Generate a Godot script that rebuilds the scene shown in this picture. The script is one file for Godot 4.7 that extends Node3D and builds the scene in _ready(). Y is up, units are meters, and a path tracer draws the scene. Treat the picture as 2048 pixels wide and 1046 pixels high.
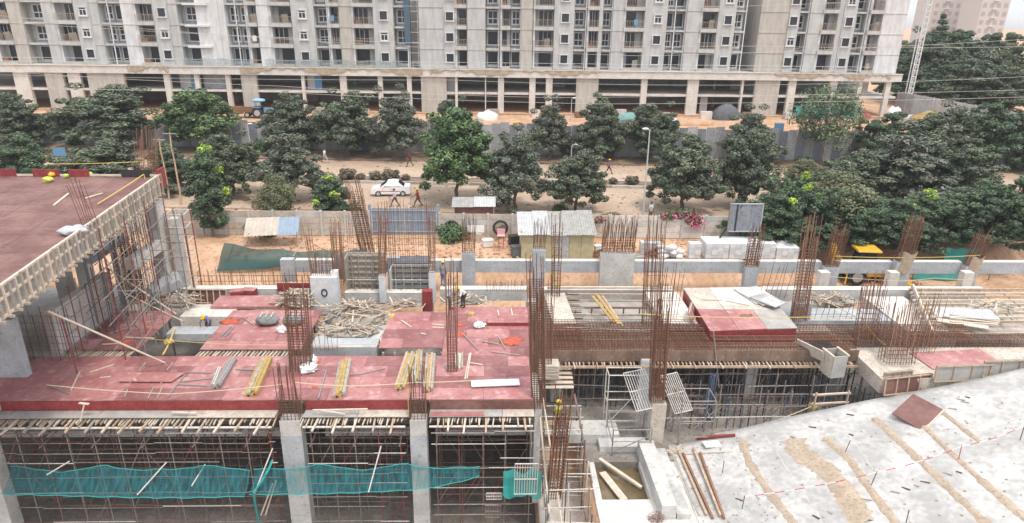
extends Node3D
# A building site seen from a high floor: half-built decks, rebar and scaffolds in front, a dusty road with trees behind, and an unfinished block of flats beyond it.
# Metres, y up; street level is y = 0, the deck of the new building lies at y = 0.8.

var M := {}
var taken := {}
var boxes := {}
var rod: CylinderMesh
var rng := RandomNumberGenerator.new()

func numbered(called: String) -> String:
	var n: int = taken.get(called, 0)
	taken[called] = n + 1
	return called if n == 0 else "%s_%03d" % [called, n]

func thing(called: String, label: String, category: String, at := Vector3.ZERO, turn := 0.0, group := "") -> Node3D:
	var o := Node3D.new()
	o.name = numbered(called)
	add_child(o)
	o.position = at
	o.rotation.y = turn
	mark(o, label, category, group)
	return o

func mark(o: Node, label: String, category: String, group := "", kind := "") -> void:
	if label: o.set_meta("label", label)
	if category: o.set_meta("category", category)
	if group: o.set_meta("group", group)
	elif o.has_meta("group"): o.remove_meta("group")
	if kind: o.set_meta("kind", kind)

func part(parent: Node, called: String, mesh: Mesh, mat: Material, xf := Transform3D.IDENTITY) -> MeshInstance3D:
	var o := MeshInstance3D.new()
	o.name = called if parent != self else numbered(called)
	o.mesh = mesh
	o.material_override = mat
	o.transform = xf
	parent.add_child(o, true)
	return o

func struct(called: String, mesh: Mesh, mat: Material, xf := Transform3D.IDENTITY) -> MeshInstance3D:
	var o := part(self, called, mesh, mat, xf)
	o.set_meta("kind", "structure")
	return o

func copy(o: Node3D, label: String, at: Vector3, turn := 0.0, scl := Vector3.ONE, group := "") -> Node3D:
	var c: Node3D = o.duplicate()
	c.name = numbered(String(o.name).rstrip("0123456789").rstrip("_"))
	add_child(c)
	c.transform = Transform3D(Basis(Vector3.UP, turn).scaled_local(scl), at)
	if label: c.set_meta("label", label)
	if group: c.set_meta("group", group)
	return c

func box_mesh(s: Vector3) -> Mesh:
	var k := "%.2f %.2f %.2f" % [s.x, s.y, s.z]
	if not boxes.has(k):
		var b := BoxMesh.new()
		b.size = s
		boxes[k] = b
	return boxes[k]

func box(parent: Node, called: String, at: Vector3, s: Vector3, mat: Material, turn := 0.0) -> MeshInstance3D:
	return part(parent, called, box_mesh(s), mat, Transform3D(Basis(Vector3.UP, turn), at))

func boxr(parent: Node, called: String, at: Vector3, s: Vector3, mat: Material, rot: Vector3) -> MeshInstance3D:
	return part(parent, called, box_mesh(s), mat, Transform3D(Basis.from_euler(rot), at))

# a box that spans two corners
func span(parent: Node, called: String, a: Vector3, b: Vector3, mat: Material) -> MeshInstance3D:
	return box(parent, called, (a + b) / 2, (b - a).abs(), mat)

func along(a: Vector3, b: Vector3, r: float, r2 := 0.0) -> Transform3D:
	var d := b - a
	var y := d.normalized()
	var x := y.cross(Vector3(0, 0, 1) if absf(y.z) < 0.9 else Vector3(1, 0, 0)).normalized()
	var z := x.cross(y)
	return Transform3D(Basis(x * r, d, z * (r2 if r2 > 0 else r)), (a + b) / 2)

func bar(parent: Node, called: String, a: Vector3, b: Vector3, r: float, mat: Material) -> MeshInstance3D:
	return part(parent, called, rod, mat, along(a, b, r))

# a squared timber from a to b: width w (sideways), height h
func plank(parent: Node, called: String, a: Vector3, b: Vector3, w: float, h: float, mat: Material) -> MeshInstance3D:
	var d := b - a
	var y := d.normalized()
	var x := y.cross(Vector3.UP)
	x = x.normalized() if x.length() > 0.01 else Vector3(1, 0, 0)
	var z := x.cross(y)
	return part(parent, called, box_mesh(Vector3.ONE), mat, Transform3D(Basis(x * w, d, z * h), (a + b) / 2))

func st() -> SurfaceTool:
	var s := SurfaceTool.new()
	s.begin(Mesh.PRIMITIVE_TRIANGLES)
	s.set_smooth_group(-1)
	return s

func quad(s: SurfaceTool, a: Vector3, b: Vector3, c: Vector3, d: Vector3) -> void:
	for p in [a, b, c, a, c, d]: s.add_vertex(p)

func done(s: SurfaceTool) -> ArrayMesh:
	s.generate_normals()
	return s.commit()

func add_box(s: SurfaceTool, c: Vector3, e: Vector3, bs := Basis.IDENTITY) -> void:
	var h := e / 2
	var v: Array[Vector3] = []
	for i in 8:
		v.append(c + bs * Vector3(h.x if i & 1 else -h.x, h.y if i & 2 else -h.y, h.z if i & 4 else -h.z))
	for f in [[0, 1, 3, 2], [5, 4, 6, 7], [4, 0, 2, 6], [1, 5, 7, 3], [2, 3, 7, 6], [4, 5, 1, 0]]:
		quad(s, v[f[3]], v[f[2]], v[f[1]], v[f[0]])

func add_rod(s: SurfaceTool, a: Vector3, b: Vector3, r: float, n := 5, r2 := -1.0) -> void:
	var t := along(a, b, 1.0)
	if r2 < 0: r2 = r
	for i in n:
		var p := TAU * i / n
		var q := TAU * (i + 1) / n
		var e := t.basis.x * cos(p) + t.basis.z * sin(p)
		var f := t.basis.x * cos(q) + t.basis.z * sin(q)
		quad(s, a + e * r, a + f * r, b + f * r2, b + e * r2)

func add_path(s: SurfaceTool, pts: Array, r: float, n := 5) -> void:
	for i in pts.size() - 1: add_rod(s, pts[i], pts[i + 1], r, n)

# a rope or cable hanging between points, one mesh
func rope(parent: Node, called: String, pts: Array, r: float, sag: float, mat: Material) -> MeshInstance3D:
	var s := st()
	for i in pts.size() - 1:
		var a: Vector3 = pts[i]
		var b: Vector3 = pts[i + 1]
		var prev := a
		for k in range(1, 13):
			var t := k / 12.0
			var q := a.lerp(b, t) - Vector3(0, 4 * sag * t * (1 - t), 0)
			add_rod(s, prev, q, r, 5)
			prev = q
	return part(parent, called, done(s), mat)

# a flat outline in x/z, extruded from y0 to y1
func prism(pts: PackedVector2Array, y0: float, y1: float) -> ArrayMesh:
	var s := st()
	var idx := Geometry2D.triangulate_polygon(pts)
	for i in range(0, idx.size(), 3):
		for k in [0, 1, 2]: s.add_vertex(Vector3(pts[idx[i + k]].x, y1, pts[idx[i + k]].y))
		for k in [2, 1, 0]: s.add_vertex(Vector3(pts[idx[i + k]].x, y0, pts[idx[i + k]].y))
	for i in pts.size():
		var a := pts[i]
		var b := pts[(i + 1) % pts.size()]
		quad(s, Vector3(a.x, y0, a.y), Vector3(b.x, y0, b.y), Vector3(b.x, y1, b.y), Vector3(a.x, y1, a.y))
	return done(s)

# a side outline in x/y, extruded along z from -w/2 to w/2, with the upper rim drawn in by `tuck`
func side_prism(pts: PackedVector2Array, w: float, tuck := 0.0, ytuck := 0.0) -> ArrayMesh:
	var s := st()
	var idx := Geometry2D.triangulate_polygon(pts)
	var hw := func(p: Vector2) -> float: return w / 2 - (tuck if p.y > ytuck else 0.0)
	for sg in [-1.0, 1.0]:
		for i in range(0, idx.size(), 3):
			for k in ([0, 1, 2] if sg > 0 else [2, 1, 0]):
				var p := pts[idx[i + k]]
				s.add_vertex(Vector3(p.x, p.y, sg * hw.call(p)))
	for i in pts.size():
		var a := pts[i]
		var b := pts[(i + 1) % pts.size()]
		quad(s, Vector3(a.x, a.y, -hw.call(a)), Vector3(b.x, b.y, -hw.call(b)), Vector3(b.x, b.y, hw.call(b)), Vector3(a.x, a.y, hw.call(a)))
	return done(s)

# a low heap or sack: a squashed lump with an uneven skin
func lump(r: Vector3, seed_: int, rough := 0.18, nu := 12, nv := 7) -> ArrayMesh:
	var n := FastNoiseLite.new()
	n.seed = seed_
	n.frequency = 0.9
	var s := st()
	s.set_smooth_group(0)
	var at := func(i: int, j: int) -> Vector3:
		var t := TAU * (i % nu) / nu
		var p := PI * (float(j) / nv - 0.5)
		var d := Vector3(cos(p) * cos(t), sin(p), cos(p) * sin(t))
		var k := 1.0 + rough * 2.0 * n.get_noise_3dv(d * 2.0 + Vector3(seed_, 0, 0))
		return Vector3(d.x * r.x, d.y * r.y, d.z * r.z) * k
	for i in nu:
		for j in nv:
			quad(s, at.call(i, j), at.call(i, j + 1), at.call(i + 1, j + 1), at.call(i + 1, j))
	s.index()
	s.generate_normals()
	return s.commit()

# a sheet of cloth or net over a grid of points (rows of equal length)
func sheet(rows: Array) -> ArrayMesh:
	var s := st()
	s.set_smooth_group(0)
	for i in rows.size() - 1:
		for j in rows[i].size() - 1:
			quad(s, rows[i][j], rows[i][j + 1], rows[i + 1][j + 1], rows[i + 1][j])
	s.index()
	s.generate_normals()
	return s.commit()

# labels that single out alike things: by the landmark each lies nearest to, then by order from the left
func singled(one: String, many: String, pts: Array, marks: Array) -> Array:
	var by := {}
	for i in pts.size():
		var best := 0
		for k in marks.size():
			if pts[i].distance_to(marks[k][1]) < pts[i].distance_to(marks[best][1]): best = k
		if not by.has(best): by[best] = []
		by[best].append(i)
	var out := []
	out.resize(pts.size())
	var nth := ["leftmost", "second from left", "third from left", "fourth from left", "fifth from left", "sixth from left", "seventh from left", "eighth from left"]
	for k in by:
		var l: Array = by[k]
		l.sort_custom(func(a, b): return pts[a].x / -pts[a].z < pts[b].x / -pts[b].z)
		for n in l.size():
			out[l[n]] = ("%s near %s" % [one, marks[k][0]]) if l.size() == 1 else ("%s of the %s near %s" % [nth[n] if n < l.size() - 1 else "rightmost", many, marks[k][0]])
	return out

# ---- materials -------------------------------------------------------------------------------------------------
func lin(r: float, g: float, b: float) -> Color:
	return Color(r, g, b).linear_to_srgb()

# two base colours mixed by coarse and fine noise, plus specks of a third
func tex(a: Color, b: Color, seed_: int, coarse := 0.006, fine := 0.05, speck := 0.0, c := Color.BLACK, px := 512, stretch := 1.0, contrast := 1.6) -> ImageTexture:
	var n := FastNoiseLite.new()
	n.seed = seed_
	n.noise_type = FastNoiseLite.TYPE_SIMPLEX
	n.fractal_octaves = 4
	n.frequency = coarse
	var w := int(px * stretch)
	var i1 := n.get_seamless_image(w, px)
	n.seed = seed_ + 7
	n.frequency = fine
	n.fractal_octaves = 3
	var i2 := n.get_seamless_image(w, px)
	n.seed = seed_ + 13
	n.frequency = fine * 0.4
	var i3 := n.get_seamless_image(w, px)
	if stretch != 1.0:
		i1.resize(px, px)
		i2.resize(px, px)
		i3.resize(px, px)
	var d1 := i1.get_data()
	var d2 := i2.get_data()
	var d3 := i3.get_data()
	var out := PackedByteArray()
	out.resize(px * px * 3)
	for k in px * px:
		var t := clampf(0.5 + ((d1[k] / 255.0 - 0.5) * 0.75 + (d2[k] / 255.0 - 0.5) * 0.45) * contrast, 0.0, 1.0)
		var col := a.lerp(b, t)
		if speck > 0.0:
			var q := clampf((d3[k] / 255.0 - (1.0 - speck) + .06) * 3.2, 0.0, .8)
			col = col.lerp(c, q)
		out[k * 3] = int(clampf(col.r, 0, 1) * 255)
		out[k * 3 + 1] = int(clampf(col.g, 0, 1) * 255)
		out[k * 3 + 2] = int(clampf(col.b, 0, 1) * 255)
	return ImageTexture.create_from_image(Image.create_from_data(px, px, false, Image.FORMAT_RGB8, out))

func mat(key: String, t: Texture2D, tile: float, rough := 0.85, metal := 0.0, tint := Color.WHITE) -> StandardMaterial3D:
	var m := StandardMaterial3D.new()
	m.albedo_texture = t
	m.albedo_color = tint
	m.roughness = rough
	m.metallic = metal
	m.uv1_triplanar = true
	m.uv1_world_triplanar = true
	m.uv1_scale = Vector3.ONE / tile
	M[key] = m
	return m

func tinted(key: String, from: String, tint: Color) -> void:
	var m: StandardMaterial3D = M[from].duplicate()
	m.albedo_color = tint
	M[key] = m

func plain(key: String, c: Color, rough := 0.7, metal := 0.0) -> StandardMaterial3D:
	var m := StandardMaterial3D.new()
	m.albedo_color = c
	m.roughness = rough
	m.metallic = metal
	M[key] = m
	return m

func make_materials() -> void:
	rod = CylinderMesh.new()
	rod.top_radius = 1.0
	rod.bottom_radius = 1.0
	rod.height = 1.0
	rod.radial_segments = 6
	rod.rings = 1
	var soil := tex(lin(.43, .26, .158), lin(.57, .385, .265), 3, .004, .05, .33, lin(.29, .18, .11), 1024, 1.0, 1.9)
	mat("soil", soil, 16.0, 1.0)
	var dust := tex(lin(.36, .265, .19), lin(.46, .355, .27), 5, .004, .06, .25, lin(.25, .18, .13), 512)
	mat("road", dust, 11.0, 1.0)
	mat("verge", tex(lin(.17, .12, .085), lin(.29, .20, .14), 8, .008, .09, .34, lin(.08, .09, .04)), 7.0, 1.0)
	var conc := tex(lin(.41, .405, .39), lin(.56, .55, .53), 11, .005, .04, .22, lin(.30, .295, .285), 512, 1.0, 1.4)
	mat("concrete", conc, 5.0, .9)
	tinted("concrete_grey", "concrete", Color(.90, .93, .97))
	mat("concrete_pale", tex(lin(.50, .47, .43), lin(.66, .63, .59), 17, .005, .06, .26, lin(.38, .34, .30), 512), 4.5, .95)
	mat("ramp", tex(lin(.33, .325, .32), lin(.53, .525, .51), 19, .0035, .03, .30, lin(.31, .295, .28), 1024, 1.0, 1.9), 13.0, .9)
	mat("mud", tex(lin(.055, .048, .04), lin(.095, .082, .07), 16, .006, .05, .25, lin(.12, .105, .09), 256), 5.0, .9)
	mat("floor_dusty_shade", tex(lin(.17, .155, .14), lin(.27, .25, .225), 18, .006, .05, .32, lin(.16, .13, .11), 512), 6.0, .9)  # dusty floor, colour darkened overall to imitate shade under the decks
	mat("plaster", tex(lin(.41, .41, .405), lin(.52, .52, .515), 23, .004, .03, .18, lin(.34, .335, .325), 512, 4.0, 1.7), 9.0, .95)
	tinted("plaster_warm", "plaster", Color(.98, .955, .92))
	tinted("plaster_white", "plaster", Color(1.12, 1.12, 1.13))
	mat("band", tex(lin(.53, .495, .455), lin(.66, .625, .585), 27, .006, .04, .20, lin(.44, .38, .32)), 8.0, .95)
	mat("red_ply", tex(lin(.29, .105, .105), lin(.41, .195, .19), 31, .004, .03, .27, lin(.45, .28, .28), 512, 1.0, 1.5), 6.0, .55)
	tinted("red_ply_b", "red_ply", Color(.86, .84, .84))
	tinted("red_ply_c", "red_ply", Color(1.05, 1.09, 1.08))
	mat("red_edge", tex(lin(.20, .022, .025), lin(.27, .045, .045), 33, .01, .08, .25, lin(.30, .16, .15)), 3.0, .6)
	mat("old_ply", tex(lin(.13, .055, .048), lin(.22, .115, .10), 35, .004, .03, .18, lin(.10, .07, .06), 512), 7.0, .7)
	mat("brown_ply", tex(lin(.13, .085, .062), lin(.22, .15, .115), 36, .006, .05, .25, lin(.27, .20, .16), 256), 3.0, .85)
	mat("dusty_ply", tex(lin(.40, .36, .31), lin(.54, .49, .43), 37, .006, .06, .28, lin(.30, .22, .17)), 4.0, .9)
	mat("grey_ply", tex(lin(.28, .275, .265), lin(.40, .39, .375), 39, .006, .06, .30, lin(.45, .40, .34)), 4.0, .85)
	mat("timber", tex(lin(.36, .26, .175), lin(.52, .40, .29), 41, .01, .09, .26, lin(.26, .18, .12), 256), 1.4, .8)
	mat("timber_pale", tex(lin(.50, .42, .34), lin(.64, .56, .47), 43, .01, .09, .24, lin(.38, .29, .22), 256), 1.4, .85)
	mat("timber_grey", tex(lin(.28, .25, .21), lin(.42, .38, .33), 47, .01, .09, .26, lin(.20, .17, .14), 256), 1.6, .9)
	mat("beam_yellow", tex(lin(.34, .22, .07), lin(.46, .32, .12), 49, .01, .09, .30, lin(.24, .17, .10), 256), 1.5, .7)
	mat("rust", tex(lin(.105, .050, .032), lin(.19, .085, .05), 51, .02, .12, .30, lin(.075, .04, .03), 256), 1.2, .85, .1)
	mat("rust_light", tex(lin(.20, .105, .065), lin(.29, .16, .10), 53, .02, .12, .30, lin(.12, .06, .04), 256), 1.2, .9, .05)
	mat("tube", tex(lin(.22, .215, .21), lin(.36, .35, .34), 57, .02, .10, .35, lin(.20, .10, .06), 256), 1.6, .55, .35)
	mat("tube_rust_and_shade", tex(lin(.17, .12, .10), lin(.28, .21, .18), 59, .02, .10, .35, lin(.16, .07, .045), 256), 1.6, .7, .2)  # rusty tubes; its dark tone also paints shade on rear scaffold rows
	mat("tube_pale", tex(lin(.50, .48, .45), lin(.64, .62, .59), 61, .02, .10, .30, lin(.30, .24, .19), 256), 1.6, .6, .1)
	mat("tube_blue", tex(lin(.05, .075, .13), lin(.10, .135, .20), 63, .02, .10, .3, lin(.15, .13, .11), 256), 1.6, .5, .1)
	mat("tube_red", tex(lin(.17, .03, .03), lin(.26, .06, .055), 67, .02, .10, .3, lin(.2, .12, .09), 256), 1.6, .55, .05)
	mat("sheet", tex(lin(.31, .325, .345), lin(.41, .425, .445), 71, .008, .06, .30, lin(.24, .19, .15)), 6.0, .6, .15)
	tinted("sheet_b", "sheet", Color(.84, .86, .90))
	tinted("sheet_c", "sheet", Color(1.12, 1.12, 1.12))
	mat("sheet_blue", tex(lin(.20, .27, .36), lin(.28, .36, .46), 73, .008, .06, .28, lin(.36, .35, .33)), 3.0, .55, .1)
	mat("tin", tex(lin(.42, .44, .46), lin(.56, .57, .58), 75, .008, .06, .30, lin(.34, .26, .20)), 3.0, .5, .2)
	mat("old_tin", tex(lin(.26, .265, .26), lin(.40, .40, .385), 76, .008, .05, .33, lin(.27, .21, .165)), 3.0, .65, .1)
	mat("shed_wall", tex(lin(.40, .35, .20), lin(.50, .45, .29), 77, .008, .06, .28, lin(.36, .33, .28)), 3.0, .7)
	mat("bark", tex(lin(.14, .105, .08), lin(.24, .185, .145), 79, .02, .12, .3, lin(.09, .07, .05), 256), 1.2, 1.0)
	mat("jute", tex(lin(.33, .26, .19), lin(.45, .37, .28), 81, .01, .1, .3, lin(.24, .18, .13)), 3.0, 1.0)
	mat("sand", tex(lin(.33, .265, .205), lin(.45, .37, .29), 83, .01, .1, .34, lin(.24, .175, .12), 256), 2.5, 1.0)
	mat("red_dust", tex(lin(.40, .075, .04), lin(.50, .12, .07), 85, .012, .1, .25, lin(.45, .2, .15), 256), 1.0, 1.0)
	mat("block", tex(lin(.52, .54, .56), lin(.63, .645, .66), 87, .01, .1, .25, lin(.44, .44, .43), 256), 2.0, .95)
	mat("white_sheet", tex(lin(.62, .63, .64), lin(.74, .745, .75), 89, .01, .08, .25, lin(.5, .48, .45), 256), 2.0, .6)
	mat("yellow_paint", tex(lin(.60, .34, .02), lin(.72, .44, .05), 91, .01, .08, .25, lin(.4, .26, .09), 256), 2.0, .45)
	mat("blanket", tex(lin(.13, .14, .14), lin(.22, .23, .22), 93, .02, .1, .35, lin(.42, .42, .42), 256), 1.5, .8)
	mat("tarp", tex(lin(.075, .085, .10), lin(.125, .135, .15), 95, .012, .1, .25, lin(.2, .2, .2), 256), 2.0, .7)
	mat("water", tex(lin(.115, .085, .045), lin(.165, .12, .065), 97, .008, .04, .2, lin(.2, .15, .09), 256), 4.0, .08)
	plain("white", lin(.78, .78, .78), .4)
	plain("frame_white", lin(.72, .73, .75), .5)
	plain("galv", lin(.50, .52, .54), .45, .4)
	plain("black", lin(.025, .025, .027), .6)
	plain("rope_yellow", lin(.62, .46, .13), .8)
	plain("rope_pale", lin(.55, .47, .33), .85)
	plain("cable", lin(.52, .48, .44), .6)
	plain("glass_and_dark_inside", lin(.035, .04, .05), .08)  # also the dark panels that stand in for shade inside open windows and doorways
	plain("tyre", lin(.03, .03, .032), .85)
	plain("pipe_grey", lin(.30, .30, .31), .5, .3)
	plain("pink", lin(.65, .10, .25), .8)
	plain("pink_cloth", lin(.62, .36, .38), .8)
	plain("blue_sheet", lin(.12, .28, .45), .6)
	plain("slot_sheet", lin(.07, .115, .16), .7)
	plain("far_pink_haze", lin(.50, .47, .455), .9)  # pale tone has the haze of distance painted into the wall colour
	plain("far_window_haze", lin(.36, .32, .32), .5)  # windows paled likewise, haze put into their colour
	plain("tape_red", lin(.48, .10, .12), .7)
	plain("tape_white", lin(.70, .70, .70), .7)
	plain("lime", lin(.48, .56, .10), .8)
	plain("car_white", lin(.74, .75, .77), .25)
	plain("lamp_red", lin(.45, .03, .03), .3)
	plain("lamp_clear", lin(.65, .66, .68), .15)
	for n in [["net", Color(.015, .17, .20), .55], ["net_teal", Color(.03, .34, .33), .88], ["net_far", Color(.20, .42, .42), .72], ["net_green", Color(.015, .085, .085), .82], ["net_grey", Color(.30, .38, .40), .45]]:
		var m := plain(n[0], lin(n[1].r, n[1].g, n[1].b), .9)
		m.albedo_color.a = n[2]
		m.transparency = BaseMaterial3D.TRANSPARENCY_ALPHA
	# netting: threads bunch and thin out, so its cover varies along and across the folds
	var nn := FastNoiseLite.new()
	nn.seed = 5
	nn.frequency = .03
	var ni := nn.get_seamless_image(512, 128)
	ni.resize(128, 128)
	var na := Image.create(128, 128, false, Image.FORMAT_RGBA8)
	for y in 128:
		for x in 128:
			var v := ni.get_pixel(x, y).r
			na.set_pixel(x, y, Color(.8 + .2 * v, .8 + .2 * v, .8 + .2 * v, clampf(.58 + (v - .5) * .75, .3, .9)))
	for n in ["net", "net_grey"]:
		var m: StandardMaterial3D = M[n]
		m.albedo_texture = ImageTexture.create_from_image(na)
		m.albedo_color.a = minf(1.0, m.albedo_color.a * 1.6)
		m.uv1_triplanar = true
		m.uv1_world_triplanar = true
		m.uv1_scale = Vector3.ONE / 2.6
	var leaf := StandardMaterial3D.new()
	leaf.vertex_color_use_as_albedo = true
	leaf.roughness = .75
	leaf.backlight_enabled = true
	leaf.backlight = Color(.12, .16, .05)
	M["leaf"] = leaf
	var skin := StandardMaterial3D.new()
	skin.vertex_color_use_as_albedo = true
	skin.roughness = .85
	M["figure"] = skin

func _ready() -> void:
	# camera
	var cam := Camera3D.new()
	cam.name = "camera"
	cam.position = Vector3(0, 18, 0)
	cam.rotation_degrees = Vector3(-20.5, -1.8, 0.8)
	cam.fov = 42.27
	cam.near = 0.1
	cam.far = 2000.0
	add_child(cam)
	cam.current = true
	# a bright, thinly overcast sky and a weak, wide sun high to the left behind the camera
	var sky_mat := ProceduralSkyMaterial.new()
	sky_mat.sky_top_color = Color(.96, .97, 1.0)
	sky_mat.sky_horizon_color = Color(.78, .79, .80)
	sky_mat.sky_curve = .25
	sky_mat.ground_bottom_color = Color(.42, .38, .34)
	sky_mat.ground_horizon_color = Color(.80, .80, .80)
	var sky := Sky.new()
	sky.sky_material = sky_mat
	var env := Environment.new()
	env.background_mode = Environment.BG_SKY
	env.sky = sky
	env.background_energy_multiplier = 1.0
	env.tonemap_mode = Environment.TONE_MAPPER_LINEAR
	env.tonemap_exposure = 1.8
	env.sdfgi_enabled = true
	env.ssao_enabled = true
	env.ssil_enabled = true
	env.fog_enabled = true
	env.fog_density = 0.0003
	env.fog_light_color = Color(.86, .88, .91)
	var we := WorldEnvironment.new()
	we.name = "environment"
	we.environment = env
	add_child(we)
	var sun := DirectionalLight3D.new()
	sun.name = "sun"
	sun.light_energy = 0.5
	sun.light_angular_distance = 14.0
	sun.light_color = Color(1.0, .96, .90)
	sun.shadow_enabled = true
	sun.rotation_degrees = Vector3(-66, 35, 0)
	add_child(sun)
	rng.seed = 4711
	make_materials()
	print("materials ", Time.get_ticks_msec())
	build_ground()
	build_block_of_flats()
	print("flats ", Time.get_ticks_msec())
	build_street()
	build_trees()
	print("trees ", Time.get_ticks_msec())
	build_wall_side()
	build_left_block()
	build_deck()
	build_front_scaffold()
	print("deck ", Time.get_ticks_msec())
	build_back_frame()
	build_right_site()
	build_ramp()
	print("site ", Time.get_ticks_msec())
	build_rebar()
	build_clutter()
	build_vehicles()
	build_people()
	build_ropes()
	print("all ", Time.get_ticks_msec())

func fence_z(x: float) -> float:
	return -88.6 + 0.075 * x

func road_z(x: float, z0: float) -> float:
	return z0 + 0.05 * x

func ground_height(x: float, z: float) -> float:
	if z < fence_z(x) - 0.6:
		return 3.1 if z < fence_z(x) - 2.5 or z < fence_z(x) - 0.9 else 2.6
	if z < -53.5: return 0.0
	if z < -46.6:                                        # the bank of bare earth down into the excavation
		var near := 0.0
		if z > -48.9: near = lerpf(0.0, -1.5, clampf((z + 48.9) / 2.3, 0, 1))
		var u := clampf((z + 53.5) / 2.5, 0, 1)
		var yard := lerpf(0.0, -1.75, u * u * (3 - 2 * u))
		return lerpf(near, yard, clampf((x - 24.0) / 2.0, 0, 1))
	if z < -42.0 and x > -16.0: return lerpf(-1.5, -2.75, clampf((z + 46.6) / 4.0, 0, 1)) if x < 24 else lerpf(-1.75, -2.75, clampf((z + 45.0) / 3.0, 0, 1))
	if x > 4.98 and x < 7.22 and z > -27.4 and z < -24.7: return -3.6
	if z > -40.0 and x < 2.4 and x > -40: return -7.8
	if z > -29.5 and x < 4.6 and x > -40: return -5.6
	return -2.9

func build_ground() -> void:
	var xs: Array[float] = []
	for v in [-600, -350, -220, -150, -120, -100]: xs.append(v)
	var x := -90.0
	while x < 90.0:
		xs.append(x)
		x += 1.5
	xs.append(2.38); xs.append(2.42); xs.append(4.58); xs.append(4.62); xs.append(4.7); xs.append(4.97); xs.append(4.99); xs.append(7.21); xs.append(7.23)
	for v in [90, 100, 120, 150, 220, 350, 600]: xs.append(v)
	xs.sort()
	var zs: Array[float] = [60.0, 20.0, 0.0, -10.0, -16.0]
	var z := -20.0
	while z > -112.0:
		zs.append(z)
		z -= 0.75
	for v in [-24.69, -24.71, -27.39, -27.41, -29.49, -29.51, -39.98, -40.02, -46.59, -46.62, -42.02, -41.98, -112, -130, -160, -220, -320, -500, -800]: zs.append(v)
	zs.sort()
	var n := FastNoiseLite.new()
	n.seed = 6
	n.frequency = .22
	var s := st()
	s.set_smooth_group(0)
	for j in zs.size():
		for i in xs.size():
			var h := ground_height(xs[i], zs[j])
			if h > -2.8 and zs[j] < -46: h += n.get_noise_2d(xs[i], zs[j]) * (.10 if h > -.05 else .22) - .06
			s.set_uv(Vector2(xs[i], zs[j]))
			s.add_vertex(Vector3(xs[i], h, zs[j]))
	for j in zs.size() - 1:
		for i in xs.size() - 1:
			var a := j * xs.size() + i
			for k in [a, a + 1, a + xs.size() + 1, a, a + xs.size() + 1, a + xs.size()]: s.add_index(k)
	s.generate_normals()
	struct("ground", s.commit(), M.soil)
	# the two dusty carriageways and the raised median between them
	for r in [["road", -61.0, -71.4], ["road", -74.0, -82.6]]:
		var q := st()
		q.set_smooth_group(0)
		for i in 60:
			var xa := -150.0 + i * 5.0
			var xb := xa + 5.0
			quad(q, Vector3(xa, .03, road_z(xa, r[2])), Vector3(xb, .03, road_z(xb, r[2])), Vector3(xb, .03, road_z(xb, r[1])), Vector3(xa, .03, road_z(xa, r[1])))
		struct(r[0], done(q), M.road)
	var med := struct("median", prism(PackedVector2Array([Vector2(-150, road_z(-150, -71.7)), Vector2(150, road_z(150, -71.7)), Vector2(150, road_z(150, -73.7)), Vector2(-150, road_z(-150, -73.7))]), -.05, .20), M.verge)
	# kerb stones along both sides of the median, one by one
	for e in [-71.55, -73.85]:
		for i in 66:
			var xa := -56.0 + i * 1.7
			box(med, "kerb_stone", Vector3(xa, .12, road_z(xa, e)), Vector3(1.66, .30 + .02 * (i % 3), .22), M.concrete if i % 4 else M.timber_grey, -0.05)
	struct("pavement", prism(PackedVector2Array([Vector2(-150, road_z(-150, -60.8)), Vector2(150, road_z(150, -60.8)), Vector2(150, -56.2), Vector2(-150, -56.2)]), -.1, .10), M.road)
	struct("verge", prism(PackedVector2Array([Vector2(-150, fence_z(-150) + .1), Vector2(150, fence_z(150) + .1), Vector2(150, road_z(150, -83.2)), Vector2(-150, road_z(-150, -83.2))]), -.1, .09), M.verge)
	# cast floor of the lower storey, stepping down to the front basement
	var pf := struct("pit_floor", prism(PackedVector2Array([Vector2(-30, -46.4), Vector2(45, -46.4), Vector2(45, -27.4), Vector2(4.7, -27.4), Vector2(4.7, -31.3), Vector2(-30, -31.3)]), -3.1, -2.7), M.floor_dusty_shade)
	part(pf, "apron", prism(PackedVector2Array([Vector2(7.2, -27.395), Vector2(45, -27.395), Vector2(45, -14), Vector2(4.7, -14), Vector2(4.7, -24.7), Vector2(7.2, -24.7)]), -3.1, -2.703), M.concrete_pale)
	part(pf, "sump_wall", prism(PackedVector2Array([Vector2(4.7, -27.39), Vector2(5.0, -27.39), Vector2(5.0, -24.705), Vector2(4.7, -24.705)]), -3.7, -2.697), M.concrete)
	var wt := struct("sump_water", prism(PackedVector2Array([Vector2(5.0, -27.38), Vector2(7.2, -27.38), Vector2(7.2, -24.71), Vector2(5.0, -24.71)]), -3.5, -3.05), M.water)
	mark(wt, "brown water standing in the square sump", "")
	struct("basement_floor", prism(PackedVector2Array([Vector2(-36, -40), Vector2(2.35, -40), Vector2(2.35, -10), Vector2(-36, -10)]), -7.9, -7.6), M.floor_dusty_shade)
	struct("shaft_floor", prism(PackedVector2Array([Vector2(2.37, -31.25), Vector2(4.66, -31.25), Vector2(4.66, -10), Vector2(2.37, -10)]), -5.7, -5.3), M.concrete_pale)

# The unfinished block of flats: a two-storey podium and three towers on it. Front of the towers at z = -105.
const FRONT := -105.0
const STOREY := 2.9
const FLOORS := 5
const TERRACE := 9.5

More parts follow.
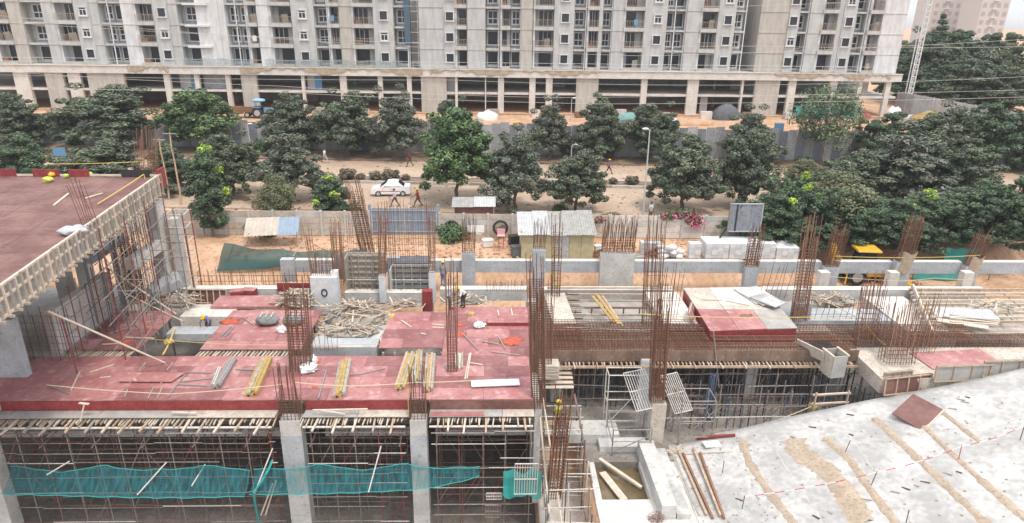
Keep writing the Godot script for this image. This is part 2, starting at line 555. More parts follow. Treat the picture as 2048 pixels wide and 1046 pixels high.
func white_window(parent: Node, x0: float, x1: float, y0: float, y1: float, z: float, kind: int, called := "window") -> void:
	# kind 0 an unglazed opening, its shaded inside painted as a dark panel, 1 small window with a transom, 2 tall four-pane window; each with a raised surround
	var c := Vector3((x0 + x1) / 2, (y0 + y1) / 2, z)
	var w := x1 - x0
	var h := y1 - y0
	var o := box(parent, called, c + Vector3(0, 0, .03), Vector3(w, h, .05), M.glass_and_dark_inside)  # for kind 0 this dark face replaces the shade of an open room
	for e in [[0, h / 2 + .06, w + .3, .13], [0, -h / 2 - .07, w + .36, .16]]:
		box(o, "sill", Vector3(e[0], e[1], .06), Vector3(e[2], e[3], .22), M.plaster_white)
	for e in [-1, 1]:
		box(o, "surround", Vector3(e * (w / 2 + .07), 0, .05), Vector3(.13, h, .18), M.plaster_white)
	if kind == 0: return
	var f := [[0, h / 2 - .04, w, .09], [0, -h / 2 + .04, w, .09], [-w / 2 + .04, 0, .08, h - .18], [w / 2 - .04, 0, .08, h - .18]]
	if kind == 1: f.append([0, h * .22, w - .16, .09])
	else:
		f.append([0, -h * .08, w - .16, .12])
		f.append([0, 0, .09, h - .18])
	if kind == 1: f.append([0, -h * .14, .07, h * .62])
	for e in f: box(o, "frame", Vector3(e[0], e[1], .04), Vector3(e[2], e[3], .05), M.frame_white)

func railing(parent: Node, x0: float, x1: float, y: float, z: float) -> void:
	var s := st()
	for yy in [.95, .12]: add_box(s, Vector3((x0 + x1) / 2, y + yy, z), Vector3(x1 - x0 - .03, .05, .04))
	var n := maxi(3, int((x1 - x0) / .24))
	for i in n + 1: add_box(s, Vector3(lerpf(x0 + .04, x1 - .04, float(i) / n), y + .5, z), Vector3(.035, .85, .03))
	part(parent, "railing", done(s), M.jute)

# strips: [kind, x0, x1, extra...] at the front; kinds: W wall, V wall with window (extra: window x0, x1), B balcony, R recess with tall window, D deep dark slot, P wall standing proud
func tower(label: String, strips: Array, seed_: int) -> void:
	var x_lo: float = strips[0][1]
	var x_hi: float = strips[-1][2]
	var t := thing("apartment_tower", label, "building", Vector3((x_lo + x_hi) / 2, TERRACE, FRONT), 0, "towers of the block of flats")
	var ox := -(x_lo + x_hi) / 2
	var rg := RandomNumberGenerator.new()
	rg.seed = seed_
	var top := FLOORS * STOREY
	box(t, "core", Vector3(0, top / 2, -9.5), Vector3(x_hi - x_lo - .2, top, 11.0), M.plaster)
	for q in strips:
		var a: float = q[1] + ox
		var b: float = q[2] + ox
		var w := b - a
		var c := (a + b) / 2
		match q[0]:
			"W", "P", "V":
				var pz := .35 if q[0] == "P" else (.12 if q[0] == "V" else 0.0)
				var m: Material = [M.plaster, M.plaster_warm, M.plaster, M.plaster_white][rg.randi() % 4] if q[0] == "W" else (M.plaster_white if q[0] == "P" else M.plaster)
				box(t, "wall", Vector3(c, top / 2, -2.0 + pz / 2), Vector3(w, top, 4.0 + pz), m)
				if q[0] == "W" and w > 1.2:                       # pour joints stand slightly proud at every storey
					for k in FLOORS: box(t, "pour_joint", Vector3(c, k * STOREY + 2.75, .03), Vector3(w - .04, .10, .07), m)
				if q[0] == "V":
					var mid: float = (q[3] + q[4]) / 2 + ox
					for k in FLOORS:
						var kind := 0 if k == 0 or rg.randf() < .35 else 1
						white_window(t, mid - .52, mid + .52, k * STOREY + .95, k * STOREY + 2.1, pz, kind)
				if q[0] == "P":
					for k in FLOORS: box(t, "ledge", Vector3(a + .1, k * STOREY + 2.7, pz + .15), Vector3(w * 1.1, .28, .5), M.white_sheet)
			"B":
				# open balcony: floor slab with a deep edge beam, side cheek, back wall with a doorway, its dark inside painted as a flat pane
				box(t, "back_wall", Vector3(c, top / 2, -2.6), Vector3(w, top, 2.4), M.plaster)
				for k in FLOORS + 1:
					var y := k * STOREY
					var slab := box(t, "balcony", Vector3(c, y + .02, -.55), Vector3(w, .52, 1.7), M.plaster if k else M.plaster_warm)
					if k > 0 and k < FLOORS: railing(slab, -w / 2, w / 2, .26, .7)
				for k in FLOORS:
					var y := k * STOREY + .30
					var dw := minf(w * .62, 2.2)
					var dx := c + (w - dw) / 2 * (1 if rg.randf() < .6 else -1) * .7
					var door := box(t, "doorway", Vector3(dx, y + 1.08, -1.38), Vector3(dw, 2.15, .06), M.glass_and_dark_inside)  # flat dark pane painted in place of the shaded interior
					if k > 0 and rg.randf() < .5:
						for e in [-dw / 6, dw / 6]: box(door, "frame", Vector3(e, 0, .05), Vector3(.07, 2.15, .05), M.frame_white)
				for k in range(0, FLOORS):                         # things left on the balconies: boards, bricks, cloths
					var pick := rg.randi() % 5
					var y := k * STOREY + .28
					if pick == 0: boxr(t, "board", Vector3(c + w * .2, y + .6, -.2), Vector3(.9, 1.3, .05), M.timber_grey, Vector3(.25, .3, .1))
					elif pick == 1: box(t, "brick_pile", Vector3(c - w * .2, y + .3, -.3), Vector3(.8, .6, .5), M.rust_light)
					elif pick == 2: boxr(t, "hung_cloth", Vector3(c + rg.randf_range(-.3, .3), y + .75, .16), Vector3(.6, .8, .04), [M.white_sheet, M.blue_sheet, M.jute, M.pink_cloth][rg.randi() % 4], Vector3(0, 0, .04))
				box(t, "cheek", Vector3(a + .14, top / 2, -.7), Vector3(.26, top, 1.36), M.plaster_white)
			"R":
				box(t, "back_wall", Vector3(c, top / 2, -3.0), Vector3(w, top, 2.4), M.plaster)
				for k in FLOORS:
					var y := k * STOREY
					box(t, "floor_slab", Vector3(c, y - .12, -1.0), Vector3(w, .26, 1.55), M.plaster)
					var ww := minf(w * .7, 1.5)
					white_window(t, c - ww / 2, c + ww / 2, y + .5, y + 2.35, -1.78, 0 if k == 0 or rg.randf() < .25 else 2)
				box(t, "downpipe", Vector3(b - .1, top / 2, -.3), Vector3(.11, top, .11), M.frame_white)
			"D":
				box(t, "back_wall", Vector3(c, top / 2, -3.6), Vector3(w, top, .5), M.concrete)
				for k in FLOORS * 2 + 1: bar(t, "scaffold_tube", Vector3(a, k * STOREY / 2 + .7, -.1), Vector3(b, k * STOREY / 2 + .7, -.1), .035, M.tube_pale)
				for xx in [a + .12, b - .12]: bar(t, "scaffold_tube", Vector3(xx, 0, -.1), Vector3(xx, top, -.1), .035, M.tube_pale)

func build_block_of_flats() -> void:
	var px := {}
	tower("leftmost tower of the block of flats with white ledges and curved corner", [
		["W", -83.48, -81.19], ["B", -81.19, -78.48], ["V", -78.48, -75.97, -77.65, -76.51], ["R", -75.97, -74.18], ["W", -74.18, -72.03], ["B", -72.03, -69.44], ["W", -69.44, -67.58], ["R", -67.58, -64.55], ["W", -64.55, -62.97], ["B", -62.97, -59.94], ["V", -59.94, -57.84, -59.34, -58.05], ["W", -57.84, -56.61], ["R", -56.61, -55.24], ["R", -55.16, -53.35], ["W", -53.35, -51.54], ["B", -51.54, -48.85], ["V", -48.85, -46.75, -48.13, -46.97], ["W", -46.75, -45.44], ["R", -45.44, -42.67], ["P", -42.67, -39.54], ["W", -39.54, -38.66]], 3)
	tower("middle left tower of the block of flats beside the blue sheeted slot", [
		["R", -38.66, -37.13], ["R", -37.05, -35.74], ["B", -35.66, -34.2], ["W", -34.13, -32.37], ["B", -32.37, -29.22], ["V", -29.15, -25.92, -28.15, -26.98], ["R", -25.92, -24], ["B", -23.93, -22.31], ["W", -22.31, -20.54], ["B", -20.54, -17.37], ["V", -17.37, -14.49, -16.46, -15.28], ["R", -14.42, -12.42], ["D", -12.35, -10.87]], 5)
	tower("middle right tower of the block of flats with wide plain wall at its left end", [
		["W", -10.79, -7.16], ["V", -7.16, -5.53, -6.86, -5.75], ["B", -5.53, -3.82], ["W", -3.75, -1.07], ["R", -1, 1.01], ["B", 1.09, 2.58], ["R", 2.65, 4.22], ["W", 4.22, 5.86], ["B", 5.94, 8.93], ["V", 9, 11.92, 9.96, 11.23], ["R", 11.92, 13.79], ["B", 13.87, 15.59], ["W", 15.59, 16.12], ["R", 16.19, 17.62], ["W", 17.62, 19.27], ["B", 19.27, 22.21], ["V", 22.28, 25.6, 23.6, 24.88], ["R", 25.68, 26.96], ["R", 27.03, 28.54], ["W", 28.54, 30.58], ["B", 30.58, 33.08], ["V", 33.16, 35.73, 34.01, 35.22], ["R", 35.81, 37.48]], 8)
	tower("rightmost tower of the block of flats, standing apart behind a dark gap", [
		["W", 39.45, 43.71], ["V", 43.71, 45.23, 43.79, 44.93], ["R", 45.23, 46.83], ["W", 46.83, 48.66], ["B", 48.66, 51.03], ["W", 51.03, 51.79], ["V", 51.79, 53.7, 52.09, 53.24], ["R", 53.78, 55.62], ["B", 55.69, 57.76], ["W", 57.76, 61.37]], 12)
	build_podium()

func build_podium() -> void:
	var x0 := -83.33
	var x1 := 61.36
	var t := thing("podium", "two storey concrete podium with open bays under the block of flats", "building", Vector3(0, 3.1, -103.5))
	var w := x1 - x0
	var c := (x0 + x1) / 2
	box(t, "back_wall", Vector3(c, 2.65, -12.0), Vector3(w, 5.3, .4), M.concrete)
	box(t, "roof_slab", Vector3(c, 6.0, -7.5), Vector3(w, .75, 15), M.plaster)
	box(t, "edge_beam", Vector3(c, 5.85, .10), Vector3(w + .3, 1.05, .35), M.band)
	box(t, "coping", Vector3(c, 6.40, .12), Vector3(w + .4, .09, .55), M.band)
	box(t, "floor_slab", Vector3(c, 2.95, -6.4), Vector3(w, .30, 12.4), M.band)
	box(t, "ground_slab", Vector3(c, .05, -6.0), Vector3(w, .14, 13), M.soil)
	for k in 14: box(t, "inner_wall", Vector3(lerpf(x0 + 3, x1 - 3, (k + .5 * sin(k * 3.1)) / 14.0), 2.7, -9.0 - 1.0 * (k % 3)), Vector3(2.2 if k % 2 else .5, 5.2, .3), M.plaster)
	# columns and shear walls of the front: [x0, x1]
	for q in [[-82.62, -79.05], [-74.77, -73.33], [-69.75, -67.6], [-65.23, -62.64], [-61.99, -60.19], [-59.18, -53.91], [-48.19, -47.32], [-43.76, -43.1], [-39.25, -38.59], [-36.99, -34.72], [-28.21, -27.77], [-22.56, -21.61], [-16.97, -16.31], [-12.69, -12.02], [-10.62, -6.84], [-5.58, -5.21], [-1.13, -0.98], [0.8, 1.69], [5.49, 6.39], [7.96, 8.93], [12.51, 15.81], [22.27, 23.17], [29.27, 30.93], [37.44, 37.74], [39.49, 43.21], [44.58, 45.72], [50.9, 51.97], [55.18, 55.79], [59.47, 60.23]]:
		var cw: float = q[1] - q[0]
		var wide := cw > 2.2
		box(t, "shear_wall" if wide else "column", Vector3((q[0] + q[1]) / 2, 2.70, -.35), Vector3(cw, 5.2, .62), M.plaster_warm if wide else M.band)
	# infill panels standing back in some bays
	for q in [[-46.52, -44.92, 4.4, M.plaster], [-44.92, -43.83, 4.2, M.blue_sheet], [-43.03, -39.32, 4.4, M.sheet], [-27.7, -26.6, 4.4, M.plaster], [-26.6, -25.57, 4.3, M.blue_sheet], [-6.84, -5.66, 4.1, M.plaster], [55.94, 57.55, 4.2, M.plaster_warm], [31.84, 32.98, 1.4, M.plaster], [-65.65, -59.47, 1.35, M.band]]:
		box(t, "infill_panel", Vector3((q[0] + q[1]) / 2, q[2], -1.6), Vector3(q[1] - q[0], 2.5, .15), q[3])
	for q in [1.1, 5.2]: bar(t, "guard_rail", Vector3(x0 + 4, 6.45 + .5 * (1 if q > 2 else 0) + .45, .1), Vector3(x1 - 2, 6.45 + .5 * (1 if q > 2 else 0) + .45, .1), .03, M.tube_pale)
	for k in 42: bar(t, "guard_post", Vector3(lerpf(x0 + 4, x1 - 2, k / 41.0), 6.4, .1), Vector3(lerpf(x0 + 4, x1 - 2, k / 41.0), 7.5, .1), .03, M.tube_pale)
	# cloths hung over the edge beam, each a thing of its own
	var cl := [[250, 330, "short brown cloth hung over podium edge above the left tree"], [470, 640, "long brown cloth hung over podium edge below the railing net"], [640, 830, "sagging brown cloth on podium edge left of the plain wall"], [845, 1010, "wavy brown cloth on podium edge right of the blue sheeted slot"], [1030, 1180, "brown cloth on podium edge near the middle of the block"], [1540, 1690, "brown cloth with deep sag on podium edge of right tower"], [1690, 1780, "last brown cloth at the right corner of the podium edge"]]
	for i in cl.size():
		var xa: float = lerpf(-69.96, 60.91, (cl[i][0] - 20) / 1776.0)
		var xb: float = lerpf(-69.96, 60.91, (cl[i][1] - 20) / 1776.0)
		var rows := []
		for r in 5:
			var row := []
			for k in 25:
				var f := k / 24.0
				var drop := .75 + .35 * sin(f * PI * 2.2 + i) - .3 * sin(f * PI)
				row.append(Vector3(lerpf(xa, xb, f), 9.60 - r / 4.0 * maxf(drop, .25), -103.5 + .33 + .09 * sin(k * 1.7 + i) * r / 4.0 + .015 * r))
			rows.append(row)
		var o := part(self, "hanging_cloth", sheet(rows), M.jute)
		mark(o, cl[i][2], "cloth", "cloths hung over the podium edge")
	# grey-green debris nets on the terrace railing
	var nets := [[360, 500, "grey debris net along terrace railing of the left tower"], [520, 790, "long grey debris net along terrace railing by the middle tower"]]
	for q in nets:
		var xa: float = lerpf(-69.96, 60.91, (q[0] - 20) / 1776.0)
		var xb: float = lerpf(-69.96, 60.91, (q[1] - 20) / 1776.0)
		var rows := []
		for r in 3:
			var row := []
			for k in 21: row.append(Vector3(lerpf(xa, xb, k / 20.0), 9.6 + r * .52 + .05 * sin(k * 1.3) * r, -103.28 + .05 * sin(k * .9 + r)))
			rows.append(row)
		mark(part(self, "debris_net", sheet(rows), M.net_grey), q[2], "net", "debris nets on the terrace")
	# the blue sheet in the dark slot between the middle towers
	mark(box(self, "blue_sheet", Vector3(-12.48, 16.0, -104.9), Vector3(.85, 6.5, .06), M.slot_sheet), "tall blue sheet hanging in the slot between the middle towers", "sheet")
	mark(box(self, "gap_wall", Vector3(40.63, 15.0, -112), Vector3(4.2, 18, 1.0), M.concrete), "dark set back wall filling the gap before the rightmost tower", "wall")

# ---- trees: each a tapered trunk with limbs and a crown of leaf-sized faces --------------------------------------
func add_leaf(s: SurfaceTool, p: Vector3, n: Vector3, size: float, col: Color, rg: RandomNumberGenerator, slim := .5) -> void:
	var u := n.cross(Vector3(rg.randf() - .5, rg.randf() - .5, rg.randf() - .5)).normalized() * size
	var v := n.cross(u).normalized() * size * slim
	var droop := n * size * .18
	s.set_color(col)
	for q in [p - u, p - v + droop, p + v + droop, p + u, p + v + droop, p - v + droop]: s.add_vertex(q)

# blobs: [centre, radius vector, leaves]; colours: list of [linear colour, weight]
func crown_mesh(blobs: Array, leaf_size: float, colours: Array, seed_: int, slim := .5) -> ArrayMesh:
	var rg := RandomNumberGenerator.new()
	rg.seed = seed_
	var s := st()
	var total := 0.0
	for c in colours: total += c[1]
	for b in blobs:
		var r: Vector3 = b[1]
		var tone := rg.randf_range(.78, 1.22)
		for i in int(b[2]):
			var d := Vector3(rg.randfn(), rg.randfn(), rg.randfn()).normalized()
			var k := pow(rg.randf(), .30)
			var p: Vector3 = b[0] + d * r * k
			var n := (d * .7 + Vector3(0, .55, 0) + Vector3(rg.randf() - .5, rg.randf() - .5, rg.randf() - .5) * 1.3).normalized()
			var pick := rg.randf() * total
			var col: Color = colours[0][0]
			for c in colours:
				pick -= c[1]
				if pick <= 0:
					col = c[0]
					break
			var f := tone * rg.randf_range(.8, 1.55)
			add_leaf(s, p, n, leaf_size * rg.randf_range(.7, 1.35), Color(col.r * f, col.g * f, col.b * f), rg, slim)
	return done(s)

func round_blobs(h0: float, w: float, h: float, count: int, each: int, seed_: int, power := 1.0) -> Array:
	# clumps spread over an egg-shaped crown that starts at h0, w wide and h high
	var rg := RandomNumberGenerator.new()
	rg.seed = seed_
	var out := []
	for i in count:
		var f := (i + .5) / count
		var y := 1.0 - 2.0 * f
		var a := i * 2.39996 + rg.randf() * .5
		var rr := pow(maxf(1 - y * y, 0.0), .5 * power)
		var k := rg.randf_range(.45, .86)
		if i % 4 == 0: k *= .5
		var c := Vector3(cos(a) * rr * w / 2 * k, h0 + h / 2 + y * h / 2 * rg.randf_range(.62, .86), sin(a) * rr * w / 2 * k)
		var r := w * rg.randf_range(.13, .22)
		out.append([c, Vector3(r, r * .72, r), each * rg.randf_range(.7, 1.3)])
	return out

# an uneven crown: lobes round the trunk, each a loose cloud of small clumps, with gaps between the lobes
func lobed_blobs(h0: float, w: float, h: float, lobes: int, per: int, each: int, seed_: int) -> Array:
	var rg := RandomNumberGenerator.new()
	rg.seed = seed_
	var out := []
	for l in lobes:
		var a := l * 2.39996 + rg.randf_range(-.5, .5)
		var f := (l + .5) / lobes
		var rad := w * rg.randf_range(.20, .36) * (1.0 - .75 * pow(f, 2.2))
		var c := Vector3(cos(a) * rad, h0 + h * (.16 + .70 * f) + rg.randf_range(-.3, .3), sin(a) * rad)
		var lr := w * rg.randf_range(.14, .21)
		for k in per:
			var d := Vector3(rg.randfn(), rg.randfn() * .8, rg.randfn()) * lr * .62
			var r := w * rg.randf_range(.05, .105)
			out.append([c + d, Vector3(r, r * .7, r), each * rg.randf_range(.6, 1.4)])
	return out

func trunk_mesh(h: float, r: float, blobs: Array, fork: float, seed_: int) -> ArrayMesh:
	var rg := RandomNumberGenerator.new()
	rg.seed = seed_
	var s := st()
	s.set_smooth_group(0)
	var p := Vector3(0, -.15, 0)
	var n := 5
	for i in n:
		var q := Vector3(rg.randf_range(-.1, .1), fork * (i + 1) / n, rg.randf_range(-.1, .1))
		add_rod(s, p, q, lerpf(r, r * .62, float(i) / n), 8, lerpf(r, r * .62, float(i + 1) / n))
		p = q
	var k := 0
	for b in blobs:
		k += 1
		if k % 4: continue
		var c: Vector3 = b[0]
		var m := p.lerp(c, .5) + Vector3(rg.randf_range(-.2, .2), rg.randf_range(-.1, .3), rg.randf_range(-.2, .2))
		add_rod(s, p, m, r * .42, 5, r * .26)
		add_rod(s, m, c, r * .26, 5, r * .08)
	return done(s)

func make_tree(called: String, blobs: Array, leaf: float, colours: Array, seed_: int, r: float, fork: float, lime := [], slim := .5) -> Node3D:
	var t := Node3D.new()
	t.name = called
	part(t, "trunk", trunk_mesh(1, r, blobs, fork, seed_), M.bark)
	var c := part(t, "crown", crown_mesh(blobs, leaf, colours, seed_, slim), M.leaf)
	if lime.size(): part(c, "young_leaves", crown_mesh(lime, leaf * .9, [[Color(.24, .38, .03), 1.0], [Color(.34, .46, .05), 1.0], [Color(.10, .17, .05), .8]], seed_ + 1), M.leaf)
	t.set_meta("category", "tree")
	return t

func plant_tree(proto: Node3D, label: String, at: Vector3, h_to: float, h_from: float, w_to: float, w_from: float, turn: float, group: String) -> void:
	copy(proto, label, at, turn, Vector3(w_to * 1.13 / w_from, h_to * 1.03 / h_from, w_to * 1.13 / w_from), group)

func build_trees() -> void:
	var dusty := [[Color(.062, .098, .052), 3.0], [Color(.10, .118, .075), 2.0], [Color(.155, .145, .115), 1.6], [Color(.04, .062, .036), 1.5]]
	var dusty2 := [[Color(.060, .095, .055), 2.4], [Color(.11, .118, .088), 2.0], [Color(.18, .168, .14), 2.2], [Color(.04, .058, .036), 1.5]]
	var green := [[Color(.055, .105, .045), 3.0], [Color(.10, .16, .06), 1.8], [Color(.035, .066, .032), 2.0], [Color(.19, .24, .08), .7]]
	var deep := [[Color(.048, .088, .046), 3.0], [Color(.08, .125, .06), 2.2], [Color(.028, .050, .028), 2.0], [Color(.11, .12, .08), .8]]
	var olive := [[Color(.115, .125, .062), 2.5], [Color(.175, .175, .105), 1.4], [Color(.07, .085, .042), 2.0]]
	var pale := [[Color(.095, .135, .075), 2.0], [Color(.14, .185, .10), 1.5], [Color(.06, .09, .05), 1.5]]
	# prototypes: crown width 6 and height 7 unless told otherwise
	var ba := lobed_blobs(.5, 6.3, 6.5, 20, 10, 150, 21)
	var bb := lobed_blobs(.6, 6.3, 6.4, 18, 11, 150, 22)
	var bc := lobed_blobs(.4, 6.3, 6.7, 22, 9, 150, 23)
	var bg := lobed_blobs(1.2, 6.5, 5.8, 15, 11, 150, 24)
	var a1 := make_tree("dusty_tree", ba, .125, dusty, 101, .17, 2.1)
	var a2 := make_tree("dusty_tree", bb, .125, dusty2, 102, .17, 2.0)
	var a3 := make_tree("dusty_tree", bc, .125, dusty, 103, .17, 1.7)
	var br := make_tree("green_tree", bg, .135, green, 104, .15, 2.3)
	var dk := make_tree("leafy_tree", lobed_blobs(.2, 6.4, 6.7, 16, 9, 140, 25), .14, deep, 105, .15, 1.4, [], .42)
	var bl := round_blobs(.3, 3.4, 6.7, 30, 300, 26, .5)
	var limeb := [[Vector3(.2, 6.9, .3), Vector3(.55, .35, .5), 120], [Vector3(1.35, 5.0, .9), Vector3(.4, .4, .4), 130], [Vector3(-.3, 3.7, 1.5), Vector3(.35, .35, .3), 90]]
	var col := make_tree("columnar_tree", bl, .13, deep, 106, .11, 2.0, limeb)
	var ol := make_tree("olive_tree", round_blobs(.6, 6.0, 6.4, 34, 330, 27), .14, olive, 107, .13, 1.4)
	var fe := make_tree("feathery_tree", round_blobs(1.8, 6.0, 5.2, 40, 120, 28, .7), .17, pale, 108, .12, 2.2, [], .28)
	var tips := [[Vector3(.4, 7.0, 1.0), Vector3(.6, .45, .5), 90], [Vector3(1.6, 5.6, 2.0), Vector3(.5, .4, .4), 110], [Vector3(-1.4, 5.4, 1.9), Vector3(.45, .35, .4), 80]]
	var tip := make_tree("leafy_tree", lobed_blobs(.2, 6.4, 6.8, 16, 9, 140, 29), .145, deep, 109, .14, 1.4, tips, .42)
	var fir := make_tree("conifer", conifer_blobs(), .24, deep, 110, .2, 4.0, [], .3)
	var g1 := "trees in front of the grey fence"
	var g2 := "trees along the near side of the road"
	var g3 := "leafy trees growing inside the site wall"
	# [proto, label, base, top height, crown width, proto height, proto width]
	var list := [
		[a3, "dusty tree by the grey fence at the far left edge", Vector2(-61.6, -89.46), 6.91, 7.5, g1],
		[a1, "broad dark tree before the beige podium walls on the left", Vector2(-49.98, -89.93), 8.05, 11.8, g1],
		[br, "lighter green tree left of the parked blue tractor", Vector2(-38.2, -89.73), 7.76, 9.8, g1],
		[a3, "first of three alike fence trees right of the tractor", Vector2(-25.93, -88.55), 7.43, 6.9, g1],
		[a1, "fence tree with clear trunk, second right of the tractor", Vector2(-18.4, -86.59), 8.1, 7.4, g1],
		[a2, "fence tree with clear trunk, third right of the tractor", Vector2(-11.9, -85.28), 7.91, 6.4, g1],
		[a1, "small dusty tree half hidden behind the bright green tree", Vector2(-5.1, -85.83), 7.44, 4.9, g1],
		[a2, "lone dusty tree by the fence under the far lamp post", Vector2(7.38, -85.66), 6.82, 5.9, g1],
		[a3, "fence tree left of the teal net heap", Vector2(13.59, -84.97), 7.74, 6.2, g1],
		[a1, "fence tree right of the teal net heap", Vector2(20.18, -85.2), 7.26, 6.8, g1],
		[a2, "dusty fence tree below the dark tarpaulin heap", Vector2(32.21, -83.52), 6.28, 6.7, g1],
		[fe, "tall pale feathery tree before the right tower's podium", Vector2(41.36, -83.24), 10.03, 8.4, g1],
		[dk, "dark tree right of the feathery tree by the fence", Vector2(48.25, -81.74), 6.82, 7.0, g1],
		[a1, "broad fence tree left of the right edge", Vector2(55.02, -81.39), 7.72, 8.5, g1],
		[dk, "dark fence tree at the right edge", Vector2(60.53, -81.57), 8.26, 8.0, g1],
		[a3, "fence tree beyond the right edge of the boundary", Vector2(66.32, -81.19), 8.01, 8.0, g1],
		[dk, "dark roadside tree at the far left edge", Vector2(-47.19, -68.55), 5.46, 6.0, g2],
		[a1, "round dusty roadside tree beside the blue poster", Vector2(-38.99, -67.74), 5.35, 7.3, g2],
		[a3, "small roadside tree behind the rebar of the left block", Vector2(-32.3, -67.3), 4.95, 4.6, g2],
		[a1, "dusty roadside tree under the leaning lamp post", Vector2(-25.93, -66.66), 6.37, 5.8, g2],
		[a2, "wide grey dusted tree left of the white car", Vector2(-19.48, -64.91), 6.58, 6.2, g2],
		[br, "large bright green tree right of the white car", Vector2(-3.46, -65.25), 8.86, 7.7, g2],
		[a2, "dusty roadside tree left of the paired crowns", Vector2(2.17, -62.15), 6.94, 5.7, g2],
		[a1, "dusty roadside tree behind the yellow shed", Vector2(7.94, -61.58), 6.03, 5.4, g2],
		[a1, "wide round roadside tree left of the grey hoarding", Vector2(18.21, -62.45), 7.2, 6.6, g2],
		[a3, "roadside tree standing behind the grey hoarding", Vector2(24.56, -63.44), 7.55, 5.6, g2],
		[a2, "widest dusty roadside tree on the right", Vector2(39.96, -62.85), 7.2, 9.6, g2],
		[col, "slim columnar tree with lime green tips by the left block", Vector2(-23.19, -53.95), 7.13, 3.4, g3],
		[ol, "olive grey tree behind the tin canopy", Vector2(-18.43, -56.34), 4.69, 3.3, g3],
		[col, "slim tree with lime tip left of the blue gate", Vector2(-14.14, -57.72), 4.15, 3.2, g3],
		[tip, "leafy tree with two lime tips above the block stacks", Vector2(24.82, -53.76), 5.45, 5.2, g3],
		[ol, "pale olive tree between the leaning rebar cages", Vector2(28.72, -53.81), 5.77, 5.6, g3],
		[dk, "dark leafy tree behind the yellow backhoe", Vector2(31.7, -52.28), 3.87, 5.4, g3],
		[col, "slim lime tipped tree behind the jute wrapped column", Vector2(35.57, -53.1), 4.36, 3.0, g3],
		[dk, "leafy tree at the right edge beside the grey board", Vector2(39.26, -52.37), 5.01, 5.2, g3],
		[dk, "leafy tree just past the right edge", Vector2(43.13, -52.41), 5.71, 6.0, g3],
		[dk, "low leafy tree at the end of the precast wall", Vector2(21.1, -52.93), 2.98, 3.6, g3],
		[dk, "dense tree filling the gap behind the block stacks", Vector2(23.02, -52.44), 4.45, 5.0, g3],
		[tip, "leafy tree with lime tips between olive tree and backhoe boom", Vector2(26.17, -51.97), 4.93, 5.0, g3],
		[dk, "dense dark tree right behind the backhoe cab", Vector2(29.5, -51.76), 4.41, 5.4, g3],
		[dk, "dense dark tree left of the jute wrapped column", Vector2(33.2, -51.8), 4.23, 5.2, g3],
		[tip, "leafy tree between the jute wrapped columns", Vector2(36.67, -51.84), 4.16, 5.2, g3],
		[dk, "dense tree behind the last column at right", Vector2(40.32, -51.63), 5.51, 5.6, g3],
		[a1, "roadside tree behind the olive tree at right", Vector2(34, -61.88), 6.03, 6.0, g2],
		[a3, "roadside tree left of the grey board at right", Vector2(44.7, -62.07), 6.58, 7.0, g2],
		[ol, "low yellowish tree on the road median at right", Vector2(33.78, -70.93), 3.28, 3.6, g3],
	]
	for i in list.size():
		var q: Array = list[i]
		var p0: Node3D = q[0]
		var hp := 7.2 if p0 != col else 7.0
		var wp := 6.2 if p0 != col else 3.6
		var b: Vector2 = q[2]
		plant_tree(p0, q[1], Vector3(b.x, 0.0, b.y), q[3], hp, q[4], wp, i * 1.93, q[5])
	# the wood beyond the right boundary: crowns one behind another
	var wood := [[75.95, -128, 10.0], [81.68, -132, 12.4], [84.23, -130, 12.0], [90.54, -133, 12.4], [92.77, -130, 12.0], [97.05, -130, 12.0], [76.12, -119, 10.5], [78.54, -117, 10.0], [79.88, -114, 9.6], [82.92, -113, 10.0], [74.39, -121, 9.5], [74.76, -107, 8.0], [77.3, -104, 8.0], [74.52, -112, 7.6]]
	var wp := []
	for q in wood: wp.append(Vector3(q[0], 3, q[1]))
	var wl := singled("dense dark tree of the wood", "dense wood trees", wp, [["the lattice mast", Vector3(68.37, 3, -114)], ["the far pink tower", Vector3(83.92, 3, -132)], ["the right edge", Vector3(89.43, 3, -120)], ["the panel wall", Vector3(73.46, 3, -108)]])
	for wi in wood.size():
		var q: Array = wood[wi]
		var pr: Node3D = [a1, dk, a3][int(absf(q[1])) % 3]
		plant_tree(pr, wl[wi], Vector3(q[0], 3.0, q[1]), q[2], 7.2, 9.5, 6.2, q[0] * .7, "trees of the wood on the right")
	copy(fir, "pointed conifer rising above the wood by the far tower", Vector3(80.93, 3.0, -127), 0.4, Vector3(1.35, .95, 1.35))
	# dusty shrubs on the median
	var sh := make_tree("median_shrub", round_blobs(.0, 2.4, 1.2, 14, 110, 31), .13, [[Color(.12, .095, .07), 3.0], [Color(.17, .13, .10), 2.0], [Color(.05, .07, .03), 1.5]], 131, .04, .3)
	sh.set_meta("category", "shrub")
	var spots := [Vector2(-19.24, -74.66), Vector2(-15.96, -73.8), Vector2(-14.5, -73.61), Vector2(-12.82, -73.42), Vector2(-11.15, -73.24), Vector2(-9.51, -73.28), Vector2(1.38, -72.2), Vector2(10.85, -71.33), Vector2(13.24, -70.95), Vector2(15.27, -70.78), Vector2(18.61, -70.64), Vector2(24.36, -69.92), Vector2(29.66, -69.62)]
	var sp := []
	for b in spots: sp.append(Vector3(b.x, 0, b.y))
	var sl := singled("dusty median shrub", "dusty median shrubs", sp, [["the white car", Vector3(-10.5, 0, -73)], ["the bright green tree", Vector3(-.5, 0, -73)], ["the tall lamp post", Vector3(14, 0, -72)], ["the grey hoarding", Vector3(26, 0, -71)]])
	for i in spots.size():
		var b: Vector2 = spots[i]
		copy(sh, sl[i], Vector3(b.x, .18, road_z(b.x, -72.7)), i * 1.3, Vector3.ONE * (.75 + .25 * sin(i * 2.1)), "dusty shrubs on the median")
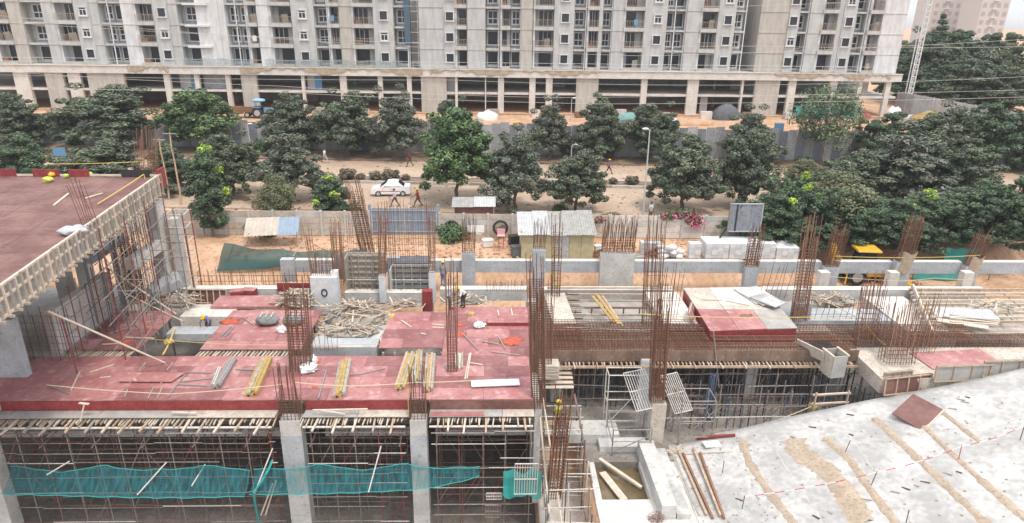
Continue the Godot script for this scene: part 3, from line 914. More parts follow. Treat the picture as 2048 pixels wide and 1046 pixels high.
	# low greenery along the foot of the fence and the wall
	var lo := make_tree("low_shrub", round_blobs(-.2, 3.2, 1.5, 16, 100, 33), .15, green, 133, .04, .3)
	lo.set_meta("category", "shrub")
	var ls := [[Vector2(-56.25, -92.45), "green shrub at the foot of the fence on the far left"], [Vector2(-30.27, -88.39), "green shrub at the fence foot under the leaning lamp"], [Vector2(39.42, -83.17), "shrub at the fence foot under the feathery tree"], [Vector2(6.42, -61.55), "small green shrub above the yellow shed roof"], [Vector2(-3.29, -53.41), "green weeds by the wall right of the blue gate"], [Vector2(-13.35, -59.26), "green weeds behind the wall left of the blue gate"], [Vector2(43.9, -81.89), "shrub before the fence right of the feathery tree"], [Vector2(-18.57, -54.27), "shrub in front of the wall behind the tin canopy"]]
	for i in ls.size():
		copy(lo, ls[i][1], Vector3(ls[i][0].x, .05, ls[i][0].y), i * 1.1, Vector3.ONE * (.8 + .3 * sin(i * 1.7)), "low green shrubs")
	# bougainvillea over the wall
	var bo := Node3D.new()
	bo.name = "flowering_shrub"
	var bbs := [[Vector3(0, 2.1, .2), Vector3(1.6, .45, .4), 420], [Vector3(.9, 1.6, .35), Vector3(.8, .5, .3), 240], [Vector3(-1.3, 1.9, .3), Vector3(.7, .4, .3), 180]]
	part(bo, "stem", trunk_mesh(1, .05, bbs + bbs, 1.2, 5), M.bark)
	part(bo, "foliage", crown_mesh(bbs, .12, [[Color(.06, .085, .03), 2], [Color(.12, .14, .06), 1.0]], 141), M.leaf)
	part(bo, "blossom", crown_mesh([[Vector3(.3, 2.0, .5), Vector3(1.5, .4, .3), 80], [Vector3(1.1, 1.4, .6), Vector3(.8, .5, .25), 70], [Vector3(-1.2, 2.0, .5), Vector3(.8, .3, .3), 30]], .11, [[Color(.55, .07, .20), 1.0], [Color(.62, .16, .30), .6]], 142), M.leaf)
	bo.set_meta("category", "shrub")
	for q in [[Vector2(15.96, -54.18), "pink flowering shrub hanging over the pale precast wall", .0, 1.0], [Vector2(9.71, -54.64), "sparse pink flowering shrub right of the yellow shed", .5, .8], [Vector2(18.76, -54.22), "pink flowering shrub beside the hoarding post", 2.4, .7], [Vector2(0.65, -53.46), "pink flowering shrub beside the tyre on the wall", 1.2, .45], [Vector2(38.74, -52.88), "small pink flowering shrub among trees at right edge", .9, .8]]:
		copy(bo, q[1], Vector3(q[0].x, 0, q[0].y), q[2], Vector3.ONE * q[3], "pink flowering shrubs")
	var vio := make_violet()
	copy(vio, "violet flowering shrub behind the tin canopy", Vector3(-19.06, 0, -53.22), 0)
	for p in [a1, a2, a3, br, dk, col, ol, fe, tip, fir, sh, lo, bo, vio]: p.free()

func make_violet() -> Node3D:
	var v := Node3D.new()
	v.name = "violet_shrub"
	var b := [[Vector3(0, 1.0, 0), Vector3(1.3, .45, .5), 300], [Vector3(1.0, .8, .2), Vector3(.8, .4, .4), 150]]
	part(v, "stem", trunk_mesh(1, .05, b + b, .6, 6), M.bark)
	part(v, "foliage", crown_mesh(b, .12, [[Color(.07, .09, .04), 1.0]], 151), M.leaf)
	part(v, "blossom", crown_mesh([[Vector3(.2, 1.15, .3), Vector3(1.2, .35, .4), 150]], .11, [[Color(.36, .12, .33), 1.0]], 152), M.leaf)
	v.set_meta("category", "shrub")
	return v

func conifer_blobs() -> Array:
	var out := []
	for i in 13:
		var f := i / 12.0
		var r := lerpf(3.6, .25, f)
		for k in (6 if i < 9 else 3):
			var a := TAU * k / 6.0 + i * .7
			out.append([Vector3(cos(a) * r * .62, 3.0 + 12.5 * f, sin(a) * r * .62), Vector3(r * .45 + .1, .45, r * .45 + .1), 90])
	return out

# a ribbed metal sheet w wide and h high, standing on its base, facing +z
func ribbed(w: float, h: float, ribs: int, deep := .035) -> ArrayMesh:
	var s := st()
	var step := w / ribs
	for i in ribs:
		var x := -w / 2 + i * step
		var p := [Vector2(x, 0), Vector2(x + step * .55, 0), Vector2(x + step * .65, deep), Vector2(x + step * .9, deep), Vector2(x + step, 0)]
		for k in 4: quad(s, Vector3(p[k].x, 0, p[k].y), Vector3(p[k].x, h, p[k].y), Vector3(p[k + 1].x, h, p[k + 1].y), Vector3(p[k + 1].x, 0, p[k + 1].y))
	return done(s)

func lamp_post(label: String, at: Vector3, h: float, lean: Vector3, arm: float) -> void:
	var t := thing("street_lamp", label, "street lamp", at, 0, "street lamps")
	var s := st()
	var p := Vector3(0, -.1, 0)
	for i in 4:
		var q := lean * (i + 1) / 4.0 + Vector3(0, h * (i + 1) / 4.0, 0)
		add_rod(s, p, q, lerpf(.085, .05, i / 4.0), 8, lerpf(.085, .05, (i + 1) / 4.0))
		p = q
	part(t, "pole", done(s), M.galv)
	var tip := p + Vector3(arm, .12, .15)
	bar(t, "arm", p, tip, .035, M.galv)
	part(t, "lantern", lump(Vector3(.28, .09, .13), 3, .02, 10, 6), M.white, Transform3D(Basis.IDENTITY, tip + Vector3(signf(arm) * .1, 0, 0)))
	box(t, "base_plate", Vector3(0, .02, 0), Vector3(.36, .06, .36), M.galv)

func build_street() -> void:
	var fence := thing("sheet_fence", "tall grey corrugated sheet fence along the far side of the road", "fence", Vector3(0, 0, fence_z(0)))
	var rm := [ribbed(1.13, 4.0, 5), ribbed(1.13, 4.15, 4), ribbed(1.13, 3.85, 5)]
	for i in 124:
		var x := -72.0 + i * 1.15
		var m: Material = [M.sheet, M.sheet_b, M.sheet, M.sheet_c, M.sheet, M.sheet_b, M.sheet][(i * 5 + i / 7) % 7]
		var drop := -.35 if x < -30 else 0.0
		part(fence, "sheet", rm[(i * 7) % 3], m, Transform3D(Basis(Vector3.UP, -0.075 + .012 * sin(i * 2.3)), Vector3(x, drop + .05 * sin(i * 1.1), fence_z(x) - fence_z(0) + .012 * (i % 2))))
		if i % 3 == 0: box(fence, "post", Vector3(x + .55, 1.9, fence_z(x) - fence_z(0) - .16), Vector3(.1, 4.2, .1), M.tube_rust_and_shade)
	for y in [1.0, 3.0]: bar(fence, "rail", Vector3(-72, y, fence_z(-72) - fence_z(0) - .08), Vector3(71, y, fence_z(71) - fence_z(0) - .08), .04, M.tube_rust_and_shade)
	# lamp posts
	lamp_post("leaning street lamp among the trees on the left", Vector3(-29.06, 0, -82.32), 4.6, Vector3(-.3, 0, 0), .35)
	lamp_post("tall street lamp behind the yellow shed", Vector3(12.83, 0, -54.96), 8.8, Vector3(.1, 0, -.6), -.3)
	lamp_post("short street lamp in front of the podium", Vector3(11.26, 3.0, -98), 3.1, Vector3.ZERO, .25)
	lamp_post("street lamp half hidden behind the twin trees", Vector3(8.35, 0.2, -70.82), 4.4, Vector3.ZERO, .3)
	# timber poles with a cross wire by the left block
	for q in [[Vector3(-31.64, 0, -65.03), 6.0, "slim timber pole left of the paired poles"], [Vector3(-29.74, 0, -63.27), 6.9, "taller slim timber pole right of the paired poles"]]:
		var t := thing("timber_pole", q[2], "pole", q[0], 0, "timber poles by the left block")
		part(t, "shaft", trunk_mesh(1, .1, [], q[1], 9), M.timber)
		plank(t, "cross_arm", Vector3(-.6, q[1] - .1, 0), Vector3(.6, q[1] - .1, 0), .07, .07, M.timber_grey)
	# hoardings seen from behind
	hoarding("grey hoarding board on a dark post seen from behind", Vector3(16.91, -0.6, -50.19), 4.09, 1.8, 2.55, 19.76)
	hoarding("grey hoarding board among the trees at right", Vector3(38.48, 0, -55.02), 3.76, 1.82, 2.1, 37.52)
	# far buildings beyond the wood
	for q in [["pink apartment tower far behind the conifer", 187.97, 12.0, 40.0], ["pale pink tower cut by the right edge", 193.9, 11.0, 36.0]]:
		var zz := -300.0 if q[2] == 12.0 else (-280.0 if q[2] == 11.0 else -340.0)
		var t := thing("distant_tower", q[0], "building", Vector3(q[1], 0, zz), 0, "towers far beyond the wood")
		box(t, "wall", Vector3(0, q[3] / 2, 0), Vector3(q[2], q[3], 12), M.far_pink_haze)
		box(t, "roof", Vector3(0, q[3] + .3, 0), Vector3(q[2] + .6, .6, 12.6), M.far_pink_haze)
		if q[2] < 15:
			for fl in 11:
				for k in 4: box(t, "window", Vector3(-q[2] * .375 + k * q[2] / 4, 3.0 + fl * 3.1, 6.02), Vector3(1.5, 1.6, .1), M.far_window_haze)
				box(t, "balcony", Vector3(0, 1.6 + fl * 3.1, 6.3), Vector3(2.2, .3, .7), M.plaster_white)
	# lattice mast
	var mt := thing("lattice_mast", "white lattice mast standing at the right corner of the podium", "mast", Vector3(64.7, 3.0, -106))
	for e in [[-.35, -.35], [.35, -.35], [.35, .35], [-.35, .35]]: bar(mt, "leg", Vector3(e[0], -.1, e[1]), Vector3(e[0], 24, e[1]), .085, M.white_sheet)
	for k in 28:
		var y := k * .86
		bar(mt, "brace", Vector3(-.35, y, .35), Vector3(.35, y + .86, .35), .035, M.tube_pale)
		bar(mt, "brace", Vector3(.35, y, -.35), Vector3(.35, y + .86, .35), .035, M.tube_pale)
		bar(mt, "rung", Vector3(-.35, y, .35), Vector3(.35, y, .35), .06, M.white_sheet)
	# boundary wall of panels running away on the right of the flats
	var bw := thing("panel_wall", "grey panel wall running off to the right behind the mast", "wall", Vector3(64.13, 3.0, -108))
	var d := Vector3(65.66 - (64.13), 0, 16.0)
	for k in 12:
		var a := d * (k / 8.0)
		var b := d * ((k + .96) / 8.0)
		plank(bw, "panel", a + Vector3(0, 1.7, 0), b + Vector3(0, 1.7, 0), .1, 3.6, M.sheet_c if k % 2 else M.plaster)
		bar(bw, "post", a + Vector3(0, -.1, .1), a + Vector3(0, 3.6, .1), .07, M.plaster)

func hoarding(label: String, foot: Vector3, top: float, low: float, w: float, cx: float) -> void:
	var t := thing("hoarding", label, "billboard", Vector3(cx, foot.y, foot.z))
	bar(t, "post", Vector3(foot.x - cx, -.3, -.2), Vector3(-.35, top - foot.y - .1, -.02), .07, M.black)
	bar(t, "post", Vector3(w * .36, -.3, -.25), Vector3(w * .36, top - foot.y - .1, -.05), .06, M.black)
	for k in 3: box(t, "panel", Vector3(-w / 3 + k * w / 3, (top + low) / 2 - foot.y, 0), Vector3(w / 3 - .015, top - low, .05), M.sheet_b)
	for y in [top - .03, low + .03]: box(t, "frame", Vector3(0, y - foot.y, .03), Vector3(w + .12, .08, .1), M.galv)
	for e in [-1, 1]: box(t, "frame", Vector3(e * w / 2, (top + low) / 2 - foot.y, .03), Vector3(.09, top - low, .1), M.galv if e > 0 else M.tube)
	box(t, "stiffener", Vector3(-w * .28, (top + low) / 2 - foot.y, .05), Vector3(.1, top - low - .1, .06), M.black)

# ---- the strip between the road and the new building: precast wall, gate, sheds, stacked goods -----------------------
func wall_run(label: String, x0: float, x1: float, z0: float, z1: float, h: float, m: Material) -> void:
	var t := thing("precast_wall", label, "wall", Vector3(x0, 0, z0), 0, "precast boundary walls")
	var n := int(round((x1 - x0) / 2.05))
	for i in n + 1:
		var p := Vector3((x1 - x0) * i / n, 0, (z1 - z0) * i / n)
		box(t, "post", p + Vector3(0, h / 2, .03), Vector3(.16, h + .12, .2), M.concrete)
		if i == n: continue
		var q := Vector3((x1 - x0) * (i + .5) / n, 0, (z1 - z0) * (i + .5) / n)
		for k in 4:
			box(t, "panel", q + Vector3(0, h / 4 * (k + .5), .012 * ((i + k) % 2)), Vector3((x1 - x0) / n - .16, h / 4 - .025, .07), m if (i * 3 + k) % 5 else M.concrete, -atan2(z1 - z0, x1 - x0))

func build_wall_side() -> void:
	wall_run("stained precast wall behind the tin canopy, left of the blue gate", -34.0, -10.25, -54.5, -54.3, 2.1, M.dusty_ply)
	wall_run("grey precast wall with two tyres between gate and yellow shed", -4.4, 9.8, -54.3, -54.0, 1.95, M.dusty_ply)
	wall_run("pale precast wall with pink flowers right of the yellow shed", 9.9, 40.0, -54.0, -53.6, 1.95, M.concrete_pale)
	# the gate
	var g := thing("sheet_gate", "blue corrugated double gate in the boundary wall", "gate", Vector3(-7.35, 0, -54.42))
	var w := 5.4
	var rb := ribbed(w / 2 - .06, 2.25, 9, .05)
	for e in [-1, 1]:
		var leaf := part(g, "gate_leaf", rb, M.sheet_blue, Transform3D(Basis.IDENTITY, Vector3(e * w / 4, .08, 0)))
		for y in [.25, 1.2, 2.1]: box(leaf, "rail", Vector3(0, y, .07), Vector3(w / 2 - .08, .07, .04), M.galv)
		box(g, "post", Vector3(e * (w / 2 + .14), 1.3, 0), Vector3(.22, 2.75, .22), M.sheet_blue)
	# yellow shed with a patched tin roof
	var s := thing("site_shed", "yellow sheet metal shed with patched grey tin roof", "shed", Vector3(5.0, 0, -49.0))
	for k in 6: box(s, "wall_panel", Vector3(-2.3 + k * .92, .85, 0), Vector3(.90, 2.2, .07), M.shed_wall if k != 3 else M.tin)
	for e in [-2.75, 2.75]: box(s, "side_wall", Vector3(e, 1.05, -1.5), Vector3(.07, 2.2, 3.0), M.shed_wall)
	box(s, "back_wall", Vector3(0, 1.2, -3.0), Vector3(5.5, 2.5, .07), M.shed_wall)
	var rt := [M.tin, M.tin, M.old_tin, M.old_tin, M.old_tin]
	for k in 5:
		var rs := part(s, "roof_sheet", ribbed(1.22, 3.75, 6, .04), rt[k], Transform3D(Basis(Vector3(1, 0, 0), -1.36 + .01 * k), Vector3(-2.42 + k * 1.2, 1.92 + .02 * (k % 2), .35)))
		rs.position.y += .03 * sin(k * 2.0)
	mark(part(self, "straw_heap", lump(Vector3(.8, .12, .4), 5), M.beam_yellow, Transform3D(Basis.from_euler(Vector3(.2, 0, 0)), Vector3(6.08, 2.04 + .02, -50.3))), "small heap of yellow leaves on the tin shed roof", "leaves")
	# roof of a small stall outside the wall
	var k2 := thing("stall_roof", "small stall with half grey, half white tin roof outside the wall", "stall", Vector3(-1.59, 0.05, -57))
	part(k2, "roof_sheet", ribbed(1.9, 1.6, 8, .03), M.old_tin, Transform3D(Basis(Vector3(1, 0, 0), -1.25), Vector3(-.98, 1.75, .3)))
	part(k2, "roof_sheet", ribbed(1.9, 1.6, 8, .03), M.tin, Transform3D(Basis(Vector3(1, 0, 0), -1.25), Vector3(.94, 1.8, .3)))
	box(k2, "counter", Vector3(0, .85, 0), Vector3(3.4, 1.7, .1), M.old_ply)
	for e in [[-1.7, .1], [1.7, .1], [-1.7, -1.1], [1.7, -1.1]]: bar(k2, "post", Vector3(e[0], 0, e[1]), Vector3(e[0], 1.85 - e[1] * .25, e[1]), .05, M.timber_grey)
	# tyres hung on the wall, a notice board, a chair
	var torus := TorusMesh.new()
	torus.inner_radius = .46
	torus.outer_radius = .66
	torus.rings = 24
	torus.ring_segments = 10
	for q in [[Vector3(-3.39, 0.76, -53.9), "left black tyre hung on the grey wall by the gate"], [Vector3(0.69, 0.83, -53.75), "right black tyre hung on the grey wall behind pink chair"]]:
		mark(part(self, "tyre", torus, M.tyre, Transform3D(Basis(Vector3(1, 0, 0), PI / 2 - .1), q[0] + Vector3(0, .05, .0))), q[1], "tyre", "tyres on the wall")
	var nb := thing("notice_board", "white notice board on legs by the wall", "sign", Vector3(-1.33, 0, -52.92))
	box(nb, "board", Vector3(0, 1.05, 0), Vector3(1.35, .6, .06), M.white)
	for e in [-.4, .4]: bar(nb, "leg", Vector3(e, -.05, -.05), Vector3(e, 1.0, -.05), .04, M.timber_grey)
	box(nb, "cabinet", Vector3(.25, .32, .1), Vector3(.5, .7, .3), M.dusty_ply)
	var ch := thing("plastic_chair", "pale pink garden chair on a red stand by the tyre", "chair", Vector3(0.71, 0, -51.08))
	box(ch, "backrest", Vector3(0, 1.35, -.2), Vector3(.62, .5, .05), M.pink_cloth)
	box(ch, "seat", Vector3(0, 1.1, 0), Vector3(.6, .06, .5), M.pink_cloth)
	for e in [[-.25, -.2], [.25, -.2], [-.25, .2], [.25, .2]]: bar(ch, "leg", Vector3(e[0] * .6, -.05, e[1] * .6), Vector3(e[0], 1.1, e[1]), .035, M.tape_red)
	# goods on the ground near the chair
	var kb := [["white paint bucket with blue mark beside the shed", Vector3(8.34, 0, -50.21), Vector3(.5, .55, .4), M.white_sheet], ["black crate beside the yellow shed's left wall", Vector3(1.86, 0, -49.34), Vector3(.7, .8, .6), M.tarp], ["white crate below the notice board", Vector3(-0.37, 0, -51.68), Vector3(.8, .5, .5), M.white_sheet], ["dark crate under the pink chair's side", Vector3(1.87, 0, -52.2), Vector3(1.0, .7, .6), M.black]]
	for q in kb:
		var o := thing("crate", q[0], "crate", q[1], .3, "crates by the shed")
		box(o, "body", Vector3(0, q[2].y / 2, 0), q[2], q[3])
		box(o, "lid", Vector3(0, q[2].y + .03, 0), Vector3(q[2].x + .06, .07, q[2].z + .06), q[3])
	# tin canopy on the left and its posts
	var c := thing("tin_canopy", "sloping tin canopy half grey, half blue before the left wall", "canopy", Vector3(-17.32, 0, -51.49))
	part(c, "roof_sheet", ribbed(2.6, 2.0, 8, .03), M.dusty_ply, Transform3D(Basis.from_euler(Vector3(-1.05, .1, .02)), Vector3(-.9, .98, .4)))
	part(c, "roof_sheet", ribbed(1.6, 2.0, 6, .03), M.sheet_blue, Transform3D(Basis.from_euler(Vector3(-1.05, .1, .02)), Vector3(1.15, 1.0, .25)))
	for e in [[-1.9, .3], [1.8, .1], [-1.9, -1.2], [1.8, -1.3]]: bar(c, "post", Vector3(e[0], -.1, e[1]), Vector3(e[0] + .05, 1.3 - e[1] * .4, e[1]), .04, M.timber_grey)
	# dark green net hung below it
	var rows := []
	for r in 7:
		var row := []
		for k in 19:
			var f := k / 18.0
			var top := lerpf(1.25, .75, f) - .35 * sin(f * PI) + .08 * sin(f * 17)
			var low := lerpf(-.7, .0, f) + .06 * sin(f * 11)
			row.append(Vector3(lerpf(-20.1 - .5 * r / 6.0, -11.6, f), lerpf(top, low, r / 6.0), -48.6 + r * .16 + .12 * sin(f * 9 + r)))
		rows.append(row)
	mark(part(self, "green_net", sheet(rows), M.net_green), "dark green net sagging between poles below the tin canopy", "net")
	for q in [[Vector3(-19.35, 1.12, -48.7), Vector3(-20.33, -0.87, -47.6), "pale pole at the left edge of the sagging green net"], [Vector3(-14.03, 1.38, -48.7), Vector3(-16.65, -1.31, -47.5), "pale slanted pole through the sagging green net"]]:
		mark(bar(self, "net_pole", q[0] + Vector3(0, .2, 0), q[1] - Vector3(0, .6, 0), .04, M.tube_pale), q[2], "pole", "poles of the green net")
	# stacks of concrete blocks, block by block
	var bx := [["first long stack of pale concrete blocks from the white sacks", Vector3(17.45, 0, -49.2), 4, 4, 3], ["second long stack of pale blocks, left of the rebar column", Vector3(19.28, 0, -49.15), 4, 4, 3], ["third long stack of pale blocks, behind the rebar column", Vector3(21.12, 0, -49.2), 4, 4, 3], ["last long stack of pale blocks nearest the backhoe", Vector3(22.95, 0, -49.1), 4, 3, 3], ["single column of pale blocks right of the white sacks", Vector3(15.7, 0, -49.2), 2, 4, 1]]
	for q in bx:
		var o := thing("block_stack", q[0], "block stack", q[1], 0, "stacks of concrete blocks")
		for i in q[2]:
			for j in q[3]:
				for k in q[4]:
					box(o, "block", Vector3((i - (q[2] - 1) / 2.0) * .45 + .01 * sin(j * 3 + k), .15 + j * .305, -k * .62 + .015 * sin(i * 5 + j * 3)), Vector3(.44, .30, .60), M.block if (i + j * 2 + k) % 3 else M.white_sheet)
	# white sacks
	for i in 11:
		var p := Vector3(13.2 + (i % 4) * .42 + .1 * sin(i * 3.0), .18 + (i / 4) * .34, -49.1 + .25 * cos(i * 2.0))
		mark(part(self, "white_sack", lump(Vector3(.38, .22, .28), 40 + i, .25), M.white_sheet, Transform3D(Basis(Vector3.UP, i * 1.3), p)), "white sack in the heap between block stacks and shed", "sack", "heap of white sacks")
	# brick rubble heap and tray
	var rub := thing("rubble_heap", "heap of broken red brick beside the shed", "rubble", Vector3(8.42, 0, -49.4))
	for i in 34: boxr(rub, "brick", Vector3(sin(i * 2.4) * .75 * sqrt(i / 34.0), .1 + .4 * (1 - sqrt(i / 34.0)), cos(i * 2.4) * .5 * sqrt(i / 34.0)), Vector3(.23, .11, .11), M.rust_light, Vector3(i * .3, i * 1.1, i * .2))
	var rub2 := thing("rubble_heap", "heap of red brick inside the tall rebar cage's view", "rubble", Vector3(12.75, 0, -49.44))
	for i in 34: boxr(rub2, "brick", Vector3(sin(i * 2.4) * .9 * sqrt(i / 34.0), .1 + .5 * (1 - sqrt(i / 34.0)), cos(i * 2.4) * .5 * sqrt(i / 34.0)), Vector3(.23, .11, .11), M.rust_light, Vector3(i * .3, i * 1.1, i * .2))
	rub2.set_meta("label", "heap of red brick left of the white sacks")
	mark(box(self, "white_tank", Vector3(12.45, 0.3, -50) + Vector3(0, .1, 0), Vector3(1.6, 1.2, .8), M.tin), "pale square tank behind the brick heap", "tank")
	# posts and planks on the ground by the gate
	mark(part(self, "timber_stack", stick_stack(2.2, 9), M.timber_grey, Transform3D(Basis(Vector3.UP, .2), Vector3(10.89, 0, -48.97))), "flat stack of grey planks behind the shear wall", "planks")
	# green sheet enclosure on the right
	var e := thing("net_enclosure", "teal net enclosure behind the backhoe at right edge", "enclosure", Vector3(35.57, -1.75, -48.89))
	for q in [[-2.2, 0, 4.4, 1.25, 0.0], [1.0, -1.6, 3.0, 2.1, 0.0]]:
		var rr := []
		for r in 4:
			var row := []
			for k in 13: row.append(Vector3(q[0] + q[2] * k / 12.0, q[3] * r / 3.0 + .06 * sin(k * 1.6) * r / 3.0, q[1] + .07 * sin(k * 1.1 + r)))
			rr.append(row)
		part(e, "net_wall", sheet(rr), M.net_teal)
	for x in [-2.2, -.7, .8, 2.2, 4.0]: bar(e, "post", Vector3(x, -.1, -.1), Vector3(x, 1.5, -.1), .04, M.tube)
	# stones and crumbs of earth strewn over the strip behind the beams
	var rg := RandomNumberGenerator.new()
	rg.seed = 17
	var gs := st()
	for i in 900:
		var x := rg.randf_range(-20.0, 34.0)
		var z := rg.randf_range(-53.6, -48.0)
		var y := ground_height(x, z)
		add_box(gs, Vector3(x, y + .0, z), Vector3(.13, .09, .11) * rg.randf_range(.4, 1.8), Basis.from_euler(Vector3(rg.randf() * 3, rg.randf() * 6, rg.randf() * 3)))
	mark(part(self, "loose_stones", done(gs), M.soil), "loose stones and clods strewn over the bare earth strip", "stones", "", "stuff")
	var rd := st()
	for i in 700:
		var x := rg.randf_range(-48.0, 48.0)
		var z := road_z(x, rg.randf_range(-84.5, -60.0))
		add_box(rd, Vector3(x, .05, z), Vector3(.15, .06, .12) * rg.randf_range(.4, 1.7), Basis(Vector3.UP, rg.randf() * 6))
	mark(part(self, "road_grit", done(rd), M.verge), "dark grit and litter strewn along the dusty road", "grit", "", "stuff")
	# poster on the road at the far left
	var po := thing("poster_board", "blue and white poster board by the road at far left", "sign", Vector3(-48.34, 0, -76.37), .2)
	boxr(po, "upper_sheet", Vector3(0, 2.0, 0), Vector3(1.25, 1.6, .06), M.blue_sheet, Vector3(0, 0, .05))
	boxr(po, "lower_sheet", Vector3(.25, .75, .05), Vector3(1.0, .95, .06), M.white, Vector3(0, 0, .05))
	for x in [-.5, .5]: bar(po, "post", Vector3(x, -.1, -.08), Vector3(x, 2.8, -.08), .05, M.tube)

func stick_stack(l: float, n: int) -> ArrayMesh:
	var s := st()
	for i in n: add_box(s, Vector3(0, .04 + .07 * (i / 4), (i % 4) * .16 - .24), Vector3(l, .06, .14), Basis(Vector3.UP, .05 * sin(i * 2.0)))
	return done(s)

# ---- the tall block on the left: slab formwork eight metres up with a battened edge -----------------------------------
# its right edge runs from the back corner (-20.1, -41) towards the viewer at about nine degrees
const EDGE_A := Vector3(-20.6, 8.0, -41.5)
const EDGE_B := Vector3(-18.0, 8.0, -21.5)

func edge_at(f: float) -> Vector3:
	return EDGE_A.lerp(EDGE_B, f)

func build_left_block() -> void:
	var t := thing("slab_formwork", "dark red plywood slab formwork high on the left block", "formwork", Vector3(-22, 7.3, -33))
	var o := Vector3(22, -7.3, 33)
	# ply sheets of the deck, cut along the slanted edge
	var shift := (EDGE_B - EDGE_A) / 20.0
	for j in 16:
		var z0 := -41.5 + j * 1.25
		for i in 9:
			var xr := EDGE_A.x + (z0 + 41.5) * shift.x - i * 2.46
			var pts := PackedVector2Array([Vector2(xr - 2.44, z0), Vector2(xr, z0), Vector2(xr + shift.x * 1.24, z0 + 1.24), Vector2(xr - 2.44 + shift.x * 1.24, z0 + 1.24)])
			if i == 0 and j == 0: pass
			part(t, "plywood_panel", prism(pts, 7.9, 7.945 + .004 * ((i * 3 + j * 5) % 3)), M.old_ply, Transform3D(Basis.IDENTITY, o))
	# the battened edge: boards, walers and upright battens
	var d := (EDGE_B - EDGE_A).normalized()
	var nrm := Vector3(-d.z, 0, d.x)
	if nrm.x < 0: nrm = -nrm
	for k in 9:
		var a := edge_at(k / 9.0) + o
		var b := edge_at((k + .985) / 9.0) + o
		plank(t, "edge_board", a - Vector3(0, .42, 0) + nrm * .06, b - Vector3(0, .42, 0) + nrm * .06, .04, 1.25, M.grey_ply if k % 3 else M.dusty_ply)
	for y in [.17, -.30, -.98]: plank(t, "waler", EDGE_A + o + Vector3(0, y, 0) + nrm * .13, EDGE_B + o + Vector3(0, y, 0) + nrm * .13, .09, .09, M.timber_pale)
	for k in 46:
		var p := edge_at((k + .4) / 46.0) + o + nrm * .2
		plank(t, "batten", p + Vector3(0, .2 + .05 * sin(k * 2.2), 0), p + Vector3(0, -1.05, 0), .08, .06, [M.timber_grey, M.timber_pale, M.timber_grey, M.dusty_ply][k % 4])
	for k in 34:
		var p := edge_at((k + .5) / 34.0) + o
		plank(t, "joist", p + Vector3(-3.0, -1.06, 0), p + Vector3(.35, -1.06, 0), .09, .1, M.timber_grey)
	# red end board at the back corner and low red boards along the back edge
	box(t, "end_board", EDGE_A + o + Vector3(.12, -.1, -.1), Vector3(.12, 1.2, .9), M.red_edge)
	for q in [[-25.4, 1.2], [-27.4, 1.6], [-22.0, 1.7], [-30, 1.6]]: box(t, "back_board", Vector3(q[0], 8.18, -41.55) + o, Vector3(q[1], .46, .06), M.red_edge if q[0] != -22.0 else M.black)
	plank(t, "back_batten", Vector3(-34, 8.0, -41.6) + o, EDGE_A + o + Vector3(0, .05, -.1), .08, .12, M.timber_pale)
	# storey floors, columns and walls of the block
	var b := thing("left_block", "half built concrete frame under the high formwork on the left", "building", Vector3(-24, .8, -36))
	var q := Vector3(24, -.8, 36)
	span(b, "floor_slab", Vector3(-44, .35, -40.9) + q, Vector3(-22.6, .78, -22) + q, M.concrete)
	span(b, "mid_slab", Vector3(-44, 3.95, -41.2) + q, Vector3(-22.9, 4.25, -37.0) + q, M.concrete_grey)
	for c in [[-20.95, -41.0, .75, .9], [-24.5, -36.6, .5, .9], [-26, -41, .8, .6], [-32, -41, .8, .6], [-26, -33, .6, .8]]:
		box(b, "column", Vector3(c[0], 3.8, c[1]) + q, Vector3(c[2], 6.1, c[3]), M.concrete_pale if c[0] > -21 else M.concrete)
	box(b, "column", Vector3(-20.0, 2.8, -41.3) + q, Vector3(.55, 5.2, .6), M.concrete)
	span(b, "tie_beam", Vector3(-21.1, 3.6, -40.5) + q, Vector3(-20.5, 4.25, -36.9) + q, M.concrete_pale)
	span(b, "wall", Vector3(-22.95, .8, -37.6) + q, Vector3(-22.45, 3.2, -32.0) + q, M.concrete_pale)
	span(b, "wall", Vector3(-30.0, .8, -30.0) + q, Vector3(-22.7, 3.9, -29.6) + q, M.concrete_grey)
	boxr(b, "grey_slab", Vector3(-20.3, 1.6, -39.6) + q, Vector3(1.7, .5, 1.5), M.concrete_grey, Vector3(.1, .5, .35))
	# scaffold along the block's right side
	var s := thing("edge_scaffold", "rusty red and grey tube scaffold along the left block's edge", "scaffold", Vector3(-19, .8, -34))
	var so := Vector3(19, -.8, 34)
	for k in 7:
		var f := .06 + k * .075
		for row in 2:
			var p := edge_at(f) + nrm * (.45 + row * 1.0)
			var up := 7.9 + .35 * sin(k * 2.6) if row == 0 else 5.0 + 1.6 * sin(k * 1.9)
			bar(s, "upright", Vector3(p.x, .8, p.z) + so, Vector3(p.x, up, p.z) + so, .028, M.tube_red if k % 2 == 0 and row == 0 else M.tube)
			if row == 1: bar(s, "transom", Vector3(p.x - 1.2, 4.6, p.z) + so, Vector3(p.x + .2, 4.6, p.z) + so, .025, M.tube)
	for row in 2:
		for y in [1.9, 3.2, 4.6, 5.9, 6.9]:
			if row == 1 and y > 5.0: continue
			for k in 3:
				var pa := edge_at(.05 + k * .17) + nrm * (.45 + row)
				var pb := edge_at(.05 + (k + 1) * .17) + nrm * (.45 + row)
				bar(s, "ledger", Vector3(pa.x, y, pa.z) + so, Vector3(pb.x, y, pb.z) + so, .025, M.tube)
	for k in 3:
		var pa := edge_at(.06 + k * .16) + nrm * .5
		var pb := edge_at(.06 + (k + 1) * .16) + nrm * .5
		bar(s, "brace", Vector3(pa.x, 1.0, pa.z) + so, Vector3(pb.x, 4.4, pb.z) + so, .025, M.tube)
	# props and joists carrying the high slab
	var pr := thing("slab_props", "thicket of tubes and joists holding up the high slab", "scaffold", Vector3(-22, .8, -35))
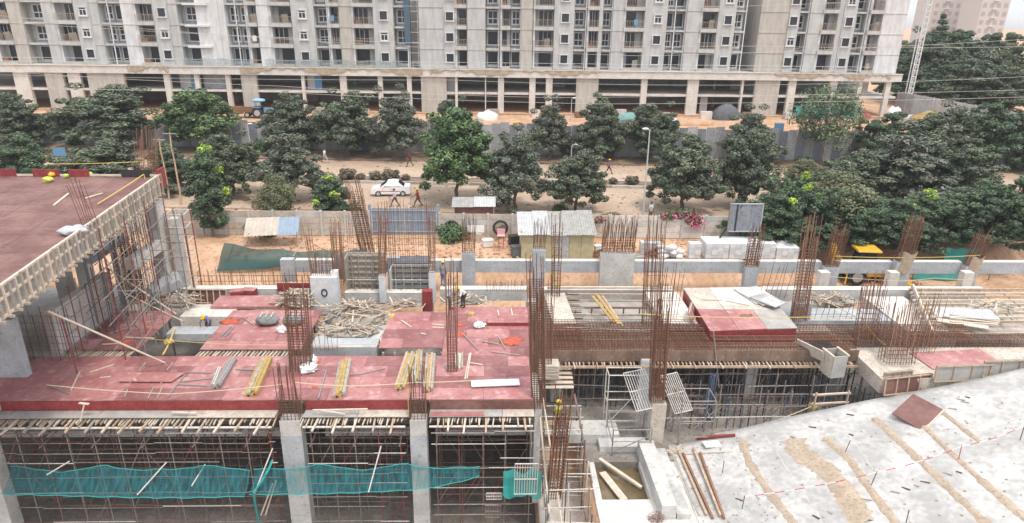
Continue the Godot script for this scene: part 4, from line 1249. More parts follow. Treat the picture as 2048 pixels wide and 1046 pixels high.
	var po := Vector3(22, -.8, 35)
	for k in 36:
		var f := (k % 12) / 12.0 * .36 + .02
		var row := k / 12
		var p := edge_at(f) - nrm * (.35 + row * .9) + Vector3(.1 * sin(k * 2.2), 0, .1 * cos(k * 1.7))
		bar(pr, "prop", Vector3(p.x, 4.25 if p.x < -22.9 and p.z < -37 else .8, p.z) + po, Vector3(p.x + .05 * sin(k), 6.95, p.z) + po, .024, [M.tube_rust_and_shade, M.tube, M.tube_rust_and_shade, M.tube_blue][k % 4])
	for row in 3:
		for y in [2.2, 3.6, 5.0, 6.3]:
			var pa := edge_at(.02) - nrm * (.35 + row * .9)
			var pb := edge_at(.38) - nrm * (.35 + row * .9)
			bar(pr, "ledger", Vector3(pa.x, y + .1 * row, pa.z) + po, Vector3(pb.x, y + .1 * row, pb.z) + po, .025, M.tube if row % 2 else M.tube_rust_and_shade)
	for k in 6:
		var pa := edge_at(.04 + k * .06) - nrm * .3
		var pb := edge_at(.10 + k * .06) - nrm * .5
		bar(pr, "brace", Vector3(pa.x, 2.0 + .3 * (k % 3), pa.z) + po, Vector3(pb.x, 5.8, pb.z) + po, .024, [M.tube, M.tube_rust_and_shade, M.tube_pale][k % 3])
	# scaffold tower by the back corner
	var w := thing("scaffold_tower", "slim scaffold tower with red legs right of the left block", "scaffold", Vector3(-20.06, 0.8, -41.59))
	for e in [[-.35, -.6], [.75, -.6], [-.35, .6], [.75, .6]]:
		bar(w, "upright", Vector3(e[0], -1.5, e[1]), Vector3(e[0], 5.0, e[1]), .035, M.tube_red if e[0] > 0 else M.tube)
	for y in [.2, 1.2, 2.15, 3.1, 4.05, 4.9]:
		for e in [[-.35, -.6, .75, -.6], [-.35, .6, .75, .6], [-.35, -.6, -.35, .6], [.75, -.6, .75, .6]]:
			bar(w, "ledger", Vector3(e[0] - .08, y, e[1]), Vector3(e[2] + .08, y, e[3]), .03, M.tube_pale)
	# bright safety jackets left at the back edge of the slab
	for k in [[Vector3(-26.46, 7.95, -40.17), 1, "lime safety jacket at the left end of the high slab"], [Vector3(-27.03, 7.95, -41.56), 2, "yellow safety jacket behind the lime one on the high slab"], [Vector3(-25.97, 7.95, -41.19), 3, "small yellow jacket right of the lime one on the high slab"], [Vector3(-24.89, 7.95, -41.75), 4, "smallest yellow jacket on the batten of the high slab"]]:
		mark(part(self, "safety_jacket", lump(Vector3(.3, .16, .2) * (1.0 if k[1] < 3 else .7), 60 + k[1], .4), M.lime if k[1] != 2 else M.yellow_paint, Transform3D(Basis(Vector3.UP, k[1] * .8), k[0] + Vector3(0, .14, 0))), k[2], "jacket", "safety jackets on the high slab")
	mark(part(self, "grey_bundle", lump(Vector3(.6, .22, .35), 71, .3), M.sheet_c, Transform3D(Basis(Vector3.UP, .4), Vector3(-19.32, 7.95, -30.33) + Vector3(0, .18, 0))), "small grey wrapped bundle on the high slab near its edge", "bundle")
	for k in [[Vector3(-23.06, 7.95, -35), Vector3(-23.69, 7.95, -37.44), "pale batten lying on the high slab at left"], [Vector3(-22.24, 7.95, -36.42), Vector3(-21.87, 7.95, -37.49), "short pale batten lying on the high slab"]]:
		mark(plank(self, "loose_batten", k[0] + Vector3(0, .04, 0), k[1] + Vector3(0, .04, 0), .1, .06, M.timber_pale), k[2], "batten", "battens on the high slab")

# ---- the red plywood decks --------------------------------------------------------------------------------------
func ply_field(t: Node3D, o: Vector3, x0: float, x1: float, z0: float, z1: float, seed_: int) -> void:
	# sheets of 2.44 x 1.22 m butted together, each a hair off level
	var rg := RandomNumberGenerator.new()
	rg.seed = seed_
	var nz := int(ceil((z1 - z0) / 1.22 - .05))
	var dz := (z1 - z0) / nz
	for j in nz:
		var x := x0
		var first := true
		while x < x1 - .05:
			var w := 2.44 if not (first and j % 2) else 1.22
			first = false
			var xe := minf(x + w, x1)
			var c := Vector3((x + xe) / 2, .785 + rg.randf_range(-.003, .006), z0 + (j + .5) * dz)
			boxr(t, "plywood_panel", c - o, Vector3(xe - x - .012, .03, dz - .012), [M.red_ply, M.red_ply_b, M.red_ply_c][rg.randi() % 3], Vector3(rg.randf_range(-.002, .002), 0, rg.randf_range(-.001, .001)))
			x = xe

func build_deck() -> void:
	var o := Vector3(-10, .8, -30)
	var t := thing("plywood_deck", "long red plywood deck across the front with joist ends", "formwork", o)
	ply_field(t, o, -26.0, 1.95, -31.75, -27.5, 1)
	ply_field(t, o, -2.66, 2.3, -38.0, -31.76, 2)
	ply_field(t, o, -6.1, -2.68, -37.2, -32.65, 3)
	# red fascia boards, then a grey shelf and the joist ends
	var fx := [-26.0, -22.0, -18.0, -14.0, -9.95, -8.7, -6.2, -3.85, -2.9, .5, 2.0]
	for i in fx.size() - 1:
		if i == 4 or i == 7: continue                    # columns pass here
		var m: Material = M.red_edge if i < 8 else M.old_ply
		box(t, "fascia_board", Vector3((fx[i] + fx[i + 1]) / 2, .53, -27.47) - o, Vector3(fx[i + 1] - fx[i] - .01, .47, .03), m)
		box(t, "shelf_board", Vector3((fx[i] + fx[i + 1]) / 2, .27, -27.16) - o, Vector3(fx[i + 1] - fx[i] - .02, .03, .58), M.grey_ply if i % 3 or i < 3 else M.dusty_ply)
	mark_part(box(t, "shelf_board", Vector3(-1.6, .31, -27.05) - o, Vector3(2.5, .03, .34), M.red_ply))
	var rg := RandomNumberGenerator.new()
	rg.seed = 9
	for k in 190:
		var x := -25.0 + k * .142 + rg.randf_range(-.06, .06)
		if absf(x + 9.3) < .62 or absf(x + 3.4) < .55: continue
		var big := k % 6 == 0
		var l := rg.randf_range(.5, .95) if not big else rg.randf_range(1.2, 1.5)
		var skew := rg.randf_range(-.14, .10)
		var w := .05 if not big else .085
		plank(t, "joist", Vector3(x, .16, -27.6) - o, Vector3(x + skew, .12, -26.95 + l - .3) - o, w, .075, [M.timber, M.timber_pale, M.timber, M.timber_pale, M.timber_grey][rg.randi() % 5])
	for q in [[-26.0, -10.0], [-8.6, -3.95], [-2.85, 1.9]]:
		bar(t, "ledger_beam", Vector3(q[0], .02, -26.45) - o, Vector3(q[1], .02, -26.45) - o, .055, M.tube_pale)
		bar(t, "ledger_beam", Vector3(q[0], -.02, -27.1) - o, Vector3(q[1], -.02, -27.1) - o, .05, M.tube)
	for z in [-28.6, -29.8, -31.0]:
		plank(t, "main_beam", Vector3(-26, .60, z) - o, Vector3(1.9, .60, z) - o, .12, .2, M.timber_grey)
	for k in 24: plank(t, "cross_beam", Vector3(-25.5 + k * 1.19, .71, -27.5) - o, Vector3(-25.5 + k * 1.19, .71, -31.7) - o, .09, .09, M.timber)
	# the gap behind the front strip
	for k in 6: plank(t, "gap_prop", Vector3(-5.8 + k * .62, -1.2, -32.3) - o, Vector3(-5.8 + k * .62, .72, -32.3) - o, .1, .1, M.timber_grey)
	for z in [-33.6, -35.4, -37.0]: plank(t, "main_beam", Vector3(-6.0, .62, z) - o, Vector3(2.2, .62, z) - o, .12, .2, M.timber_grey)
	var d1 := thing("plywood_deck", "small red plywood deck beside the left block's pale wall", "formwork", Vector3(-20.3, .8, -35))
	ply_field(d1, Vector3(-20.3, .8, -35), -22.4, -18.75, -37.4, -32.5, 5)
	var d2 := thing("plywood_deck", "small red plywood deck carrying two grey wrapped bundles", "formwork", Vector3(-12.8, .8, -35))
	ply_field(d2, Vector3(-12.8, .8, -35), -15.55, -10.2, -37.5, -32.5, 6)
	for q in [[d1, -22.3, -18.8], [d2, -15.5, -10.3]]:
		var dd: Node3D = q[0]
		for z in [-33.2, -34.8, -36.6]: plank(dd, "main_beam", Vector3(q[1], .62, z) - dd.position, Vector3(q[2], .62, z) - dd.position, .12, .2, M.timber_grey)
		var n := int((q[2] - q[1]) / .2)
		for k in n:
			var x: float = q[1] + .1 + k * .2 + rg.randf_range(-.03, .03)
			plank(dd, "joist", Vector3(x, .66, -33.0) - dd.position, Vector3(x - .22 + rg.randf_range(-.05, .05), .60, -31.78) - dd.position, .07, .07, M.timber_pale if k % 3 else M.timber)
		for x in [q[1] + .3, q[2] - .3]:
			for z in [-33, -36.8]: bar(dd, "prop", Vector3(x, -2.7, z) - dd.position, Vector3(x, .55, z) - dd.position, .06, M.tube_rust_and_shade)
	# concrete beams and pockets between the decks, at the same level
	var bm := [[Vector3(-18.6, -.1, -36.2), Vector3(-15.7, .35, -35.2), "grey concrete beam below the worker in the deck gap", M.concrete_grey], [Vector3(-18.6, -.2, -38.9), Vector3(-15.6, .55, -37.1), "pale concrete slab piece behind the worker in the deck gap", M.concrete_pale], [Vector3(-9.9, -.5, -34.3), Vector3(-6.3, .55, -33.2), "grey concrete beam in front of the timber heap", M.concrete_grey], [Vector3(-21.0, .05, -32.6), Vector3(-2.7, .2, -32.35), "long timber ledger spanning the dark gap behind the deck", M.timber_grey], [Vector3(-10.1, -.6, -38.6), Vector3(-6.2, .25, -34.4), "rough concrete pad carrying the timber heap", M.concrete]]
	mark(box(self, "foot_board", Vector3(-17.0, -.42, -36.65), Vector3(2.6, .06, .7), M.timber_grey), "foot board under the worker in the deck gap", "board")
	for q in bm: mark(span(self, "concrete_beam" if q[3] != M.timber_grey else "timber_ledger", q[0], q[1], q[3]), q[2], "beam")

func mark_part(o: Node) -> void:
	o.set_meta("label", "reddish board laid on the grey shelf")

# ---- scaffold, columns and nets under the front edge ------------------------------------------------------------
func build_front_scaffold() -> void:
	var labels := ["dense tube scaffold under the deck, left of the first column", "tube scaffold under the deck between the two grey columns", "tube scaffold under the deck right of the second column"]
	var xr := [[-25.2, -10.2], [-8.4, -4.2], [-2.6, 1.8]]
	var rg := RandomNumberGenerator.new()
	rg.seed = 77
	for b in 3:
		var x0: float = xr[b][0]
		var x1: float = xr[b][1]
		var t := thing("tube_scaffold", labels[b], "scaffold", Vector3((x0 + x1) / 2, -7.6, -28), 0, "scaffolds below the front deck")
		var o := t.position
		var n := maxi(3, int(round((x1 - x0) / 1.15)))
		for row in 3:
			var z := -26.7 - row * 1.6
			for i in n + 1:
				var x := lerpf(x0, x1, float(i) / n) + rg.randf_range(-.06, .06)
				var m: Material = [M.tube_rust_and_shade, M.tube, M.tube, M.tube_rust_and_shade, M.tube, M.tube_red, M.tube_rust_and_shade][rg.randi() % 7]
				bar(t, "upright", Vector3(x + rg.randf_range(-.05, .05), -7.6, z) - o, Vector3(x, -.05 - .1 * row, z) - o, .028 if row == 0 else .022, m if row == 0 else M.tube_rust_and_shade)  # rear rows get the darker tube colour as painted interior shade
				if row < 3 and i % 2 == row % 2: bar(t, "transom", Vector3(x, -1.0 - row * .9, z + .3) - o, Vector3(x, -1.0 - row * .9, z - 1.5) - o, .03, M.tube)
			var y := -.42 - row * .2
			while y > -7.3:
				var x := x0 - .2
				while x < x1:
					var l := rg.randf_range(2.2, 4.4)
					var xe := minf(x + l, x1 + .2)
					var yy := y + rg.randf_range(-.05, .05)
					if rg.randf() < (.95 if row == 0 else .8): bar(t, "ledger", Vector3(x, yy, z + .06) - o, Vector3(xe, yy + rg.randf_range(-.02, .02), z + .06) - o, .024 if row == 0 else .019, [M.tube_pale, M.tube, M.tube, M.tube_rust_and_shade, M.tube][rg.randi() % 5] if row == 0 else M.tube_rust_and_shade)  # rear ledgers darkened by colour too, for shade under the deck
					x = xe
				y -= [.52, .62, .55, .85][rg.randi() % 4]
			for i in n:
				if rg.randf() < .75:
					var xa := lerpf(x0, x1, float(i) / n)
					var yb := -1.6 - 1.7 * (rg.randi() % 3)
					bar(t, "brace", Vector3(xa, yb - 1.3, z - .1) - o, Vector3(xa + 1.15 * (1 if rg.randf() < .8 else -1), yb + .9, z - .1) - o, .026, [M.tube_rust_and_shade, M.tube, M.tube_red][rg.randi() % 3])
	# the two front columns, with pour joints
	for q in [[-9.26, .98, "wide grey concrete column in the front row, left of the two"], [-3.40, .78, "grey concrete column in the front row, right of the two"]]:
		var c := thing("concrete_column", q[2], "column", Vector3(q[0], -7.6, -27.05), 0, "front row columns")
		var y := 0.0
		for h in [2.4, 2.6, 1.9, .85]:
			box(c, "lift", Vector3(.006 * sin(y), y + h / 2, 0), Vector3(q[1] - .02 * fmod(y, 1.0), h - .015, .62), M.concrete_grey if int(y) % 2 else M.concrete)
			y += h
	for q in [[-26.0, -9.8, "grey spandrel beam behind the scaffold, left of the wide column"], [-8.7, -3.85, "grey spandrel beam behind the scaffold between the columns"], [-2.95, 2.0, "grey spandrel beam behind the scaffold right of the columns"]]: mark(span(self, "spandrel_beam", Vector3(q[0], -3.15, -30.6), Vector3(q[1], -2.8, -30.3), M.concrete), q[2], "beam", "spandrel beams behind the scaffold")
	# columns standing in the dark storey behind
	for q in [[-22.9, -26.4]]:
		var c := box(self, "concrete_column", Vector3(q[0], -3.7, q[1]), Vector3(.8, 7.8 if q[1] < -27 else 7.0, .7), M.concrete)
		mark(c, "concrete column in the dark storey behind the scaffold" if q[1] < -27 else "grey column at the far left edge of the front scaffold", "column", "rear columns" if q[1] < -27 else "")
	# teal catch net: wavy upper edge tied to the tubes, lower edge drawn outwards
	var nets := [[-22.0, -11.2, "left teal catch net slung across the front scaffold"], [-11.0, -.55, "right teal catch net slung across the front scaffold"]]
	for k in 2:
		var rows := []
		var na: float = nets[k][0]
		var nb: float = nets[k][1]
		for r in 9:
			var row := []
			for i in 41:
				var f := i / 40.0
				var x := lerpf(na, nb, f)
				var top := -1.92 - .28 * absf(sin(f * PI * 2.5 + k)) + .05 * sin(f * 23)
				var low := -2.80 - .13 * sin(f * PI) + (.10 if k == 0 else -.02) * sin(f * 4 + 1) + (.5 * pow(maxf(0.0, f - .72) / .28, 1.6) if k == 1 else 0.0)
				var g := r / 8.0
				row.append(Vector3(x, lerpf(top, low, g) - .18 * sin(g * PI), lerpf(-26.32, -25.35 - (.5 * f if k == 1 else 0.0), g) + .03 * sin(x * 5 + r)))
			rows.append(row)
		var net := thing("catch_net", nets[k][2], "net", Vector3.ZERO, 0, "catch nets on the front scaffold")
		part(net, "netting", sheet(rows), M.net)
		var pa := []
		var pb := []
		for i in 41:
			pa.append(rows[0][i])
			pb.append(rows[8][i])
		for e in [pa, pb]:
			var s := st()
			add_path(s, e, .022, 5)
			part(net, "edge_rope", done(s), M.net_teal)
	for q in [[Vector3(-15.13, -1.97, -26.4), Vector3(-15.96, -2.75, -25.3), "pale pole through the left catch net"], [Vector3(-10.2, -1.38, -26.5), Vector3(-10.78, -2.85, -25.3), "pale pole with teal cord where the catch nets meet"], [Vector3(-5.18, -1.28, -26.5), Vector3(-5.59, -2.7, -25.3), "white banded pole through the right catch net"], [Vector3(-19.47, -1.8, -26.4), Vector3(-19.94, -1.86, -25.6), "pale pole at the left end of the catch net"], [Vector3(-13.31, -2.04, -26.4), Vector3(-13.73, -2.68, -25.8), "short pole behind the left catch net"]]:
		mark(bar(self, "net_pole", q[0] + (q[0] - q[1]) * .1, q[1], .035, M.tube_pale), q[2], "pole", "poles holding the catch nets")
	mark(rope(self, "teal_rope", [Vector3(-10.06, -1.57, -26.2), Vector3(-10.25, -1.94, -25.6), Vector3(-10.76, -2.62, -25.25), Vector3(-11.01, -5, -26)], .05, .05, M.net_teal), "twisted teal cord hanging where the catch nets meet", "cord")
	for q in [[Vector3(-10.13, -2.76, -26), Vector3(-10.86, -4.53, -26), "pale batten leaning below the twisted teal cord"], [Vector3(-9.99, -2.67, -26.1), Vector3(-10.69, -4.62, -26.1), "second pale batten leaning below the twisted teal cord"]]:
		mark(plank(self, "leaning_batten", q[0], q[1], .08, .06, M.timber_pale), q[2], "batten", "battens leaning in the scaffold")
	# teal cloth and steel gratings at the right end
	var rows2 := []
	for r in 7:
		var row := []
		for i in 15: row.append(Vector3(lerpf(.55, 2.35, i / 14.0), -2.2 - r * .24 + .1 * sin(i * .7 + r * .4), -26.1 + .1 * sin(i * 1.1) + .05 * sin(r * 1.3)))
		rows2.append(row)
	mark(part(self, "teal_cloth", sheet(rows2), M.net_teal), "opaque teal cloth hung behind the white grating", "cloth")
	grating("white steel grating leaning before the teal cloth", Vector3(1.59, -2.25, -25.6), 1.05, 2.0, .18, M.tube_pale)
	grating("grey steel grating in the dark bay left of teal cloth, upper", Vector3(0.13, -4.03, -26.6), .75, .45, .2, M.tube_pale)
	grating("grey steel grating in the dark bay left of teal cloth, lower", Vector3(0.08, -4.92, -26.6), .75, .9, .2, M.tube)

func grating(label: String, at: Vector3, w: float, l: float, tilt: float, m: Material, turn := 0.0) -> Node3D:
	var g := thing("steel_grating", label, "grating", at, turn, "steel gratings")
	var inner := Basis(Vector3(1, 0, 0), tilt)
	for i in 10: bar(g, "slat", inner * Vector3(-w / 2 + w * i / 9.0, l / 2, 0), inner * Vector3(-w / 2 + w * i / 9.0, -l / 2, 0), .022, m)
	for y in [-l / 2, 0.0, l / 2]: bar(g, "cross_bar", inner * Vector3(-w / 2, y, .01), inner * Vector3(w / 2, y, .01), .028, m)
	return g

# ---- the back of the new building: two beam lines with columns, a shear wall, box forms --------------------------------
func build_back_frame() -> void:
	var f := thing("concrete_frame", "far line of pale concrete beams and columns before the earth bank", "frame", Vector3(10, -2.7, -45.7))
	var o := f.position
	var cols := [[-14.5, .9, 1.2], [-7.0, .9, 1.4], [-1.68, .95, 1.69], [3.34, .92, 1.97], [8.98, 2.45, 1.73], [18.79, .95, .74], [24.6, 1.15, .76], [29.87, 1.1, 1.2], [34.98, 1.0, .87], [41.0, 1.0, .87]]
	for c in cols:
		box(f, "shear_wall" if c[1] > 2 else "column", Vector3(c[0], (c[2] - 2.7) / 2, -45.35) - o, Vector3(c[1], c[2] + 2.7, .55), M.concrete_grey if c[1] < 2 else M.concrete)
	var n := cols.size()
	for i in n - 1:
		var a: float = cols[i][0] + cols[i][1] / 2
		var b: float = cols[i + 1][0] - cols[i + 1][1] / 2
		box(f, "beam", Vector3((a + b) / 2, .54, -45.75) - o, Vector3(b - a + .04, .88, .38), M.concrete_grey)
		box(f, "beam_top", Vector3((a + b) / 2, .995, -45.8) - o, Vector3(b - a, .035, .46), M.concrete_pale)
	for x in [23.6, 28.6, 34.0]: box(f, "pier", Vector3(x, -.9, -44.2) - o, Vector3(.7, 3.4, .6), M.concrete_pale)
	# nearer line
	var g := thing("concrete_frame", "nearer line of concrete beams behind the red decks", "frame", Vector3(0, -2.7, -41))
	o = g.position
	for q in [[-22.3, -11.2, .0], [-9.6, -4.4, -.25], [-3.4, 2.3, .0], [3.2, 11.9, -.04], [18.0, 33.0, .02]]:
		box(g, "beam", Vector3((q[0] + q[1]) / 2, .39 + q[2], -41.0) - o, Vector3(q[1] - q[0], .78, .5), M.concrete)
		box(g, "beam_top", Vector3((q[0] + q[1]) / 2, .795 + q[2], -41.05) - o, Vector3(q[1] - q[0] - .02, .03, .62), M.concrete_pale)
	for x in [-22, -16, -10.6, -4.2, 2.6, 8.2, 12.2, 19.5, 25.5, 31.5]: box(g, "column", Vector3(x, -1.35, -40.9) - o, Vector3(.7, 2.66, .6), M.concrete)
	# pale wall stub with a black ring on it
	var w := thing("wall_stub", "white concrete wall stub with a black ring on its face", "wall", Vector3(-10.45, 0, -39.5))
	box(w, "wall", Vector3(0, 1.0, 0), Vector3(1.65, 2.5, .7), M.block)
	box(w, "kerb", Vector3(.62, 2.35, -.1), Vector3(.4, .4, .5), M.white_sheet)
	var torus := TorusMesh.new()
	torus.inner_radius = .16
	torus.outer_radius = .25
	torus.rings = 18
	torus.ring_segments = 8
	part(w, "ring", torus, M.black, Transform3D(Basis(Vector3(1, 0, 0), PI / 2).scaled(Vector3(.8, 1.1, 1)), Vector3(0, 1.25, .38)))
	# timber faced box form and darker steel faced form, between stubs of columns
	form_box("grey timber faced wall form between rebar columns", Vector3(-8.35, .0, -41.6), 2.3, 2.8, M.timber_grey, M.dusty_ply)
	form_box("dark steel faced wall form right of the timber faced one", Vector3(-5.35, .0, -41.6), 2.6, 1.95, M.concrete, M.tarp)
	for q in [[-7.05, 1.9, "short pale column stub between the two wall forms"], [-3.85, 2.1, "short pale column stub right of the dark wall form"]]:
		mark(box(self, "column_stub", Vector3(q[0], q[1] / 2, -40.55), Vector3(.42, q[1], .35), M.block), q[2], "column", "column stubs by the wall forms")
	mark(box(self, "grey_hopper", Vector3(-5.6, .5, -45.0), Vector3(2.4, 1.6, 1.4), M.tarp), "grey box skip behind the dark wall form", "skip")
	mark(part(self, "gravel_heap", lump(Vector3(1.6, 1.2, 1.0), 15, .12), M.tarp, Transform3D(Basis.IDENTITY, Vector3(-9.6, .9, -44.6))), "dark grey gravel heap behind the timber faced form", "gravel")
	# rebar starter grid along the left of the far line
	var r := thing("rebar_grid", "grid of upright starter bars along the bank at left", "rebar", Vector3(-15.5, 0, -43.5))
	for k in 44: bar(r, "bar", Vector3(-4.6 + k * .2, -.9, .2 * sin(k * 1.7)), Vector3(-4.6 + k * .2 + .05 * sin(k * 3.1), .95 + .25 * sin(k * 2.3), .2 * sin(k * 1.7)), .017, M.rust_light if k % 2 else M.rust)
	for y in [-.1, .3, .7]: bar(r, "cross_bar", Vector3(-4.7, y, .22), Vector3(4.2, y + .05, .22), .017, M.rust)
	mark(span(self, "earth_beam", Vector3(-21.5, -.6, -44.1), Vector3(-11.0, -.05, -42.9), M.soil), "low earth ledge behind the starter bar grid", "earth")
	# red panels standing on the nearer line
	batten_panel("dark red shutter panel with seven battens leaning on the beam", Vector3(-18.22, 0.4, -40.3), 2.5, 1.15, 6, -.15, M.old_ply, M.timber_pale)
	for q in [[Vector3(-16.24, 0.27, -40.2), .2, "left red box form standing behind the middle deck"], [Vector3(-15.51, 0.3, -40.3), -.1, "right red box form standing behind the middle deck"]]:
		var b := thing("box_form", q[2], "formwork", q[0] - Vector3(0, .45, 0), q[1], "red box forms behind the middle deck")
		for e in [-.38, .38]: box(b, "side", Vector3(e, .55, 0), Vector3(.04, 1.15, .5), M.red_edge)
		box(b, "face", Vector3(0, .55, .25), Vector3(.8, 1.1, .04), M.red_edge)
		box(b, "back", Vector3(0, .55, -.25), Vector3(.8, 1.15, .04), M.red_edge)
		box(b, "rim", Vector3(0, 1.13, 0), Vector3(.84, .05, .56), M.red_ply)
	mark(box(self, "red_board", Vector3(-12.68, 1.08, -40.6) + Vector3(0, -.1, 0), Vector3(2.3, .62, .06), M.red_edge), "long dark red board on the beam left of the white stub", "board")
	mark(box(self, "red_post_form", Vector3(-4.07, 0.69, -39.3), Vector3(.62, 1.35, .5), M.red_edge), "narrow red column form at the end of the timber heap", "formwork")
	mark(span(self, "pink_slab", Vector3(-17.2, .55, -39.9), Vector3(-13.0, .72, -38.2), M.red_ply_c), "dusty pink board laid behind the middle deck", "board")
	mark(span(self, "grey_board", Vector3(-13.0, .56, -40.3), Vector3(-11.4, 1.05, -40.2), M.grey_ply), "grey board standing left of the white stub", "board")
	# heaps of used timber
	stick_heap("tangled heap of used timber behind the grey beam", Vector3(-8.3, .35, -37.4), 2.4, 1.5, 1.0, 120, 5)
	stick_heap("lower heap of timber offcuts on the pad before the tangle", Vector3(-8.2, .3, -35.5), 1.9, .9, .45, 70, 6)
	stick_heap("heap of timber offcuts behind the wrapped bundles", Vector3(-12.0, .85, -38.6), 1.3, .7, .75, 60, 7)
	stick_heap("timber scraps between red deck and back beam", Vector3(-1.8, .55, -39.4), 1.8, .6, .35, 40, 8)
	stick_heap("timber scraps in the corner under the left block", Vector3(-19.3, .85, -38.6), 1.2, .9, .45, 40, 9)
	stick_heap("long steel and timber lengths right of the tangle", Vector3(-5.4, .5, -39.0), 1.4, .4, .2, 26, 10)

func form_box(label: String, at: Vector3, w: float, h: float, face: Material, rib: Material) -> void:
	var b := thing("wall_form", label, "formwork", at, 0, "wall forms at the back")
	box(b, "back_face", Vector3(0, h / 2, -.7), Vector3(w, h, .06), face)
	for e in [-1, 1]: box(b, "side_face", Vector3(e * w / 2, h / 2, -.1), Vector3(.06, h, 1.2), face)
	var n := int(h / .36)
	for i in n: plank(b, "waler", Vector3(-w / 2, .2 + i * h / n, -.62), Vector3(w / 2, .2 + i * h / n, -.62), .08, .1, rib)
	for i in 5: plank(b, "stud", Vector3(-w / 2 + .2 + i * (w - .4) / 4, 0, -.53), Vector3(-w / 2 + .2 + i * (w - .4) / 4, h, -.53), .07, .06, face)
	for y in [.55, 1.3]: bar(b, "tie_tube", Vector3(-w / 2, y, .45), Vector3(w / 2, y, .45), .03, M.tube_pale)
	for e in [-.6, .5]: bar(b, "upright", Vector3(e, 0, .45), Vector3(e, h - .3, .45), .03, M.tube)

func batten_panel(label: String, at: Vector3, w: float, h: float, n: int, lean: float, face: Material, bat: Material, turn := 0.0) -> void:
	var b := thing("shutter_panel", label, "formwork", at, turn, "shutter panels with battens")
	var bs := Basis(Vector3(1, 0, 0), lean)
	part(b, "sheet", box_mesh(Vector3(w, h, .03)), face, Transform3D(bs, Vector3.ZERO))
	for i in n + 1: part(b, "batten", box_mesh(Vector3(.06, h, .06)), bat, Transform3D(bs, bs * Vector3(-w / 2 + .03 + (w - .06) * i / n, 0, .045)))
	for e in [-1, 1]: part(b, "rail", box_mesh(Vector3(w, .06, .05)), bat, Transform3D(bs, bs * Vector3(0, e * (h / 2 - .03), .09)))

func stick_heap(label: String, at: Vector3, rx: float, rz: float, h: float, n: int, seed_: int) -> void:
	var rg := RandomNumberGenerator.new()
	rg.seed = seed_
	var t := thing("timber_heap", label, "timber", at, 0, "heaps of used timber")
	part(t, "core", lump(Vector3(rx * .8, h * .55, rz * .8), seed_, .2), M.timber_grey)
	for i in n:
		var f := rg.randf()
		var p := Vector3(rg.randfn() * rx * .42, 0, rg.randfn() * rz * .42)
		p.y = h * maxf(.05, 1.0 - (p.x * p.x / (rx * rx) + p.z * p.z / (rz * rz)) * 1.1) * rg.randf_range(.75, 1.0)
		var a := rg.randf() * TAU
		var l := rg.randf_range(.3, .75)
		var d := Vector3(cos(a) * l, rg.randf_range(-.22, .22), sin(a) * l * .7)
		plank(t, "stick", p - d, p + d, rg.randf_range(.04, .1), .04, [M.timber_grey, M.timber_pale, M.timber, M.timber_grey, M.dusty_ply][rg.randi() % 5])

# ---- right half: reinforcement of the wide beam, open formwork, props below ------------------------------------------
func stirrup(w: float, h: float) -> ArrayMesh:
	var s := st()
	var c := [Vector3(0, -h / 2, -w / 2), Vector3(0, h / 2, -w / 2), Vector3(0, h / 2, w / 2), Vector3(0, -h / 2, w / 2), Vector3(0, -h / 2, -w / 2)]
	add_path(s, c, .017, 4)
	return done(s)

func beam_cage(label: String, a: Vector3, b: Vector3, w: float, h: float, step: float, bars_n: int) -> void:
	var t := thing("beam_cage", label, "rebar", (a + b) / 2, -atan2((b - a).z, (b - a).x), "beam cages")
	var l := (b - a).length()
	for i in bars_n:
		var z := -w / 2 + w * i / (bars_n - 1)
		for y in [-h / 2, h / 2]: bar(t, "bar", Vector3(-l / 2, y + .01 * sin(i * 2.0), z), Vector3(l / 2, y - .01 * sin(i * 3.0), z), .02, M.rust if i % 3 else M.rust_light)
	var sm := stirrup(w + .03, h + .03)
	var n := int(l / step)
	for i in n: part(t, "stirrup", sm, M.rust if i % 4 else M.rust_light, Transform3D(Basis(Vector3.UP, .02 * sin(i * 1.7)), Vector3(-l / 2 + (i + .5) * l / n, 0, 0)))

